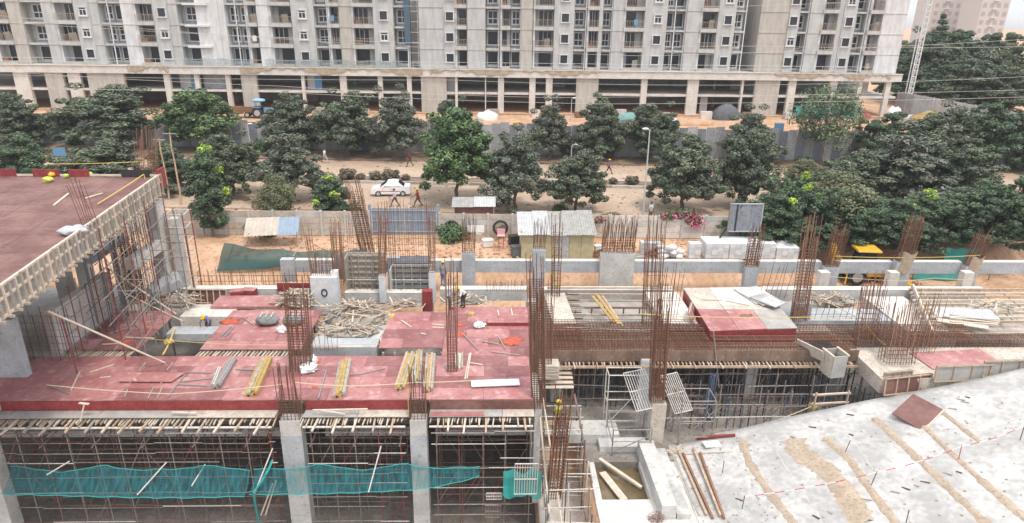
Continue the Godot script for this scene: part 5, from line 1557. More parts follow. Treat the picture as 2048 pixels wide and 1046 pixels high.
func build_right_site() -> void:
	# wide beam trough: front board, bottom, cages
	var t := thing("beam_trough", "long brown plywood trough of the wide beam on the right", "formwork", Vector3(11, .3, -32.4))
	var o := t.position
	for i in 7: box(t, "side_board", Vector3(2.9 + 2.42 * (i + .5), .66, -32.0) - o, Vector3(2.40, .66, .04), M.brown_ply)
	for i in 7: box(t, "bottom_board", Vector3(2.9 + 2.42 * (i + .5), .36, -33.6) - o, Vector3(2.40, .04, 3.2), M.dusty_ply if i % 3 else M.old_ply)
	var rg := RandomNumberGenerator.new()
	rg.seed = 41
	for k in 76:
		var x := 3.0 + k * .22 + rg.randf_range(-.03, .03)
		if absf(x - 8.16) < .4: continue
		plank(t, "joist", Vector3(x, .26, -33.5) - o, Vector3(x + rg.randf_range(-.08, .08), .24, -31.75 + (.35 if k % 6 == 0 else 0.0)) - o, .07, .09, [M.timber_pale, M.timber, M.timber][rg.randi() % 3])
	for z in [-31.7, -33.2]: plank(t, "ledger_beam", Vector3(2.9, .15, z) - o, Vector3(20, .15, z) - o, .1, .12, M.timber)
	beam_cage("front cage of the wide beam above the timber joists", Vector3(2.9, .72, -32.5), Vector3(19.8, .72, -32.5), .7, .55, .17, 7)
	beam_cage("middle cage of the wide beam, left of the raised panel", Vector3(2.9, .74, -33.6), Vector3(12.0, .74, -33.6), .9, .5, .17, 6)
	beam_cage("rear cage of the wide beam before the open joists", Vector3(2.9, .78, -34.8), Vector3(12.2, .78, -34.8), .8, .45, .2, 6)
	beam_cage("cage of the wide beam in front of the raised panel", Vector3(12.2, .78, -33.35), Vector3(20.5, .78, -33.35), .55, .5, .19, 5)
	beam_cage("cage running on to the right past the raised panel", Vector3(17.4, .85, -34.4), Vector3(27.5, .85, -34.4), 1.1, .5, .19, 7)
	beam_cage("dark cage at the right edge beside the grey trough", Vector3(22.4, .8, -33.3), Vector3(33.0, .8, -33.5), .8, .5, .22, 5)
	# plywood strip with cement dust and the open joists right of it
	var p := thing("walk_panel", "pale dusty plywood strip beside the tall rebar cages", "board", Vector3(4.1, .95, -37.5))
	boxr(p, "sheet", Vector3(0, 0, 0), Vector3(1.35, .04, 4.6), M.dusty_ply, Vector3(0, .05, 0))
	box(p, "red_sheet", Vector3(.1, -.02, 2.7), Vector3(1.6, .03, .8), M.red_ply)
	for z in [-1.8, 0.0, 1.8]: box(p, "bearer", Vector3(0, -.2, z), Vector3(1.5, .35, .12), M.timber_grey)
	var j := thing("open_joists", "open grid of timber joists around the slab opening", "formwork", Vector3(8, .6, -38))
	o = j.position
	for k in 5: plank(j, "joist", Vector3(4.9, .72, -40.2 + k * 1.05) - o, Vector3(10.4, .70, -40.2 + k * 1.05) - o, .1, .1, [M.timber, M.timber_grey, M.rust_light][k % 3])
	for k in 16: plank(j, "edge_batten", Vector3(4.85, .78, -40.0 + k * .3) - o, Vector3(5.55 + .15 * sin(k * 2.0), .76, -40.0 + k * .3) - o, .06, .06, M.timber_grey if k % 3 else M.rust)
	for k in 6: bar(j, "prop", Vector3(5.2 + k * 1.0, -2.7, -38.2) - o, Vector3(5.2 + k * 1.0, .65, -38.2) - o, .05, M.tube_rust_and_shade)
	span(j, "soffit_panel", Vector3(4.9, -.12, -40.5) - o, Vector3(10.4, -.06, -37.0) - o, M.grey_ply)
	plank(j, "edge_beam", Vector3(3.6, 1.0, -40.6) - o, Vector3(11.8, 1.0, -40.6) - o, .14, .16, M.timber_pale)
	for q in [[Vector3(6.33, 1.1, -39.02), Vector3(7.09, 1, -35.38), "long pale plank across the slab opening, left of three", .16], [Vector3(6.65, 1.15, -39.06), Vector3(7.32, 1.05, -35.08), "long tan plank across the slab opening, middle of three", .2], [Vector3(6.96, 1.1, -39.02), Vector3(7.53, 1, -34.92), "long pale plank across the slab opening, right of three", .14]]:
		mark(plank(self, "plank", q[0], q[1], q[3], .06, M.beam_yellow if q[3] > .15 else M.timber), q[2], "plank", "planks across the slab opening")
	mark(plank(self, "plank", Vector3(4.17, 1, -34.73), Vector3(8.67, 1, -34.28), .08, .06, M.timber_grey), "thin plank lying along the beam cage", "plank")
	# raised slab panel, half cement coated, half red
	var r := thing("raised_panel", "raised slab panel, grey cement coated with a red front corner", "formwork", Vector3(14.8, .5, -37))
	o = r.position
	part(r, "side_box", prism(PackedVector2Array([Vector2(12.35, -39.9), Vector2(17.5, -40.1), Vector2(17.25, -34.1), Vector2(12.2, -33.75)]), .35, 1.24), M.red_edge, Transform3D(Basis.IDENTITY, -o))
	var pc := [[[12.33, -39.92], [14.0, -39.98], [13.9, -36.6], [12.28, -36.7]], [[14.02, -39.98], [17.52, -40.12], [17.42, -37.4], [13.95, -37.3]], [[12.28, -36.68], [13.9, -36.58], [13.85, -33.85], [12.18, -33.72]], [[13.92, -36.58], [15.6, -36.5], [15.5, -34.0], [13.87, -33.85]], [[13.95, -37.28], [17.42, -37.38], [17.40, -36.5], [13.92, -36.6]], [[15.62, -36.5], [17.4, -36.48], [17.28, -34.08], [15.52, -33.98]]]
	var pm := [M.dusty_ply, M.concrete_pale, M.red_ply, M.red_ply_c, M.dusty_ply, M.grey_ply]
	for i in 6:
		var pts := PackedVector2Array()
		for e in pc[i]: pts.append(Vector2(e[0], e[1]))
		part(r, "slab_sheet", prism(pts, 1.245, 1.285 + .003 * i), pm[i], Transform3D(Basis.IDENTITY, -o))
	part(r, "brown_stain", lump(Vector3(.42, .02, .22), 9, .4, 14, 5), M.rust_light, Transform3D(Basis(Vector3.UP, .3), Vector3(14.9, 1.31, -35.7) - o))
	for k in 4:
		mark(boxr(self, "loose_sheet", Vector3(16.6 + .12 * k, 1.36 + .07 * k, -38.6 + .5 * k), Vector3(1.7 - .2 * k, .05, 2.4 - .4 * k), [M.tin, M.white_sheet, M.grey_ply, M.tin][k], Vector3(.01, .25 + .12 * k, .01)), ["lowest grey sheet of the pile on the raised panel", "white sheet second from the bottom on the raised panel", "third sheet of the pile on the raised panel", "topmost small tin sheet on the raised panel"][k], "sheet", "sheets piled on the raised panel")
	for q in [[-1.0, 0.0], [.4, .2]]: mark(plank(self, "loose_batten", Vector3(14.0 + q[0], 1.33, -38.0 + q[1]), Vector3(15.2 + q[0], 1.33, -37.9 + q[1] * 4), .08, .05, M.timber_pale), "left pale batten on the raised panel" if q[0] < 0 else "right pale batten on the raised panel", "batten", "battens on the raised panel")
	# pale slab pieces left of the raised panel
	mark(span(self, "concrete_slab", Vector3(10.0, .4, -40.4), Vector3(12.1, .8, -35.6), M.concrete_pale), "pale concrete slab strip left of the raised panel", "slab")
	batten_panel("red and grey shutter leaning on the raised panel's left side", Vector3(11.9, 1.1, -36.4), 1.6, .8, 2, -.5, M.red_ply, M.dusty_ply, 1.2)
	# open formwork bay at the far right and the grey trough wall beside it
	var q := thing("open_bay", "open formwork bay with timber joists at the right edge", "formwork", Vector3(29, .9, -37.5))
	o = q.position
	for k in 9: plank(q, "joist", Vector3(27.6 - .28 * k, .95, -40.6 + k * .62) - o, Vector3(36, .95, -40.6 + k * .62) - o, .1, .1, M.timber_pale if k % 2 else M.timber)
	for k in 5: plank(q, "cross_joist", Vector3(28.6 + k * 1.3, .86, -40.8) - o, Vector3(26.8 + k * 1.5, .86, -36.0) - o, .08, .08, M.timber_grey)
	span(q, "soffit_panel", Vector3(27.0, .1, -40.6) - o, Vector3(36, .16, -35.6) - o, M.dusty_ply)
	boxr(q, "grey_sheet", Vector3(28.6, 1.05, -36.6) - o, Vector3(3.4, .05, 1.5), M.tin, Vector3(0, -.25, .05))
	boxr(q, "grey_sheet", Vector3(27.6, 1.02, -35.2) - o, Vector3(2.6, .05, .5), M.timber_pale, Vector3(0, -.5, .03))
	for k in 3: plank(q, "edge_plank", Vector3(27.0 + .3 * k, 1.08, -35.4 - .5 * k) - o, Vector3(29.6 + .2 * k, 1.06, -35.0 - .2 * k) - o, .12, .05, M.timber_pale)
	var w := thing("trough_wall", "grey plywood trough side running diagonally at right", "formwork", Vector3(26.6, .4, -38))
	o = w.position
	for k in 3:
		var a := Vector3(28.0 - k * .98, .62, -41.0 + k * 2.3)
		var b := Vector3(28.0 - (k + 1) * .98, .62, -41.0 + (k + 1) * 2.3 - .03)
		plank(w, "sheet", a - o, b - o, .05, .95, M.grey_ply if k != 1 else M.dusty_ply)
		plank(w, "rail", a - o + Vector3(.08, .5, 0), b - o + Vector3(.08, .5, 0), .1, .08, M.timber_pale)
	# concrete slab strips and starter blocks between raised panel and bay
	mark(span(self, "concrete_slab", Vector3(18.2, -.2, -38.6), Vector3(24.4, .45, -36.8), M.concrete_grey), "grey concrete slab behind the beam cage right of raised panel", "slab")
	mark(box(self, "column_stub", Vector3(18.9, .9, -37.2), Vector3(1.0, 1.2, .6), M.concrete_grey), "pale column stub right of the raised panel", "column")
	mark(span(self, "concrete_slab", Vector3(24.5, -.3, -40.4), Vector3(27.2, .5, -34.8), M.concrete_pale), "pale slab strip beside the diagonal trough side", "slab")
	stick_heap("heap of dark timber behind the grey slab on the right", Vector3(22.0, .4, -39.6), 2.2, .8, .5, 60, 12)
	stick_heap("timber scraps before the open bay at right edge", Vector3(31.0, 1.0, -37.6), 1.8, .9, .2, 34, 13)
	mark(span(self, "dusty_slab", Vector3(19.8, -.2, -33.0), Vector3(36.0, .62, -29.6), M.dusty_ply), "dusty plywood covered slab at the right edge behind the ramp", "slab")
	boxr(self, "pink_sheet", Vector3(25.0, .66, -31.6), Vector3(4.2, .04, 1.8), M.red_ply_c, Vector3(0, .1, 0))
	mark(get_child(-1), "dusty pink sheet lying on the slab behind the ramp", "sheet")
	# columns standing on the lower floor
	var c := thing("concrete_column", "dusty concrete column carrying the tallest rebar cage on the right", "column", Vector3(8.38, -2.7, -29.2))
	box(c, "shaft", Vector3(0, 1.15, 0), Vector3(.72, 2.3, .62), M.dusty_ply)
	box(c, "shaft_side", Vector3(-.36, 1.1, -.02), Vector3(.06, 2.2, .5), M.concrete)
	var c2 := thing("concrete_column", "grey concrete column under the wide beam trough", "column", Vector3(8.28, -2.7, -32.05))
	box(c2, "shaft", Vector3(0, 1.55, 0), Vector3(.62, 3.1, .55), M.concrete_grey)
	box(c2, "cap", Vector3(0, 3.15, 0), Vector3(.56, .08, .5), M.concrete)
	for q2 in [[14.6, -33.2], [19.4, -33.4], [3.6, -33.0]]: mark(box(self, "concrete_column", Vector3(q2[0], -1.2, q2[1]), Vector3(.6, 2.9, .5), M.concrete), "column in the shade below the wide beam trough", "column", "columns in the shade below the trough")
	# props and tubes below the trough: three scaffolds
	rg.seed = 91
	for b in 3:
		var x0: float = [3.6, 9.2, 14.4][b]
		var x1: float = [7.4, 14.0, 20.4][b]
		var s := thing("prop_scaffold", ["dark prop scaffold below the trough, left of grey column", "dark prop scaffold below the trough, between grey column and ladder", "dark prop scaffold below the trough at its right end"][b], "scaffold", Vector3((x0 + x1) / 2, -2.7, -34), 0, "prop scaffolds below the wide beam")
		o = s.position
		var n := int((x1 - x0) / .40)
		for row in (5 if b == 0 else 7):
			var z := -32.3 - row * 1.2 if row < 5 else -31.3 + (row - 5) * 1.1
			for i in n + 1:
				var x := lerpf(x0, x1, float(i) / n) + rg.randf_range(-.1, .1)
				bar(s, "upright", Vector3(x, -2.7, z) - o, Vector3(x + rg.randf_range(-.04, .04), .2 if row < 5 else rg.randf_range(-1.4, .0), z) - o, .032, [M.tube_blue, M.tube_rust_and_shade, M.tube, M.black][rg.randi() % 4])
			for y in ([-2.1, -1.3, -.6] if row < 5 else [-2.0, -1.3]):
				bar(s, "ledger", Vector3(x0 - .2, y + rg.randf_range(-.1, .1), z + .05) - o, Vector3(x1 + .2, y + rg.randf_range(-.1, .1), z + .05) - o, .027, [M.tube_rust_and_shade, M.tube, M.tube_pale][rg.randi() % 3])
			for i in n / 2:
				var x := x0 + i * .8
				bar(s, "brace", Vector3(x, -2.4, z - .05) - o, Vector3(x + .9, -.3 if row < 5 else -1.2, z - .05) - o, .024, [M.tube_blue, M.tube_rust_and_shade][rg.randi() % 2])
	span(self, "soffit_sheet", Vector3(3.0, .06, -40.3), Vector3(20.4, .10, -35.2), M.grey_ply)
	mark(get_child(-1), "grey plywood soffit above the dark prop scaffolds", "formwork")
	# free standing frames in front, gratings, a bundle of blue tubes
	frame_tower("pair of tube frames left of the dusty column", Vector3(6.9, -2.7, -29.6), 1.9, 1.5, 1.7, M.tube)
	frame_tower("tube frames right of the dusty column", Vector3(10.3, -2.7, -29.9), 1.7, 2.6, 1.2, M.tube)
	frame_tower("taller tube frames behind the left grating", Vector3(6.9, -2.7, -31.0), 1.8, 3.2, .8, M.tube_pale)
	var gl := grating("steel grating tilted on the frames left of rusty column", Vector3(7.55, -.05, -29.7), 1.15, 2.1, -.95, M.tube_pale, .18)
	gl.rotation.z = .12
	var gr := grating("steel grating tilted on the frames right of rusty column", Vector3(9.45, -.35, -29.9), .95, 2.1, -.95, M.tube_pale, .2)
	gr.rotation.z = .12
	var bt := thing("tube_bundle", "upright bundle of dark blue tubes below the trough", "tubes", Vector3(11.55, -2.7, -31.0))
	for k in 10: bar(bt, "tube", Vector3(.09 * (k % 4), 0, .1 * (k / 4)), Vector3(.09 * (k % 4) + .02 * sin(k), 2.85 - .12 * (k % 3), .1 * (k / 4)), .04, M.tube_blue)
	for q3 in [[Vector3(11.74, 2.13, -32), Vector3(12.38, -0.72, -31.8), "pale prop with forked head standing before the trough"], [Vector3(17.74, -1.8, -30.5), Vector3(19.59, -0.87, -30), "dark slanted prop near the ramp edge"]]:
		mark(bar(self, "steel_prop", q3[0], q3[1] - Vector3(0, .5, 0), .04, M.tube), q3[2], "prop", "single steel props")
	# slab blocks on the lower floor
	for q4 in [[Vector3(5.2, -2.45, -29.6), Vector3(2.6, .5, 1.3), "low concrete plinth on the lower floor by the frames"], [Vector3(6.6, -2.55, -28.6), Vector3(2.4, .3, .8), "smaller concrete step before the plinth"]]:
		mark(box(self, "plinth", q4[0], q4[1], M.concrete), q4[2], "plinth", "concrete plinths on the lower floor")
	mark(plank(self, "plank", Vector3(5.35, -2.93, -26.9), Vector3(6.05, -2.9, -24.9), .34, .08, M.timber_pale), "wide wet plank lying lengthwise in the sump", "plank", "planks in the sump")
	mark(plank(self, "plank", Vector3(5.3, -2.66, -27.6), Vector3(7.0, -2.85, -25.7), .16, .1, M.timber_pale), "narrow plank lying diagonally across the sump", "plank", "planks in the sump")
	# shaft scaffold with sloping rails, right of the deck
	var sh := thing("stair_scaffold", "narrow scaffold with long sloping rails right of the red deck", "scaffold", Vector3(3.5, -5.3, -27))
	o = sh.position
	for q5 in [[Vector3(4.2, -.3, -29.7), Vector3(4.95, -3.9, -24.0)], [Vector3(2.25, .3, -28.2), Vector3(2.7, -4.1, -24.0)], [Vector3(2.5, .2, -28.6), Vector3(3.3, -4.4, -24.0)], [Vector3(4.35, -.9, -29.2), Vector3(5.0, -5.0, -23.8)]]: bar(sh, "sloping_rail", q5[0] - o, q5[1] - o, .05, M.tube_rust_and_shade if q5[0].x > 3 else M.timber_pale)
	for k in 7:
		var z := -30.2 + k * 1.05
		for x in [2.6, 3.5, 4.45]:
			bar(sh, "upright", Vector3(x, -5.3, z) - o, Vector3(x + .03 * sin(k * 2.0), lerpf(-.2, -2.6, k / 6.0) + .25 * sin(k + x), z) - o, .034, [M.tube, M.tube_blue, M.tube_pale][(k + int(x)) % 3])
		for y in [-4.4, -3.3, -2.3, -1.3]:
			if y > lerpf(-.4, -2.4, k / 6.0): continue
			bar(sh, "ledger", Vector3(2.45, y + .08 * sin(k * 2.3), z) - o, Vector3(4.65, y, z) - o, .028, M.tube_pale)
	for x in [2.6, 4.45]:
		for y in [-4.5, -3.4]: bar(sh, "ledger", Vector3(x, y, -30.3) - o, Vector3(x, y, -23.6) - o, .028, M.tube)
	for k in 5: box(sh, "tread", Vector3(3.5, -.1 - k * .12, -32.0 + k * .28) - o, Vector3(1.6, .05, .24), M.timber_pale)
	mark(span(self, "concrete_wall", Vector3(2.05, -5.3, -31.0), Vector3(2.36, .2, -27.6), M.concrete), "dark concrete wall edge beside the shaft scaffold", "wall")
	for k in 9: mark(boxr(self, "board", Vector3(2.95, -.05 + .09 * k, -31.2), Vector3(1.1, .06, .8), M.timber_pale if k % 2 else M.dusty_ply, Vector3(0, .06 * sin(k * 2.0), 0)), ["lowest", "second from bottom", "third from bottom", "fourth from bottom", "middle", "fourth from top", "third from top", "second from top", "topmost"][k] + " board in the stack right of the deck's corner", "board", "stack of boards at the deck corner")

func frame_tower(label: String, at: Vector3, w: float, h: float, d: float, m: Material) -> void:
	var t := thing("trestle_scaffold", label, "scaffold", at, 0, "free standing tube frames")
	for z in [0.0, d]:
		for x in [-w / 2, w / 2]: bar(t, "upright", Vector3(x, 0, z), Vector3(x, h, z), .034, m)
		for y in [.5, h * .55, h]: bar(t, "ledger", Vector3(-w / 2, y, z), Vector3(w / 2, y, z), .028, m)
	for x in [-w / 2, w / 2]:
		for y in [h * .5, h]: bar(t, "ledger", Vector3(x, y, 0), Vector3(x, y, d), .028, m)
	bar(t, "brace", Vector3(-w / 2, .2, d), Vector3(w / 2, h * .8, d), .024, m)

# ---- the concrete ramp at lower right, rising to the right -----------------------------------------------------------
func ramp_y(x: float) -> float:
	return -4.88 + .233 * x

func build_ramp() -> void:
	var s := st()
	s.set_smooth_group(0)
	var n := FastNoiseLite.new()
	n.seed = 3
	n.frequency = .35
	var nx := 64
	var nz := 44
	var at := func(i: int, j: int) -> Vector3:
		var x := lerpf(8.95, 34.0, float(i) / nx)
		var far := -28.75 - .035 * (x - 9.8) - (.25 * sin(clampf((x - 9) / 14.0, 0, 1) * PI))
		var z := lerpf(far, -12.0, float(j) / nz)
		var low := maxf(ramp_y(x), -2.66)
		return Vector3(x, low + .022 * n.get_noise_2d(x * 1.4, z * 1.4), z)
	for i in nx:
		for j in nz: quad(s, at.call(i, j), at.call(i + 1, j), at.call(i + 1, j + 1), at.call(i, j + 1))
	for i in nx:
		var a: Vector3 = at.call(i, 0)
		var b: Vector3 = at.call(i + 1, 0)
		quad(s, Vector3(a.x, -2.75, a.z), Vector3(b.x, -2.75, b.z), b, a)
	s.index()
	s.generate_normals()
	var r := struct("ramp", s.commit(), M.ramp)
	# sand filled seams: low uneven mounds along the joints between the pours
	var seams := [[[Vector3(12.47, -1.98, -28.12), Vector3(12.22, -2.03, -26.42), Vector3(12.34, -2.01, -24.26), Vector3(12.61, -1.94, -22.16)], .22], [[Vector3(14.63, -1.47, -27.39), Vector3(14.54, -1.49, -26.43), Vector3(15.11, -1.36, -25.03), Vector3(15.26, -1.32, -23.4), Vector3(15.01, -1.38, -21.51)], .55], [[Vector3(16.03, -1.15, -27.08), Vector3(16.33, -1.08, -25.37), Vector3(16.21, -1.1, -23.21), Vector3(16.2, -1.1, -21.18)], .20], [[Vector3(18.69, -0.52, -27.82), Vector3(18.83, -0.49, -25.82), Vector3(18.97, -0.46, -23.69), Vector3(19.11, -0.43, -20.78)], .20], [[Vector3(20.34, -0.14, -26.57), Vector3(20.29, -0.15, -24.56), Vector3(20.38, -0.13, -22.73)], .16], [[Vector3(21.59, 0.15, -27.29), Vector3(21.75, 0.19, -24.84)], .14], [[Vector3(19.11, -0.43, -20.78), Vector3(19.4, -0.36, -18.55)], .25], [[Vector3(20.38, -0.13, -22.73), Vector3(20.53, -0.1, -20.14)], .2]]
	for q in seams:
		var pts: Array = q[0]
		var curve := Curve3D.new()
		for p in pts: curve.add_point(p)
		var l := curve.get_baked_length()
		var m := int(l / .18) + 2
		var rows := []
		for i in m:
			var p := curve.sample_baked(l * i / (m - 1), true)
			var p2 := curve.sample_baked(minf(l, l * i / (m - 1) + .1), true)
			var d := (p2 - p).normalized() if p2.distance_to(p) > .01 else Vector3(.5, 0, .8)
			var side := d.cross(Vector3.UP).normalized()
			var w: float = q[1] * (1.0 + .5 * n.get_noise_2d(i * 3.0, q[1] * 90))
			var row := []
			for k in 7:
				var f := k / 6.0 * 2 - 1
				var v := p + side * w * f
				v.y = ramp_y(v.x) + (1 - f * f) * .075 * (1 + .6 * n.get_noise_2d(v.x * 9, v.z * 9)) - .012
				row.append(v)
			rows.append(row)
		part(r, "sand_seam", sheet(rows), M.sand)
	# thin ridges of laitance where the pours meet, and chips of mortar strewn about
	for q in [[Vector3(10.88, -2.35, -28.03), Vector3(10.94, -2.33, -22.62)], [Vector3(13.6, -1.71, -28.16), Vector3(13.69, -1.69, -21.87)], [Vector3(17.1, -0.9, -27.37), Vector3(16.79, -0.97, -21.02)], [Vector3(19.84, -0.26, -28.11), Vector3(19.67, -0.3, -22.88)], [Vector3(22.87, 0.45, -28.79), Vector3(22.8, 0.43, -25.79)]]:
		var rows := []
		for i in 30:
			var p: Vector3 = q[0].lerp(q[1], i / 29.0) + Vector3(.12 * n.get_noise_1d(i * 2.0 + q[0].x * 9), 0, 0)
			var w := .03 + .02 * n.get_noise_1d(i * 5.0 + q[0].z * 7)
			rows.append([Vector3(p.x - w, ramp_y(p.x - w) - .01, p.z), Vector3(p.x, ramp_y(p.x) + .014, p.z), Vector3(p.x + w, ramp_y(p.x + w) - .01, p.z)])
		part(r, "laitance_ridge", sheet(rows), M.concrete)
	var rg := RandomNumberGenerator.new()
	rg.seed = 88
	var ch := st()
	for i in 420:
		var x := rg.randf_range(9.2, 30.0)
		var z := rg.randf_range(-28.4, -18.0)
		if rg.randf() < .4:
			x = rg.randf_range(9.0, 12.5)
		add_box(ch, Vector3(x, maxf(ramp_y(x), -2.66) + .02, z), Vector3(.05, .03, .04) * rg.randf_range(.5, 1.7), Basis(Vector3.UP, rg.randf() * TAU))
	mark(part(self, "mortar_chips", done(ch), M.timber_grey), "chips of mortar and timber strewn over the ramp", "debris", "", "stuff")
	# kerb wall between sump and ramp
	var kw := thing("kerb_wall", "sloping pale concrete kerb wall between sump and ramp", "wall", Vector3(7.9, -2.7, -26))
	part(kw, "wall", prism(PackedVector2Array([Vector2(-.65, -2.1), Vector2(.1, -2.1), Vector2(.1, 2.6), Vector2(-.55, 2.6)]), -.02, .75), M.concrete)
	part(kw, "coping", prism(PackedVector2Array([Vector2(.14, -2.1), Vector2(.75, -2.1), Vector2(.75, 2.6), Vector2(.16, 2.6)]), -.02, .28), M.ramp)
	# stakes and red-white tape
	var stakes := [[Vector3(10.94, -2.33, -23.6), .55], [Vector3(16.38, -1.06, -23.55), .55], [Vector3(20.31, -0.15, -24.02), .6], [Vector3(10.88, -2.34, -26.09), .5], [Vector3(16.37, -1.07, -25.84), .5], [Vector3(16.54, -1.03, -21.2), .5], [Vector3(23.22, 0.53, -24.5), .6]]
	var tops := []
	for i in stakes.size():
		var b: Vector3 = stakes[i][0]
		var t: Vector3 = b + Vector3(.1 * sin(i * 2.0), stakes[i][1] + .2, .05)
		mark(bar(self, "steel_stake", b - Vector3(0, .05, 0), t, .018, M.rust if i != 2 else M.tape_red), ["first tape stake from the left on the ramp", "second tape stake from the left on the ramp", "red tape stake near the right edge of the ramp", "short stake beside the plank pile on the ramp", "thin stake beside the upper sand seam", "thin stake at the bottom edge of the ramp", "tape stake past the right edge of the ramp"][i], "stake", "stakes on the ramp")
		if i < 3 or i == 6: tops.append(t - Vector3(0, .05, 0))
	var tp := thing("barrier_tape", "red and white barrier tape strung between stakes across the ramp", "tape")
	for i in tops.size() - 1:
		var a: Vector3 = tops[i]
		var b: Vector3 = tops[i + 1]
		var m := int(a.distance_to(b) / .42)
		for k in m:
			var f := float(k) / m
			var g := float(k + 1) / m
			var p := a.lerp(b, f) - Vector3(0, .5 * f * (1 - f), 0)
			var q := a.lerp(b, g) - Vector3(0, .5 * g * (1 - g), 0)
			plank(tp, "red_band" if k % 2 else "white_band", p, q, .012, .035, M.tape_red if k % 2 else M.tape_white)
	# loose dark reds and planks: the red sheet, timber lengths, boards
	var sh := thing("red_sheet", "loose red plywood sheet tilted on the ramp near its top", "board", Vector3(20.52, -0.1, -27.42) + Vector3(0, .16, 0), .62)
	boxr(sh, "sheet", Vector3.ZERO, Vector3(1.95, .05, 1.5), M.old_ply, Vector3(.12, 0, .23))
	boxr(sh, "edge_batten", Vector3(0, -.05, .72), Vector3(1.9, .06, .06), M.timber_pale, Vector3(.12, 0, .23))
	var tl := [[[1345, 910], [1398, 1036]], [[1356, 905], [1412, 1034]], [[1366, 910], [1425, 1040]], [[1386, 900], [1440, 1036]], [[1400, 908], [1448, 1040]]]
	var ta := [Vector3(9.03, -2.78, -28.03), Vector3(9.33, -2.71, -28.13), Vector3(9.51, -2.66, -27.87), Vector3(10.06, -2.54, -28.1), Vector3(10.29, -2.48, -27.7)]
	var tb := [Vector3(9.08, -2.76, -23.55), Vector3(9.38, -2.7, -23.54), Vector3(9.58, -2.65, -23.29), Vector3(9.91, -2.57, -23.32), Vector3(10.03, -2.54, -23.17)]
	var tc := ["leftmost", "second", "middle", "fourth", "rightmost"]
	for i in 5:
		var ha := Vector3(0, .09 + .05 * (i % 2), 0)
		mark(plank(self, "timber_length", ta[i] + ha, tb[i] + ha, .1, .09, [M.timber_grey, M.timber, M.rust_light, M.timber, M.rust_light][i]), tc[i] + " of the long timbers lying beside the kerb wall", "timber", "long timbers at the foot of the ramp")
	for q in [[Vector3(8.79, -2.83, -28.03), Vector3(11.42, -2.22, -27.45), "thin batten across the upper end of the long timbers"], [Vector3(8.46, -2.91, -25.23), Vector3(9.45, -2.68, -25.11), "thin batten across the lower end of the long timbers"]]:
		mark(plank(self, "cross_batten", q[0] + Vector3(0, .05, 0), q[1] + Vector3(0, .05, 0), .05, .05, M.timber_pale), q[2], "batten", "battens across the long timbers")
	stick_heap("small heap of pale offcuts by the kerb wall", Vector3(8.13, -2.99, -25.96) + Vector3(0, .05, 0), .35, .45, .22, 26, 14)
	stick_heap("scatter of dark offcuts at the top of the kerb wall", Vector3(9.03, -2.78, -28.03) + Vector3(0, .03, 0), .6, .4, .1, 22, 15)
	mark(box(self, "white_block", Vector3(8.05, -3, -24.29) + Vector3(0, .2, 0), Vector3(.5, .4, .4), M.white_sheet, .3), "white box at the foot of the kerb wall", "box")
	mark(part(self, "wire_tangle", crown_mesh([[Vector3.ZERO, Vector3(.42, .22, .3), 420]], .07, [[Color(.12, .05, .035), 1.0], [Color(.2, .10, .07), .6]], 77, .1), M.leaf, Transform3D(Basis.IDENTITY, Vector3(7.14, -2.7, -23.38) + Vector3(0, .16, 0))), "tangle of rusty tie wire at the bottom edge", "wire")
	mark(plank(self, "red_plank", Vector3(10.41, -2.46, -28.82) + Vector3(0, .1, 0), Vector3(12.25, -2.03, -28.49) + Vector3(0, .1, 0), .12, .1, M.red_edge), "dark red plank at the upper edge of the ramp", "plank")
	mark(box(self, "white_board", Vector3(11.04, -2.31, -28.19) + Vector3(0, .06, 0), Vector3(.9, .05, .5), M.white_sheet, .1), "white board below the dark red plank", "board")
	# little slots and offcuts scattered over the ramp
	var bits := [Vector3(17.17, -0.88, -26.94), Vector3(15.83, -1.19, -22.76), Vector3(13.54, -1.72, -22.35), Vector3(14.7, -1.45, -27.57), Vector3(15.84, -1.19, -28.02), Vector3(19.44, -0.35, -23.34), Vector3(19.89, -0.25, -23.3), Vector3(17.02, -0.91, -22.88), Vector3(17.51, -0.8, -22.96), Vector3(17.96, -0.7, -23.01), Vector3(18.38, -0.6, -23.11), Vector3(22.83, 0.44, -27.89), Vector3(23.19, 0.52, -27.97), Vector3(22.11, 0.27, -27.36), Vector3(11, -2.32, -24.16), Vector3(14.15, -1.58, -22.45), Vector3(17.83, -0.73, -28.4), Vector3(22.87, 0.45, -27.65)]
	var bl := singled("small dark offcut on the ramp", "dark offcuts on the ramp", bits, [["the loose red sheet", Vector3(20.8, -0.03, -26.9)], ["the broad sand seam", Vector3(14.94, -1.4, -24.66)], ["the second tape stake", Vector3(16.38, -1.06, -23.55)], ["the red tape stake", Vector3(19.93, -0.24, -23.8)], ["the long timbers", Vector3(10.43, -2.45, -24.99)], ["the ramp's upper edge", Vector3(16, -1.15, -27.54)], ["the lower sand seam", Vector3(17.69, -0.76, -22.9)]])
	for i in bits.size():
		var b: Vector3 = bits[i]
		mark(boxr(self, "offcut", b + Vector3(0, .025, 0), Vector3(.34 if i % 3 else .22, .035, .06), M.timber_grey if i % 2 else M.rust, Vector3(0, -.9 + .25 * sin(i * 2.0), .23)), bl[i], "offcut", "offcuts scattered on the ramp")
	# formwork along the ramp's upper edge
	batten_panel("red batten framed shutter standing at the ramp's upper edge", Vector3(21.14, 0.38, -29.5), 2.75, .95, 4, -.1, M.old_ply, M.timber, .18)
	batten_panel("grey shutter panel behind the red one at the ramp's edge", Vector3(20.8, 0.61, -29.9), 1.7, .6, 3, -.1, M.grey_ply, M.timber, .18)
	batten_panel("grey shutter wall running along the ramp's top right edge", Vector3(23.91, 0.98, -29.6), 3.0, .9, 3, -.05, M.grey_ply, M.timber, .06)
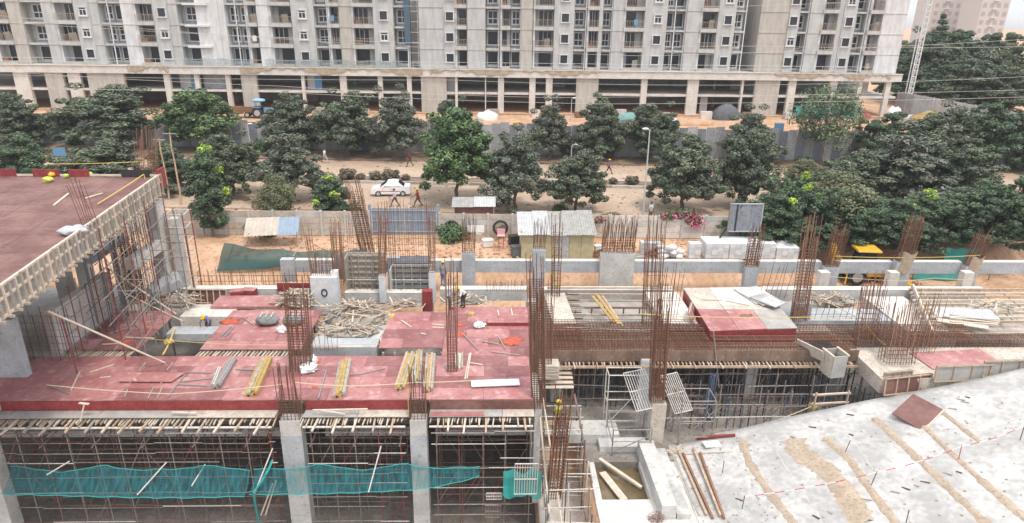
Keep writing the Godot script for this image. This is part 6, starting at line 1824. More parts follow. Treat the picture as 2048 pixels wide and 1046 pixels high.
	batten_panel("grey shutter wall past the right edge of the ramp", Vector3(26.48, 1.15, -29.8), 3.0, .9, 3, -.05, M.grey_ply, M.timber, .06)
	var bf := thing("box_form", "tall grey box form open at the top beside the trough end", "formwork", Vector3(18.1, .1, -31.2), .15)
	for e in [[0, .45, .8, .06], [0, -.45, .8, .06]]: box(bf, "side", Vector3(e[0], .55, e[1]), Vector3(e[2], 1.25, e[3]), M.grey_ply)
	for e in [-.42, .42]:
		box(bf, "end", Vector3(e, .55, 0), Vector3(.06, 1.25, .84), M.dusty_ply)
		box(bf, "rim", Vector3(e, 1.2, 0), Vector3(.1, .07, 1.0), M.timber_pale)
	boxr(bf, "leaning_side", Vector3(-.85, .9, -.9), Vector3(.06, .75, 1.6), M.dusty_ply, Vector3(0, .35, .35))
	for k in 9: bar(bf, "mesh_bar", Vector3(-.5 + .12 * k, 1.0, -1.6), Vector3(-.3 + .12 * k, 1.05, -.5), .015, M.black)
	for k in 8: bar(bf, "mesh_bar", Vector3(-.5 + .02 * k, 1.02, -1.6 + .14 * k), Vector3(.5 + .02 * k, 1.04, -1.6 + .14 * k), .015, M.black)
	var lp := thing("ladder_frame", "short timber ladder frame under the box form", "frame", Vector3(17.6, -2.0, -30.0), .1)
	for y in [.4, .95, 1.5]: plank(lp, "rung", Vector3(-1.0, y, 0), Vector3(1.0, y + .06, .1), .08, .08, M.timber_pale)
	for x in [-.9, .9]: plank(lp, "rail", Vector3(x, -.7, .1), Vector3(x, 1.7, .1), .07, .07, M.timber)

# ---- rusty column cages -----------------------------------------------------------------------------------------
# base centre, top centre, width (x), depth (z), bars across, bars deep, spacing of ties, ragged tops
func cage(label: String, a: Vector3, b: Vector3, w: float, d: float, nx: int, nz: int, gap: float, r := .016, ties_to := 1.0, m := "rust", spread := 1.0) -> void:
	var t := thing("rebar_cage", label, "rebar", a, 0, "column rebar cages")
	var v := b - a
	var k := 0
	for i in nx:
		for j in nz:
			if i > 0 and i < nx - 1 and j > 0 and j < nz - 1: continue
			var p := Vector3(-w / 2 + w * i / maxf(nx - 1, 1), 0, -d / 2 + d * j / maxf(nz - 1, 1))
			k += 1
			var top := v * (1.0 + .13 * sin(k * 2.7 + w * 9)) + Vector3(p.x * spread, 0, p.z * spread) + Vector3(.12 * sin(k * 1.9 + w * 5), 0, .1 * cos(k * 2.9))
			bar(t, "bar", p, top, r, M[m] if k % 4 else M["rust_light"])
	var n := int(v.length() * ties_to / gap)
	var s := st()
	var c := [Vector3(-w / 2 - .02, 0, -d / 2 - .02), Vector3(w / 2 + .02, 0, -d / 2 - .02), Vector3(w / 2 + .02, 0, d / 2 + .02), Vector3(-w / 2 - .02, 0, d / 2 + .02), Vector3(-w / 2 - .02, 0, -d / 2 - .02)]
	add_path(s, c, r * .75, 4)
	var tm := done(s)
	for i in n:
		var f := (i + .5) * gap / v.length()
		var sc := lerpf(1.0, spread, f)
		part(t, "tie", tm, M[m], Transform3D(Basis(Vector3(0, 1, 0), .03 * sin(i * 2.1)).scaled(Vector3(sc, 1, sc)), v * f))

func build_rebar() -> void:
	cage("short cage on the wide front column", Vector3(-9.26, .15, -27.05), Vector3(-9.26, 2.9, -27.0), .86, .5, 6, 3, .16, .017, .45)
	cage("short cage on the right front column", Vector3(-3.40, .15, -27.05), Vector3(-3.38, 2.6, -27.0), .68, .5, 5, 3, .15, .017, .5)
	cage("dense brown cage rising from the deck beside the wrapped bundles", Vector3(-9.61, 0.8, -30.39), Vector3(-9.61, 0.8, -30.39) + Vector3(.0, 4.2, -.4), 1.0, .6, 8, 5, .14, .018, .9)
	cage("tall narrow cage rising from the red deck by the back gap", Vector3(-1.99, 0.8, -30.26), Vector3(-1.99, 0.8, -30.26) + Vector3(.0, 5.4, -.4), .45, .45, 4, 4, .16, .02, .35)
	cage("dense tall cage at the right edge of the red deck", Vector3(2.24, 0.24, -27.8), Vector3(1.98, 6.85, -28.4), .62, .5, 6, 5, .11, .02, .95)
	cage("second cage just behind the dense one at the deck's right edge", Vector3(2.75, .3, -31.2), Vector3(2.7, 4.9, -31.4), .7, .5, 5, 3, .14, .018, .8)
	cage("low paired cage standing in the shaft beside the scaffold", Vector3(2.92, -3.31, -25.7), Vector3(3.19, 1.83, -25.7), .56, .5, 6, 4, .2, .022, .9)
	cage("dark narrow cage behind the pale dusty plywood strip", Vector3(4.04, 0.8, -39.38), Vector3(4.04, 0.8, -39.38) + Vector3(-.02, 5.0, -.3), .48, .4, 4, 3, .5, .02, .9)
	cage("dense starter bars on top of the wide shear wall", Vector3(8.98, 1.6, -45.35), Vector3(9.05, 4.2, -45.3), 2.3, .4, 22, 3, .22, .02, .5)
	cage("thin starter bars on the pale column left of the shed", Vector3(3.34, 1.85, -45.35), Vector3(3.4, 4.1, -45.3), .8, .4, 7, 3, .5, .016, .6)
	cage("thin starter bars on the pale column beneath the tyre", Vector3(-1.68, 1.6, -45.35), Vector3(-1.6, 4.3, -45.3), .85, .4, 8, 3, .35, .016, .7)
	cage("tall open cage before the white sacks", Vector3(9.26, 0.8, -35.33), Vector3(9.23, 6.62, -36.2), 1.0, .6, 8, 4, .9, .019, .95)
	cage("tallest dense cage on the dusty column right of the grating", Vector3(8.28, -0.33, -29.2), Vector3(8.16, 5.07, -29.5), .66, .5, 7, 5, .1, .019, .8)
	cage("bars on the column before the block stacks", Vector3(18.79, .65, -45.35), Vector3(18.9, 3.6, -45.4), .85, .45, 9, 4, .2, .02, .8)
	cage("leaning cage left of the yellow backhoe", Vector3(18.3, 0.8, -36.15), Vector3(20.32, 5.38, -40.5), .75, .6, 7, 5, .22, .02, .85)
	cage("cage on the column right of the leaning one", Vector3(24.6, .7, -45.35), Vector3(24.9, 3.7, -45.4), .95, .45, 9, 4, .14, .02, .9)
	cage("thick cage on the jute wrapped column", Vector3(29.87, 1.1, -45.35), Vector3(30.2, 4.4, -45.4), 1.0, .5, 10, 4, .12, .02, .95)
	cage("cage on the column at the right edge", Vector3(34.98, .8, -45.35), Vector3(35.4, 3.2, -45.4), .95, .5, 9, 4, .14, .02, .95)
	cage("slanting cage above the beam cage right of the grey slab", Vector3(20.61, 0.8, -32.94), Vector3(21.58, 3.93, -34.8), 1.0, .7, 8, 5, .3, .018, .7)
	cage("wide low cage in front of the diagonal trough side", Vector3(21.38, 0.8, -31.13), Vector3(22.75, 3.02, -33.4), 1.5, .8, 11, 4, .25, .018, .6)
	cage("slim bars right of the leaning cage", Vector3(23.41, 0.8, -32.35), Vector3(24.88, 2.88, -34.4), 1.2, .6, 9, 2, .6, .016, .5)
	cage("upright cage behind the high slab of the left block", Vector3(-21.51, 7.3, -41.9), Vector3(-21.12, 10.71, -42), 1.1, .5, 8, 3, .5, .018, .7, "rust_light")
	cage("thick brown cage leaning under the left block's edge", Vector3(-22, 0.8, -38.68), Vector3(-21.78, 4.98, -38.4), 1.1, .7, 10, 6, .14, .02, .95)
	cage("slim starter bars on the deck of the left block", Vector3(-19.27, 7.95, -31.56), Vector3(-19.27, 7.95, -31.56) + Vector3(-.3, 2.2, 0), .5, .4, 4, 2, .8, .014, .5)
	cage("leaning thick cage left of the blue gate", Vector3(-8.7, 1.0, -45.2), Vector3(-9.56, 6.44, -45.6), .85, .6, 8, 5, .16, .019, .95)
	cage("brown cage before the left leaf of the gate", Vector3(-7.05, 1.8, -40.6), Vector3(-6.85, 6.17, -40.9), .42, .4, 5, 4, .25, .018, .9, "rust_light")
	cage("brown cage before the right leaf of the gate", Vector3(-3.85, 2.0, -40.6), Vector3(-3.89, 6.13, -40.9), .38, .4, 4, 4, .25, .018, .9, "rust_light")
	cage("thick cage right of the white wall stub", Vector3(-9.7, 1.4, -40.2), Vector3(-9.74, 5.14, -40.6), .55, .45, 6, 5, .16, .018, .9, "rust_light")
	cage("slim cage left of the white wall stub", Vector3(-11.6, .8, -41.4), Vector3(-11.82, 4.48, -41.6), .3, .3, 3, 3, .4, .017, .9, "rust_light")
	cage("thin bars on the white wall stub", Vector3(-10.45, 2.2, -39.6), Vector3(-10.4, 3.6, -39.6), 1.3, .4, 11, 2, .5, .014, .9)
	cage("starter bars between deck and raised panel", Vector3(10.42, 0.8, -36.14), Vector3(10.42, 0.8, -36.14) + Vector3(.1, 3.2, 0), 1.1, .3, 8, 1, .9, .015, .6)
	cage("slim starter bars on the front strip by timber beams", Vector3(0.91, 0.8, -40.26), Vector3(0.91, 0.8, -40.26) + Vector3(0, .8, 0), 2.6, .2, 20, 1, .5, .012, .5)
	cage("starter bars along the deck edge in the rear gap", Vector3(-9.31, 0.4, -32.88), Vector3(-9.31, 0.4, -32.88) + Vector3(0, 1.3, 0), 1.8, .3, 9, 1, .6, .013, .6, "tube_red")
	cage("starter bars at the raised panel's rear corner", Vector3(17.89, 0.8, -39.11), Vector3(17.89, 0.8, -39.11) + Vector3(.3, 2.4, 0), 1.6, .3, 6, 1, .7, .014, .6)
	cage("row of bars behind the grey slab on the right", Vector3(20.14, 0.6, -36.57), Vector3(20.14, 0.6, -36.57) + Vector3(.1, 1.2, 0), 3.4, .3, 10, 1, .6, .014, .7, "black")
	# wall curtains of thin bars
	for q in [["curtain of thin wall bars before the blue gate", Vector3(-6.75, 1.2, -41.9), 2.7, 19, 6.49 - 1.2], ["curtain of thin wall bars left of the leaning cage", Vector3(-9.9, .9, -44.2), 3.2, 24, 4.78 - .9]]:
		var t := thing("rebar_curtain", q[0], "rebar", q[1], 0, "wall bar curtains")
		for k in q[3]: bar(t, "bar", Vector3(q[2] * k / (q[3] - 1.0), 0, .1 * (k % 2)), Vector3(q[2] * k / (q[3] - 1.0) + .05 * sin(k * 2.0), q[4] * (1 + .08 * sin(k * 1.3)), .1 * (k % 2)), .014, M.rust if k % 2 else M.rust_light)
		for y in 7: bar(t, "cross_bar", Vector3(-.05, .3 + y * .4, .06), Vector3(q[2] + .05, .32 + y * .4, .06), .011, M.rust)
	# jute wrapped round the foot of two cages
	for q in [[Vector3(29.9, 1.2, -45.35), 1.25, "jute cloth wrapped round the column top right of backhoe"], [Vector3(34.98, .9, -45.35), 1.15, "jute cloth wrapped round the column top at right edge"]]:
		var rows := []
		for r in 6:
			var row := []
			for k in 13:
				var a := TAU * k / 12.0
				row.append(q[0] + Vector3(cos(a) * q[1] * (.5 + .03 * sin(k * 2.5 + r)) + r * .05, -.8 + r * .3 + .12 * sin(k * 1.7) * (1 if r == 0 or r == 5 else 0), sin(a) * .42))
			rows.append(row)
		mark(part(self, "jute_wrap", sheet(rows), M.jute), q[2], "cloth", "jute wraps on columns")
	# rebar mat over the wide beam
	var mt := thing("rebar_mat", "rebar mat lying over the wide beam left of the raised panel", "rebar", Vector3(7.5, 1.06, -33.8))
	for k in 52: bar(mt, "bar", Vector3(-4.5 + k * .175, .02 * sin(k * 2.0), -1.9), Vector3(-4.5 + k * .175 + .05 * sin(k), .02 * sin(k * 3.0), 1.5), .012, M.rust if k % 3 else M.rust_light)
	for k in 12: bar(mt, "cross_bar", Vector3(-4.6, .03, -1.8 + k * .28), Vector3(4.7, .03, -1.8 + k * .28), .012, M.rust)

# ---- things lying on the decks ------------------------------------------------------------------------------------
func bundle(label: String, a: Vector3, b: Vector3, n: int, w: float, h: float, mats: Array, called := "timber_bundle", category := "timber") -> void:
	var t := thing(called, label, category, a, 0, "bundles lying on the deck")
	var d := (b - a).normalized()
	var side := d.cross(Vector3.UP).normalized()
	for i in n:
		var row := i / 4
		var f := (i % 4) - 1.5
		var p := side * f * w * 1.08 + Vector3(0, h * (.5 + row * 1.02), 0)
		var j := d * .12 * sin(i * 2.3)
		plank(t, "beam", p + j, b - a + p + j + side * .03 * sin(i * 1.7), w, h, mats[i % mats.size()])

func build_clutter() -> void:
	var up := Vector3(0, .01, 0)
	bundle("bundle of yellow brown timber beams left of the wide column cage", Vector3(-11.65, 0.8, -31.22), Vector3(-11.3, 0.8, -27.85), 7, .16, .13, [M.beam_yellow, M.beam_yellow, M.timber_grey, M.beam_yellow])
	bundle("slim bundle of yellow brown beams right of the white plastic", Vector3(-7.53, 0.8, -31), Vector3(-7.17, 0.8, -27.74), 7, .15, .13, [M.timber_grey, M.beam_yellow, M.beam_yellow, M.timber_grey])
	bundle("left bundle of beams behind the right column cage", Vector3(-4.25, 0.8, -31.74), Vector3(-4.4, 0.8, -28.35), 8, .13, .12, [M.beam_yellow, M.timber_grey, M.beam_yellow, M.timber])
	bundle("middle bundle of crossed beams behind the right column cage", Vector3(-3.91, 0.8, -31.96), Vector3(-3.69, 0.8, -28.9), 7, .12, .12, [M.timber_grey, M.timber_grey, M.beam_yellow])
	bundle("right bundle of beams behind the right column cage", Vector3(-3.19, 0.8, -31.63), Vector3(-3.04, 0.8, -28.16), 8, .12, .12, [M.timber_grey, M.timber, M.beam_yellow, M.timber_grey])
	bundle("bundle of grey steel pipes on the left of the deck", Vector3(-13.33, 0.8, -31.22), Vector3(-13.15, 0.8, -28.58), 7, .1, .09, [M.tube, M.pipe_grey], "pipe_bundle", "pipes")
	bundle("shorter fan of thin grey rods beside the pipe bundle", Vector3(-13.77, 0.8, -30.5), Vector3(-13.45, 0.8, -28.76), 5, .06, .05, [M.tube_pale, M.tube], "pipe_bundle", "pipes")
	bundle("short timber props leaning by the tall narrow cage", Vector3(-1.74, 0.8, -31.95), Vector3(-1.67, 0.8, -30.36), 4, .1, .1, [M.timber_grey, M.timber_pale])
	bundle("pair of pale laths right of the short props", Vector3(-1.21, 0.8, -32.06), Vector3(-1.32, 0.8, -29.37), 2, .06, .05, [M.timber_pale])
	# sheets
	var rs := thing("red_sheet", "loose red plywood sheet lying on the left of the deck", "board", Vector3(-16.66, 0.8, -29.43) + Vector3(0, .09, 0), -.03)
	part(rs, "sheet", prism(PackedVector2Array([Vector2(-1.35, .42), Vector2(-1.2, -.42), Vector2(1.45, -.48), Vector2(1.2, .38)]), -.02, .02), M.red_ply_c)
	for x in [-.8, .7]: box(rs, "bearer", Vector3(x, -.055, 0), Vector3(.08, .07, .8), M.timber)
	var r2 := thing("red_sheet", "raised red sheet on bearers at the deck's back right corner", "board", Vector3(1, 0.8, -35.8) + Vector3(0, .2, 0), .0)
	box(r2, "sheet", Vector3.ZERO, Vector3(2.5, .05, .95), M.red_ply)
	box(r2, "front_board", Vector3(0, -.1, .46), Vector3(2.5, .18, .03), M.red_edge)
	box(r2, "bearer", Vector3(0, -.12, -.3), Vector3(2.4, .16, .1), M.timber)
	var wp := thing("white_board", "long white board lying at the deck's right end", "board", Vector3(0.18, 0.8, -28.79), .07)
	boxr(wp, "board", Vector3(0, .12, 0), Vector3(2.35, .05, .52), M.white_sheet, Vector3(.06, 0, 0))
	box(wp, "bearer", Vector3(0, .045, .1), Vector3(2.3, .08, .1), M.timber)
	# wrapped bundles
	for q in [[Vector3(-12.89, 0.8, -35.59), "left grey wrapped bundle on the middle deck", 1.35], [Vector3(-11.41, 0.8, -35.59), "right grey wrapped bundle on the middle deck", 1.2]]:
		var b := thing("wrapped_bundle", q[1], "bundle", q[0], .08, "grey wrapped bundles")
		part(b, "cloth", lump(Vector3(q[2] / 2, .32, .48), 21 if q[2] > 1.3 else 22, .14, 18, 10), M.blanket, Transform3D(Basis.IDENTITY, Vector3(0, .28, 0)))
		for x in [-.3, 0.0, .3]:
			box(b, "strap", Vector3(x, .61, 0), Vector3(.05, .03, .7), M.tube_pale)
	for q in [[Vector3(-11.82, 0.8, -34.56), Vector3(.28, .2, .2), "white and violet plastic bag by the wrapped bundles"], [Vector3(-9.21, 0.8, -30.18), Vector3(.42, .22, .4), "crumpled white plastic sheet behind the wide column cage"], [Vector3(-9.14, 0.8, -30.79), Vector3(.24, .3, .2), "standing fold of white plastic behind the column cage"], [Vector3(-0.69, 0.8, -35.33), Vector3(.3, .12, .35), "crumpled white paper sack on the deck's back right"]]:
		mark(part(self, "plastic_bag", lump(q[1], int(q[0].x * 10) + 90, .5, 16, 10), M.white, Transform3D(Basis(Vector3.UP, .4), q[0] + Vector3(0, q[1].y * .75, 0))), q[2], "plastic bag")
	# spilled red dust
	var ds := [[Vector3(-15.17, 0.8, -35.92), .5, "red dust spill on the middle deck near the bundles"], [Vector3(-19.8, 0.8, -33.41), .32, "red dust spill on the small left deck, front"], [Vector3(-19.34, 0.8, -35.07), .15, "small red dust spill on the small left deck, back"], [Vector3(-9.07, 0.8, -31.16), .3, "red dust spill behind the white plastic"], [Vector3(-1.82, 0.8, -35.53), .25, "red dust spill right of the tall narrow cage"], [Vector3(1.11, 0.8, -33.45), .55, "largest red dust spill at the deck's back right"], [Vector3(-1.79, 0.8, -34.31), .4, "red dust spill before the tall narrow cage's back"], [Vector3(-8.5, 0.8, -28.6), .14, "small faded spill on the front strip"]]
	for i in ds.size():
		mark(part(self, "dust_spill", lump(Vector3(ds[i][1], .03, ds[i][1] * .8), 200 + i, .5, 18, 6), M.red_dust, Transform3D(Basis(Vector3.UP, i * .7), ds[i][0] + Vector3(0, .005, 0))), ds[i][2], "dust", "red dust spills on the decks")
	# single laths, rods and battens on the decks
	var sticks := [[Vector3(-20.43, 0.8, -30.07), Vector3(-19.87, 0.8, -28.34), 0], [Vector3(-19.91, 0.8, -30.02), Vector3(-19.16, 0.8, -30.82), 0], [Vector3(-19.14, 0.8, -29.49), Vector3(-18.68, 0.8, -29.63), 0], [Vector3(-17.96, 0.8, -29.92), Vector3(-17.21, 0.86, -29.09), 1], [Vector3(-17.65, 0.8, -31.03), Vector3(-17.56, 0.8, -30.11), 2], [Vector3(-16.27, 0.8, -30.97), Vector3(-16.23, 0.8, -30.21), 2], [Vector3(-15.14, 0.8, -29.71), Vector3(-15.11, 0.8, -27.74), 3], [Vector3(-15.21, 0.8, -30.01), Vector3(-13.89, 0.8, -29.95), 3], [Vector3(-15.07, 0.8, -29.09), Vector3(-13.71, 0.8, -29.42), 3], [Vector3(-15.13, 0.8, -28.86), Vector3(-13.4, 0.8, -28.67), 3], [Vector3(-21.29, 0.8, -28.89), Vector3(-19.72, 0.8, -27.98), 3], [Vector3(-17.28, 0.8, -28.41), Vector3(-17.07, 0.8, -27.75), 2], [Vector3(-16.15, 0.8, -28.64), Vector3(-15.93, 0.8, -27.62), 2], [Vector3(-15.74, 0.8, -28.63), Vector3(-15.51, 0.8, -27.61), 2], [Vector3(-8.31, 0.8, -30.18), Vector3(-8.09, 0.8, -27.57), 3], [Vector3(-7.73, 0.8, -29.68), Vector3(-6.56, 0.8, -29.78), 3], [Vector3(-6.56, 0.8, -29.78), Vector3(-5.41, 0.8, -30.37), 3], [Vector3(-5.29, 0.8, -35.99), Vector3(-4.64, 0.8, -35.13), 1], [Vector3(-3.43, 0.8, -35.46), Vector3(-2.76, 0.8, -35.33), 1], [Vector3(-3.4, 0.8, -35.07), Vector3(-2.74, 0.8, -35), 1], [Vector3(-1.71, 0.8, -34.43), Vector3(-0.77, 0.8, -32.4), 3], [Vector3(-0.51, 0.8, -33.33), Vector3(0.39, 0.8, -32.97), 2], [Vector3(0.01, 0.8, -32.12), Vector3(1.49, 0.8, -31.72), 2], [Vector3(0.32, 0.8, -34.06), Vector3(0.71, 0.8, -32.51), 2], [Vector3(-1.12, 0.8, -30.93), Vector3(-0.48, 0.8, -30.71), 1], [Vector3(0.34, 0.8, -37.4), Vector3(0.42, 0.8, -36.69), 1], [Vector3(1.16, 0.8, -37.69), Vector3(1.23, 0.8, -36.69), 1], [Vector3(-14.83, 0.8, -35.13), Vector3(-14.95, 0.8, -34), 3], [Vector3(-14.66, 0.8, -35.13), Vector3(-14.73, 0.8, -33.94), 3], [Vector3(-14.59, 0.8, -36.39), Vector3(-13.73, 0.8, -35.46), 2], [Vector3(-21.23, 0.8, -34.31), Vector3(-20.51, 0.8, -35.07), 2], [Vector3(-20.89, 0.8, -33), Vector3(-20.07, 0.8, -33.12), 1], [Vector3(-20.11, 0.8, -33.83), Vector3(-18.43, 0.8, -33.71), 1], [Vector3(-12.9, 0.8, -30.3), Vector3(-11.13, 0.8, -30.19), 3], [Vector3(-4.5, 0.8, -29.19), Vector3(-4.31, 0.8, -28.81), 1], [Vector3(-3.98, 0.8, -34.31), Vector3(-3.69, 0.8, -34.18), 1]]
	var sm := [M.timber_pale, M.timber_pale, M.timber_grey, M.pipe_grey]
	var sn := ["pale thin lath lying on the red decks", "short pale batten lying on the red decks", "brown batten lying on the red decks", "grey rod lying on the red decks"]
	var sc := ["lath", "short_batten", "brown_batten", "steel_rod"]
	var many := ["pale laths", "short pale battens", "brown battens", "grey rods"]
	var marks := [["the loose red sheet", Vector3(-16.66, 0.8, -29.43)], ["the pipe bundle", Vector3(-13.25, 0.8, -29.9)], ["the wrapped bundles", Vector3(-12.15, 0.8, -35.59)], ["the left deck's red spill", Vector3(-19.8, 0.8, -33.41)], ["the white plastic", Vector3(-8.05, 0.8, -29.78)], ["the tall narrow cage", Vector3(-2.17, 0.8, -33.57)], ["the white board", Vector3(0.19, 0.8, -30.25)], ["the raised red sheet", Vector3(1, 0.8, -35.8)], ["the red steel prop", Vector3(-20.28, 0.8, -29.59)], ["the right column cage", Vector3(-3.78, 0.8, -29.28)]]
	var names := []
	names.resize(sticks.size())
	for kind in 4:
		var ids := []
		var pts := []
		for i in sticks.size():
			if sticks[i][2] == kind:
				ids.append(i)
				pts.append((sticks[i][0] + sticks[i][1]) / 2)
		var l := singled(many[kind].trim_suffix("s"), many[kind], pts, marks)
		for i in ids.size(): names[ids[i]] = l[i]
	for i in sticks.size():
		var q: Array = sticks[i]
		mark(plank(self, sc[q[2]], q[0] + Vector3(0, .04, 0), q[1] + Vector3(0, .04, 0), .05 if q[2] != 1 else .07, .05, sm[q[2]]), names[i], "rod" if q[2] == 3 else "batten", sn[q[2]].split(" lying")[0] + "s on the decks")
	# boards on the grey shelf and T-shaped batten
	for q in [[Vector3(-18.64, 1.05, -26.9), Vector3(-18.21, 0.99, -26.9), .12, "short pale board on the shelf at far left"], [Vector3(-18.22, 1.18, -26.6), Vector3(-18.44, 0.43, -26.4), .08, "pale batten hanging below the short board at far left"], [Vector3(-14.63, 0.49, -27), Vector3(-13.55, 0.43, -27), .1, "thin pale lath on the grey shelf left of the wide column"], [Vector3(-8.24, 0.57, -27), Vector3(-5.72, 0.62, -27), .07, "curved pale lath on the grey shelf right of the wide column"], [Vector3(-7.87, 0.64, -26.9), Vector3(-6.75, 0.42, -26.9), .08, "second pale lath crossing the curved one"]]:
		mark(plank(self, "shelf_lath", q[0], q[1], q[2], .04, M.timber_pale), q[3], "lath", "laths on the grey shelf")
	# long poles slanting from the left block down to the deck
	for q in [[Vector3(-19.5, 5.3, -27.58), Vector3(-16.65, 0.85, -30.93), .05, "long pale pole slanting from the left block to the deck"], [Vector3(-21.79, 3.82, -36.5), Vector3(-18.64, 0.85, -36.83), .05, "pale pole slanting behind the small left deck"], [Vector3(-21.73, 2.65, -36.5), Vector3(-17.86, 0.85, -35.88), .035, "thin pole parallel to the pole behind the left deck"]]:
		mark(bar(self, "slanting_pole", q[0], q[1], q[2], M.timber_pale), q[3], "pole", "poles slanting off the left block")
	mark(bar(self, "red_prop", Vector3(-20.5, 0.8, -29.98), Vector3(-21.32, 3.45, -31), .045, M.tube_red), "red steel prop standing on the deck at left", "prop")
	var lt := thing("rebar_grid", "dark rebar grid standing at the left edge behind the deck", "rebar", Vector3(-22.41, 0.8, -31.35))
	for k in 14: bar(lt, "bar", Vector3(-1.6 + k * .22, -.3, .1 * (k % 2)), Vector3(-1.9 + k * .22, 2.6 + .3 * sin(k * 2.0), -.4 + .1 * (k % 2)), .018, M.rust if k % 2 else M.tube)
	for k in 7: bar(lt, "cross_bar", Vector3(-1.8, .2 + k * .36, .05 - k * .05), Vector3(1.5, .2 + k * .36, .05 - k * .05), .015, M.tube)
	# wire fence like tubes before the pale wall of the left block
	var tf := thing("tube_lattice", "lattice of dark tubes before the pale wall on the left", "scaffold", Vector3(-21.6, .8, -35))
	for k in 9: bar(tf, "upright", Vector3(.1 * sin(k * 1.9), -.0, -2.6 + k * .75), Vector3(.05 * sin(k), 3.6 + .4 * sin(k * 2.2), -2.6 + k * .75), .03, [M.tube, M.tube_red, M.tube_blue][k % 3])
	for y in [.6, 1.35, 2.1, 2.85]: bar(tf, "ledger", Vector3(.05, y, -2.8), Vector3(.05, y, 3.6), .027, M.tube)
	for k in 4: bar(tf, "brace", Vector3(-.05, .3, -2.4 + k * 1.5), Vector3(-.05, 2.4, -1.2 + k * 1.5), .024, M.tube_pale)
	# drum, crates, heaps by the flats beyond the fence
	var tp := thing("tarp_heap", "dark tarpaulin covered heap in front of the podium bays", "heap", Vector3(34.5, 3.1, -100.5))
	part(tp, "cover", lump(Vector3(2.1, 1.9, 1.2), 8, .1, 16, 10), M.tarp, Transform3D(Basis.IDENTITY, Vector3(0, .2, 0)))
	for q in [["teal net heap between two fence trees", Vector3(19.62, 3.1, -97), Vector3(2.3, 1.2, .8), M.net_far], ["pale rubble heap right of the teal net heap", Vector3(25.16, 3.0, -97), Vector3(1.3, .9, .8), M.plaster_white], ["brown sand heap by the boundary wall on the right", Vector3(65.7, 3.0, -99), Vector3(4.2, 1.6, 2.2), M.beam_yellow], ["white wrapped heap at the podium's right corner", Vector3(60.58, 3.0, -102), Vector3(1.3, 1.8, 1.0), M.white_sheet], ["grey scrap heap beside the lattice mast", Vector3(63.83, 3.0, -101), Vector3(2.0, .9, 1.0), M.sheet_c], ["reddish earth heap before the podium at far left", Vector3(-60.09, 3.0, -98), Vector3(4.0, .7, 1.5), M.soil], ["earth heap behind the fence by the third fence tree", Vector3(-8.66, 3.0, -95), Vector3(3.2, .9, 1.5), M.soil], ["earth and rubble heap behind the fence at right of centre", Vector3(28.36, 3.0, -95), Vector3(3.0, .8, 1.2), M.soil], ["pale sacks heap behind the bright green tree", Vector3(-0.72, 3.0, -98), Vector3(1.6, 1.2, .9), M.white_sheet]]:
		mark(part(self, "material_heap", lump(q[2], int(absf(q[1].x)) + 300, .22, 16, 9), q[3], Transform3D(Basis.IDENTITY, q[1])), q[0], "heap", "heaps around the flats")
	for q in [["teal net hung before the right tower's podium, left piece", 1592, 1655, 212], ["teal net hung before the right tower's podium, right piece", 1660, 1716, 210]]:
		var xa: float = lerpf(38.73, 61.66, (q[1] - 1500) / 300.0)
		var xb: float = lerpf(38.73, 61.66, (q[2] - 1500) / 300.0)
		var rows := []
		for r in 4:
			var row := []
			for k in 13: row.append(Vector3(lerpf(xa, xb, k / 12.0), 3.1 + r * .55 + .06 * sin(k * 1.7), -102.5 + .1 * sin(k * 1.2 + r)))
			rows.append(row)
		mark(part(self, "teal_net", sheet(rows), M.net_teal), q[0], "net", "teal nets before the podium")
	var dr := CylinderMesh.new()
	dr.top_radius = .55
	dr.bottom_radius = .55
	dr.height = .7
	mark(part(self, "red_drum", dr, M.tape_red, Transform3D(Basis(Vector3(1, 0, 0), PI / 2), Vector3(56.55, 3.65, -102.0))), "dark red drum lying before the right podium bays", "drum")
	mark(box(self, "blue_crate", Vector3(36.67, 3.9, -86.2), Vector3(1.0, 1.7, .6), M.blue_sheet), "blue box standing behind the fence at right", "box")
	mark(box(self, "yellow_box", Vector3(3.17, 3.5, -90), Vector3(1.0, .9, .6), M.yellow_paint), "yellow box behind the fence right of the bright green tree", "box")
	# props and stacks in the podium bays
	var pp := []
	for i in 16: pp.append(Vector3(-44.0 + i * 6.3, 3.5, -101))
	var pl := singled("pile of site materials before the podium", "material piles before the podium", pp, [["the blue tractor", Vector3(-32.4, 3.5, -101)], ["the plain shear wall", Vector3(-8.54, 3.5, -101)], ["the short street lamp", Vector3(11.6, 3.5, -101)], ["the tarpaulin heap", Vector3(34.67, 3.5, -101)]])
	for i in 16:
		var x := -44.0 + i * 6.3
		mark(box(self, "block_pile", Vector3(x, 3.55, -101.2 - .6 * sin(i * 2.0)), Vector3(1.6 + .5 * sin(i * 1.3), .9 + .3 * sin(i * 2.7), .8), [M.band, M.rust_light, M.plaster, M.timber_grey][i % 4], .1 * sin(i)), pl[i], "pile", "piles before the podium bays")

func wheel(parent: Node, at: Vector3, r: float, w: float) -> void:
	var c := CylinderMesh.new()
	c.top_radius = r
	c.bottom_radius = r
	c.height = w
	c.radial_segments = 20
	var t := part(parent, "wheel", c, M.tyre, Transform3D(Basis(Vector3(1, 0, 0), PI / 2), at))
	var h := CylinderMesh.new()
	h.top_radius = r * .6
	h.bottom_radius = r * .6
	h.height = w + .02
	h.radial_segments = 14
	part(t, "rim", h, M.galv)

func build_vehicles() -> void:
	build_car()
	build_backhoe()
	build_tractor()

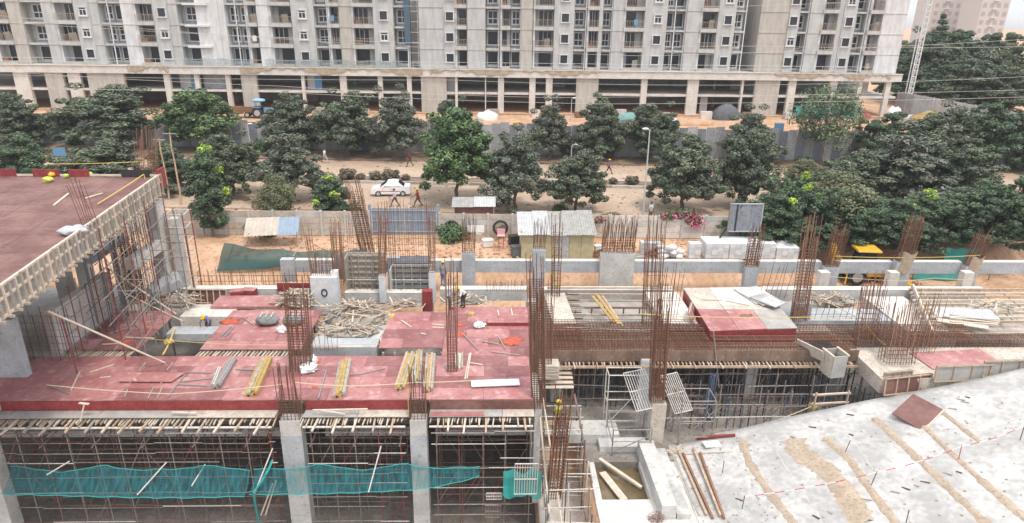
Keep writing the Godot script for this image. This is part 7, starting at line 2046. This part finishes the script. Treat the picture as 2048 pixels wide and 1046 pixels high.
func build_car() -> void:
	# a small white saloon driving left; x is its length, nose at -x
	var c := thing("car", "white saloon car on the near carriageway", "car", Vector3(-10.3, 0.03, -67.49), .05)
	part(c, "body", side_prism(PackedVector2Array([Vector2(-1.98, .32), Vector2(-2.0, .55), Vector2(-1.9, .72), Vector2(-1.1, .90), Vector2(-.95, .94), Vector2(1.25, 1.0), Vector2(1.85, .98), Vector2(1.98, .85), Vector2(2.0, .4), Vector2(1.9, .26), Vector2(1.55, .24), Vector2(-1.8, .24)]), 1.66, .05, .8), M.car_white)
	part(c, "cabin", side_prism(PackedVector2Array([Vector2(-1.0, .93), Vector2(-.32, 1.43), Vector2(.15, 1.51), Vector2(.75, 1.47), Vector2(1.35, .98)]), 1.56, .16, 1.2), M.car_white)
	for e in [-1, 1]:
		for q in [[[Vector2(-.78, .97), Vector2(-.25, 1.37), Vector2(.12, 1.42), Vector2(.12, .97)], "side_window"], [[Vector2(.2, .97), Vector2(.2, 1.42), Vector2(.68, 1.39), Vector2(1.05, 1.02)], "side_window"]]:
			var s := st()
			var o := []
			for p in q[0]: o.append(Vector3(p.x, p.y, e * (.785 - .28 * maxf(0.0, p.y - 1.0) / .5)))
			quad(s, o[0], o[1], o[2], o[3])
			part(c, q[1], done(s), M.glass_and_dark_inside)
		box(c, "door_line", Vector3(.16, .68, e * .832), Vector3(.02, .5, .01), M.pipe_grey)
		var d := box(c, "handle", Vector3(.0, .82, e * .835), Vector3(.16, .03, .03), M.galv)
		d.set_meta("label", "door handle")
		box(c, "mirror", Vector3(-.7, 1.0, e * .88), Vector3(.1, .1, .16), M.car_white)
		box(c, "headlight", Vector3(-1.86, .68, e * .6), Vector3(.22, .14, .3), M.lamp_clear)
		box(c, "tail_light", Vector3(1.93, .78, e * .62), Vector3(.12, .2, .26), M.lamp_red)
		for x in [-1.25, 1.22]: wheel(c, Vector3(x, .29, e * .74), .29, .2)
		box(c, "stripe", Vector3(-.1, .55, e * .834), Vector3(2.1, .07, .008), M.tape_red)
	for q in [[Vector3(-1.02, .97, 0), Vector3(-.36, 1.42, 0), "windscreen"], [Vector3(1.33, 1.0, 0), Vector3(.8, 1.45, 0), "rear_window"]]:
		var s := st()
		var n := Vector3(-.02 if q[2] == "windscreen" else .02, .015, 0)
		quad(s, q[0] + n + Vector3(0, 0, -.68), q[0] + n + Vector3(0, 0, .68), q[1] + n + Vector3(0, 0, .57), q[1] + n + Vector3(0, 0, -.57))
		part(c, q[2], done(s), M.glass_and_dark_inside)
	box(c, "grille", Vector3(-2.0, .5, 0), Vector3(.03, .14, .9), M.black)
	box(c, "number_plate", Vector3(-2.02, .38, 0), Vector3(.02, .1, .45), M.white)

func build_backhoe() -> void:
	var b := thing("backhoe", "yellow backhoe loader parked behind the far beam line", "excavator", Vector3(29.06, -1.75, -48.64) + Vector3(0, 0, 0), -.12)
	part(b, "chassis", side_prism(PackedVector2Array([Vector2(-1.4, .6), Vector2(-1.4, 1.2), Vector2(.6, 1.25), Vector2(2.2, 1.15), Vector2(2.3, .6)]), 1.1), M.yellow_paint)
	part(b, "bonnet", side_prism(PackedVector2Array([Vector2(.7, 1.25), Vector2(.7, 1.75), Vector2(2.1, 1.6), Vector2(2.25, 1.15)]), 1.0, .08, 1.5), M.yellow_paint)
	part(b, "cab", side_prism(PackedVector2Array([Vector2(-.75, 1.2), Vector2(-.62, 2.62), Vector2(.45, 2.62), Vector2(.68, 1.2)]), 1.3, .06, 2.0), M.glass_and_dark_inside)
	for e in [-1, 1]:
		for q in [[-.75, -.62], [.68, .45], [-.05, -.08]]: bar(b, "cab_post", Vector3(q[0], 1.2, e * .66), Vector3(q[1], 2.64, e * .60), .05, M.black)
	part(b, "cab_roof", side_prism(PackedVector2Array([Vector2(-.95, 2.64), Vector2(-.9, 2.78), Vector2(.72, 2.82), Vector2(.82, 2.7), Vector2(.78, 2.62)]), 1.55, .08, 2.75), M.yellow_paint)
	for e in [-1, 1]:
		wheel(b, Vector3(-.75, .66, e * .85), .66, .4)
		wheel(b, Vector3(1.75, .42, e * .8), .42, .3)
		box(b, "fender", Vector3(-.75, 1.38, e * .85), Vector3(1.3, .07, .42), M.yellow_paint)
	# rear digging arm folded up on the left, loader bucket at the right
	part(b, "boom", side_prism(PackedVector2Array([Vector2(-1.5, .9), Vector2(-2.5, 2.2), Vector2(-2.75, 2.95), Vector2(-2.45, 3.05), Vector2(-2.15, 2.35), Vector2(-1.3, 1.2)]), .3), M.yellow_paint)
	part(b, "dipper", side_prism(PackedVector2Array([Vector2(-2.75, 2.95), Vector2(-2.45, 3.02), Vector2(-2.3, 1.2), Vector2(-2.5, 1.15)]), .26), M.yellow_paint)
	part(b, "rear_bucket", side_prism(PackedVector2Array([Vector2(-2.6, 1.2), Vector2(-2.1, 1.1), Vector2(-1.9, .6), Vector2(-2.4, .4), Vector2(-2.75, .7)]), .6), M.rust)
	for e in [-1, 1]: part(b, "loader_arm", side_prism(PackedVector2Array([Vector2(.5, 1.5), Vector2(2.4, .9), Vector2(3.0, .4), Vector2(2.9, .3), Vector2(2.3, .72), Vector2(.5, 1.3)]), .12), M.yellow_paint, Transform3D(Basis.IDENTITY, Vector3(0, 0, e * .62)))
	part(b, "front_bucket", side_prism(PackedVector2Array([Vector2(2.85, .08), Vector2(3.7, .04), Vector2(3.65, .12), Vector2(3.0, .3), Vector2(3.05, .75), Vector2(2.9, .8)]), 2.0), M.yellow_paint)
	for e in [-.7, .7]: bar(b, "stabiliser", Vector3(-1.4, .9, e), Vector3(-1.6, .05, e * 1.4), .07, M.yellow_paint)

func build_tractor() -> void:
	var t := thing("tractor", "blue tractor with sunshade parked before the podium on the left", "tractor", Vector3(-32.4, 3.1, -98), .1)
	part(t, "bonnet", side_prism(PackedVector2Array([Vector2(.1, .7), Vector2(.1, 1.35), Vector2(1.7, 1.25), Vector2(1.8, .7)]), .7, .06, 1.2), M.blue_sheet)
	box(t, "chassis", Vector3(.3, .6, 0), Vector3(2.6, .35, .5), M.black)
	box(t, "seat", Vector3(-.6, 1.15, 0), Vector3(.5, .5, .5), M.black)
	for e in [-1, 1]:
		wheel(t, Vector3(-.7, .7, e * .75), .7, .36)
		wheel(t, Vector3(1.35, .42, e * .6), .42, .24)
		box(t, "mudguard", Vector3(-.7, 1.45, e * .75), Vector3(1.1, .07, .4), M.blue_sheet)
	for q in [[-1.0, -.4], [-1.0, .4], [.1, -.4], [.1, .4]]: bar(t, "canopy_post", Vector3(q[0], .8, q[1]), Vector3(q[0], 2.3, q[1]), .03, M.black)
	part(t, "sunshade", lump(Vector3(.95, .28, .8), 4, .05), plain("shade_blue", lin(.22, .45, .68), .6), Transform3D(Basis.IDENTITY, Vector3(-.5, 2.35, 0)))
	var tr := thing("trailer", "low open trailer behind the blue tractor", "trailer", Vector3(-34.58, 3.1, -98), .1)
	box(tr, "bed", Vector3(0, .8, 0), Vector3(2.2, .12, 1.5), M.rust_light)
	for e in [-1, 1]:
		box(tr, "side_board", Vector3(0, 1.1, e * .74), Vector3(2.2, .5, .05), M.rust_light)
		wheel(tr, Vector3(0, .4, e * .6), .4, .25)
	bar(tr, "drawbar", Vector3(1.0, .7, 0), Vector3(1.9, .6, 0), .05, M.black)

# ---- people: a skeleton of tapered bones, joined smoothly into one skin (surface nets) ------------------------------
func figure_mesh(bones: Array, cell: float) -> SurfaceTool:
	# bones: [a, b, ra, rb, linear colour]
	var lo := Vector3.ONE * 99
	var hi := Vector3.ONE * -99
	for q in bones:
		for e in [[q[0], q[2]], [q[1], q[3]]]:
			lo = lo.min(e[0] - Vector3.ONE * (e[1] + cell * 2))
			hi = hi.max(e[0] + Vector3.ONE * (e[1] + cell * 2))
	var n := Vector3i(((hi - lo) / cell).ceil()) + Vector3i.ONE
	var val := PackedFloat32Array()
	val.resize(n.x * n.y * n.z)
	val.fill(1.0)
	for q in bones:
		var a: Vector3 = q[0]
		var d: Vector3 = q[1] - a
		var dd := maxf(d.length_squared(), 1e-6)
		var ra: float = q[2]
		var rb: float = q[3]
		var m := maxf(ra, rb) + cell * 2.5
		var l := Vector3i(((a.min(q[1]) - Vector3.ONE * m - lo) / cell).floor()).clamp(Vector3i.ZERO, n - Vector3i.ONE)
		var h := Vector3i(((a.max(q[1]) + Vector3.ONE * m - lo) / cell).ceil()).clamp(Vector3i.ZERO, n - Vector3i.ONE)
		for k in range(l.z, h.z + 1):
			for j in range(l.y, h.y + 1):
				for i in range(l.x, h.x + 1):
					var p := lo + Vector3(i, j, k) * cell - a
					var t := clampf(p.dot(d) / dd, 0, 1)
					var v := (p - d * t).length() - lerpf(ra, rb, t)
					var id := i + n.x * (j + n.y * k)
					var o := val[id]
					var s := maxf(.04 - absf(o - v), 0.0)
					val[id] = minf(o, v) - s * s / .16
	var vert := {}
	var pts := PackedVector3Array()
	var cols := PackedColorArray()
	var step := [1, n.x, n.x * n.y]
	for k in n.z - 1:
		for j in n.y - 1:
			for i in n.x - 1:
				var id := i + n.x * (j + n.y * k)
				var mask := 0
				for c in 8:
					if val[id + (c & 1) * step[0] + ((c >> 1) & 1) * step[1] + (c >> 2) * step[2]] < 0: mask |= 1 << c
				if mask == 0 or mask == 255: continue
				var sum := Vector3.ZERO
				var cnt := 0
				for e in [[0, 1], [2, 3], [4, 5], [6, 7], [0, 2], [1, 3], [4, 6], [5, 7], [0, 4], [1, 5], [2, 6], [3, 7]]:
					if ((mask >> e[0]) & 1) == ((mask >> e[1]) & 1): continue
					var pa := Vector3(e[0] & 1, (e[0] >> 1) & 1, e[0] >> 2)
					var pb := Vector3(e[1] & 1, (e[1] >> 1) & 1, e[1] >> 2)
					var va := val[id + int(pa.x) + int(pa.y) * step[1] + int(pa.z) * step[2]]
					var vb := val[id + int(pb.x) + int(pb.y) * step[1] + int(pb.z) * step[2]]
					sum += pa.lerp(pb, va / (va - vb))
					cnt += 1
				var p := lo + (Vector3(i, j, k) + sum / cnt) * cell
				vert[id] = pts.size()
				pts.append(p)
				var best := 9.0
				var col := Color.WHITE
				for q in bones:
					var d: Vector3 = q[1] - q[0]
					var t := clampf((p - q[0]).dot(d) / maxf(d.length_squared(), 1e-6), 0, 1)
					var v: float = (p - q[0] - d * t).length() - lerpf(q[2], q[3], t)
					if v < best:
						best = v
						col = q[4]
				cols.append(col)
	var s := st()
	s.set_smooth_group(0)
	for id in vert:
		var k: int = id / step[2]
		var j: int = (id / n.x) % n.y
		var i: int = id % n.x
		for ax in 3:
			var u: int = step[(ax + 1) % 3]
			var w: int = step[(ax + 2) % 3]
			if [i, j, k][(ax + 1) % 3] == 0 or [i, j, k][(ax + 2) % 3] == 0: continue
			if (val[id] < 0) == (val[id + step[ax]] < 0): continue
			var f := [id, id - u, id - u - w, id - w]
			if not (vert.has(f[1]) and vert.has(f[2]) and vert.has(f[3])): continue
			var order := [0, 1, 2, 0, 2, 3] if val[id] >= 0 else [0, 2, 1, 0, 3, 2]
			for e in order:
				s.set_color(cols[vert[f[e]]])
				s.add_vertex(pts[vert[f[e]]])
	return s

# pose: "stand", "walk", "bend"; faces +z before turning
func person(label: String, at: Vector3, turn: float, pose: String, shirt: Color, legs: Color, helmet := Color.TRANSPARENT, vest := Color.TRANSPARENT, group := "people") -> void:
	var skin := Color(.20, .11, .07)
	var shoe := Color(.03, .025, .02)
	var hip := Vector3(0, .93, 0)
	var chest := Vector3(0, 1.28, .02)
	var neck := Vector3(0, 1.45, .01)
	var head := Vector3(0, 1.62, .03)
	var stride := .0
	if pose == "walk": stride = .26
	if pose == "bend":
		hip = Vector3(0, .88, -.12)
		chest = Vector3(0, 1.12, .16)
		neck = Vector3(0, 1.22, .29)
		head = Vector3(0, 1.30, .43)
	var bones := []
	var top := vest if vest.a > 0 else shirt
	bones.append([hip, chest, .135, .155, top])
	bones.append([chest, neck + Vector3(0, -.04, 0), .15, .075, top])
	bones.append([neck, head, .055, .06, skin])
	bones.append([head + Vector3(0, -.03, .02), head + Vector3(0, .06, -.005), .078, .098, skin])
	bones.append([head + Vector3(0, -.005, .095), head + Vector3(0, -.025, .115), .016, .02, skin])
	for e in [-1.0, 1.0]:
		bones.append([head + Vector3(e * .095, 0, 0), head + Vector3(e * .1, .03, -.01), .018, .02, skin])
		var hj := hip + Vector3(e * .095, -.03, 0)
		var sw: float = stride * e
		var knee := Vector3(e * .10, .50, .04 + sw * .75 + hip.z * .3)
		var ankle := Vector3(e * .105, .09 + (.06 if sw < 0 else 0.0), -.02 + sw * 1.55)
		bones.append([hj, knee, .095, .066, legs])
		bones.append([knee, ankle, .064, .043, legs])
		bones.append([ankle + Vector3(0, -.035, -.03), ankle + Vector3(0, -.055, .16), .045, .036, shoe])
		var sj := chest + Vector3(e * .165, .12, 0)
		if pose == "bend": sj = chest + Vector3(e * .165, .05, .1)
		var elbow := sj + (Vector3(e * .06, -.27, -sw * .6) if pose != "bend" else Vector3(e * .08, -.22, .14))
		var wrist := elbow + (Vector3(e * .0, -.22, .10 - sw * .6) if pose != "bend" else Vector3(-e * .05, -.2, .12))
		bones.append([chest + Vector3(e * .08, .1, 0), sj, .08, .066, shirt])
		bones.append([sj, elbow, .058, .046, shirt])
		bones.append([elbow, wrist, .043, .032, skin])
		var hd := (wrist - elbow).normalized()
		bones.append([wrist, wrist + hd * .075, .032, .036, skin])
	var s := figure_mesh(bones, .032)
	# five fingers on each hand
	for e in [0, 1]:
		var hb: Array = bones[bones.size() - 1 if e else bones.size() - 8]
		var tip: Vector3 = hb[1]
		var hd: Vector3 = (hb[1] - hb[0]).normalized()
		var sd := hd.cross(Vector3(1, 0, 0)).normalized()
		s.set_color(skin)
		for f in 4:
			var r := tip + sd * (-.027 + .018 * f)
			var mid := r + hd * (.04 + .006 * (1 if f in [1, 2] else 0))
			add_rod(s, r, mid, .009, 5, .0085)
			add_rod(s, mid, mid + hd * .03 + Vector3(-.012 * (1 if e else -1), 0, 0), .0085, 5, .006)
		add_rod(s, tip - hd * .04 + sd * .03, tip + sd * .055, .0105, 5, .008)
	s.generate_normals()
	var o := thing("person", label, "person", at, turn, group)
	part(o, "body", s.commit(), M.figure)
	if helmet.a > 0:
		var hm := StandardMaterial3D.new()
		hm.albedo_color = helmet.linear_to_srgb()
		hm.roughness = .4
		var hs := SphereMesh.new()
		hs.radius = .135
		hs.height = .135
		hs.is_hemisphere = true
		hs.radial_segments = 16
		hs.rings = 6
		var hh := part(o, "helmet", hs, hm, Transform3D(Basis(Vector3(1, 0, 0), .5 if pose == "bend" else 0.0), head + Vector3(0, .05, 0)))
		part(hh, "brim", box_mesh(Vector3(.2, .02, .1)), hm, Transform3D(Basis.IDENTITY, Vector3(0, .012, .14)))
	else:
		part(o, "hair", lump(Vector3(.108, .075, .115), 7, .06, 12, 8), M.black, Transform3D(Basis.IDENTITY, head + Vector3(0, .085, -.02)))

func build_people() -> void:
	var yel := Color(.75, .48, .02)
	var gs := "people walking along the road"
	var gw := "workers on the site"
	person("person in white shirt and pale trousers by the fence at left", Vector3(-20.43, 0.09, -82.2), 1.2, "walk", Color(.62, .64, .66), Color(.42, .46, .50), Color.TRANSPARENT, Color.TRANSPARENT, gs)
	person("person in maroon clothes left of the bright green tree", Vector3(-9.88, 0.09, -80.31), -1.4, "walk", Color(.16, .03, .05), Color(.05, .05, .06), Color.TRANSPARENT, Color.TRANSPARENT, gs)
	person("person in yellow helmet, blue shirt and orange vest crossing the far road", Vector3(13.57, 0.03, -77.33), 1.4, "walk", Color(.05, .10, .42), Color(.03, .03, .06), yel, Color(.55, .14, .05), gs)
	person("person in white top striding before the white car", Vector3(-9.33, 0.05, -62.96), -1.5, "walk", Color(.60, .56, .58), Color(.06, .06, .07), Color.TRANSPARENT, Color.TRANSPARENT, gs)
	person("person in red top and yellow helmet behind the white top walker", Vector3(-7.14, 0.05, -63.01), -1.5, "walk", Color(.30, .05, .03), Color(.08, .05, .05), yel, Color.TRANSPARENT, gs)
	person("person in pale grey shirt behind the wall near the tall lamp", Vector3(14.39, 0.1, -58.76), .4, "stand", Color(.45, .50, .55), Color(.08, .08, .1), Color.TRANSPARENT, Color.TRANSPARENT, gs)
	person("worker in yellow helmet and orange vest bending in the deck gap", Vector3(-16.81, -.39, -36.65), .0, "bend", Color(.10, .20, .45), Color(.08, .09, .12), yel, Color(.60, .18, .08), gw)
	person("worker in grey shirt, blue jeans and yellow helmet by the wall form", Vector3(-3.23, 0.8, -41.33), 2.6, "stand", Color(.25, .25, .28), Color(.13, .19, .28), yel, Color.TRANSPARENT, gw)
	person("worker in white shirt and dark trousers behind the red deck", Vector3(-1.78, 0.8, -37.98), -.8, "bend", Color(.66, .67, .68), Color(.04, .04, .05), yel, Color.TRANSPARENT, gw)
	person("worker in yellow helmet half hidden by the tall narrow cage", Vector3(-2.53, 0.8, -37.69), 1.9, "bend", Color(.30, .30, .31), Color(.10, .10, .11), yel, Color.TRANSPARENT, gw)
	person("worker in lime vest and yellow helmet in the shaft", Vector3(3.39, -0.71 - 1.65, -29.6), 2.8, "stand", Color(.45, .45, .2), Color(.06, .06, .08), yel, Color(.58, .62, .04), gw)
	mark(box(self, "work_platform", Vector3(3.39, -0.71 - 1.68, -29.6), Vector3(1.6, .06, .9), M.timber_grey), "plank platform under the worker in the shaft", "platform")

func build_ropes() -> void:
	# light cables strung high over the road, seen against the flats
	var cb := [[Vector3(-62.09, 10.43, -85), Vector3(-24.25, 9.37, -80), Vector3(6.49, 8.64, -78), Vector3(66.19, 9.96, -80), "lowest cable crossing below the podium's middle slab", .02], [Vector3(-60.37, 8.91, -82), Vector3(-25.91, 9.02, -78), Vector3(11.89, 8.23, -76), Vector3(64.78, 9.38, -78), "cable crossing just above the fence trees", .02], [Vector3(-55.46, 16.85, -78), Vector3(-20.43, 14.58, -76), Vector3(16.58, 13.5, -74), Vector3(62.85, 15.76, -78), "cable crossing the lower windows of the flats", .018], [Vector3(-53.6, 18.57, -76), Vector3(-14.52, 18.12, -74), Vector3(26.54, 18.57, -74), Vector3(59.8, 20.6, -76), "topmost cable crossing the upper windows", .018], [Vector3(-55.66, 16.1, -78), Vector3(-9.62, 14.55, -74), Vector3(27.09, 14.63, -74), Vector3(63.13, 14.86, -78), "middle cable crossing the flats", .018], [Vector3(-58.58, 10.33, -80), Vector3(-4.76, 10.44, -78), Vector3(28.38, 10.44, -76), Vector3(65.72, 11.55, -80), "cable running along the podium edge", .018]]
	for q in cb: mark(rope(self, "overhead_cable", [q[0], q[1], q[2], q[3]], q[5], .18, M.cable), q[4], "cable", "cables strung over the road")
	# yellow and pale ropes on the site
	var rp := [[[Vector3(-27.53, 8.63, -42), Vector3(-21.2, 8.86, -42)], .02, .05, M.rope_yellow, "yellow rope strung behind the high slab"], [[Vector3(-20.83, 8, -35.06) + Vector3(0, .05, 0), Vector3(-21.31, 8.11, -41.2) + Vector3(0, .1, 0), Vector3(-21.25, 7.6, -41.2)], .03, .02, M.rope_yellow, "yellow rope lying across the high slab to its corner"], [[Vector3(-20.39, 1.57, -27.6), Vector3(-14.78, 1.2, -27.4), Vector3(-9.42, 1.83, -27.2)], .02, .05, M.rope_pale, "pale rope sagging along the deck's front edge, left"], [[Vector3(-8.96, 1.91, -27.2), Vector3(-6.49, 1.72, -27.2), Vector3(-3.5, 1.95, -27.1), Vector3(-0.55, 1.78, -27.6)], .02, .03, M.rope_pale, "pale rope strung between the two front cages"], [[Vector3(-3.72, 1.88, -27), Vector3(-3.84, 1.09, -27), Vector3(-3.82, 0.22, -26.9)], .02, .0, M.rope_yellow, "yellow cord hanging from the right front cage"], [[Vector3(-18.29, 0.5, -35.74), Vector3(-17.62, 0.6, -33.38), Vector3(-17.31, 0.7, -32.06)], .045, .03, M.rope_yellow, "thick yellow rope in the gap beside the small left deck"], [[Vector3(-18.54, 0.95, -33.41), Vector3(-13.47, 0.95, -32.71), Vector3(-6.03, 0.95, -32.81)], .015, .02, M.rope_yellow, "thin yellow line strung across the three rear decks"], [[Vector3(8.35, 1.96, -34.5), Vector3(12.36, 1.77, -34.5), Vector3(18.73, 1.73, -34.6), Vector3(21.21, 1.67, -34.6), Vector3(21.46, 1.09, -33.6), Vector3(21.62, 0.98, -32.6)], .022, .03, M.rope_yellow, "yellow rope running along the beam cages to the right"], [[Vector3(19.07, 2.22, -39), Vector3(21.03, 1.12, -38), Vector3(21.59, 1.14, -36)], .03, .03, M.rope_pale, "pale rope slanting behind the beam cage on the right"], [[Vector3(11.41, -2.23, -29), Vector3(14.4, -1.89, -29.5), Vector3(16.74, -1.23, -30)], .022, .03, M.rope_pale, "pale rope strung from ramp foot to the slanted prop"], [[Vector3(24.61, 1.66, -45), Vector3(30.48, 1.57, -45), Vector3(35.21, 1.77, -45)], .02, .05, M.rope_yellow, "yellow line strung between the columns by the backhoe"], [[Vector3(23.62, 0.51, -44), Vector3(28.46, 0.55, -43), Vector3(30.89, 0.78, -43), Vector3(34.13, 0.64, -43)], .02, .04, M.rope_pale, "pale line sagging below the far beam at right"]]
	for q in rp: mark(rope(self, "rope", q[0], q[1], q[2], q[3]), q[4], "rope", "ropes on the site")
	# yellow ribbon knots and coils
	for q in [[Vector3(3.97, 1.89, -40.6), "yellow ribbon tied round the dark narrow cage"], [Vector3(4.16, 1.12, -40.6), "lower yellow ribbon tied round the dark narrow cage"], [Vector3(-1.25, 0.8, -36.83), "coil of yellow cord on the deck's back edge"], [Vector3(-17.62, 0.7, -33.54), "clump of yellow cord in the gap by the left deck"], [Vector3(16.77, -1.23, -30), "yellow ribbon knot on the slanted prop"], [Vector3(-5.98, 0.8, -36.61), "bunch of green and yellow cord at the deck corner"]]:
		mark(part(self, "cord_coil", crown_mesh([[Vector3.ZERO, Vector3(.26, .14, .2), 110]], .09, [[Color(.55, .42, .08), 1.0], [Color(.6, .5, .2), .6]], int(absf(q[0].x * 7)), .14), M.leaf, Transform3D(Basis.IDENTITY, q[0] + Vector3(0, .06, 0))), q[1], "cord", "yellow cord coils")
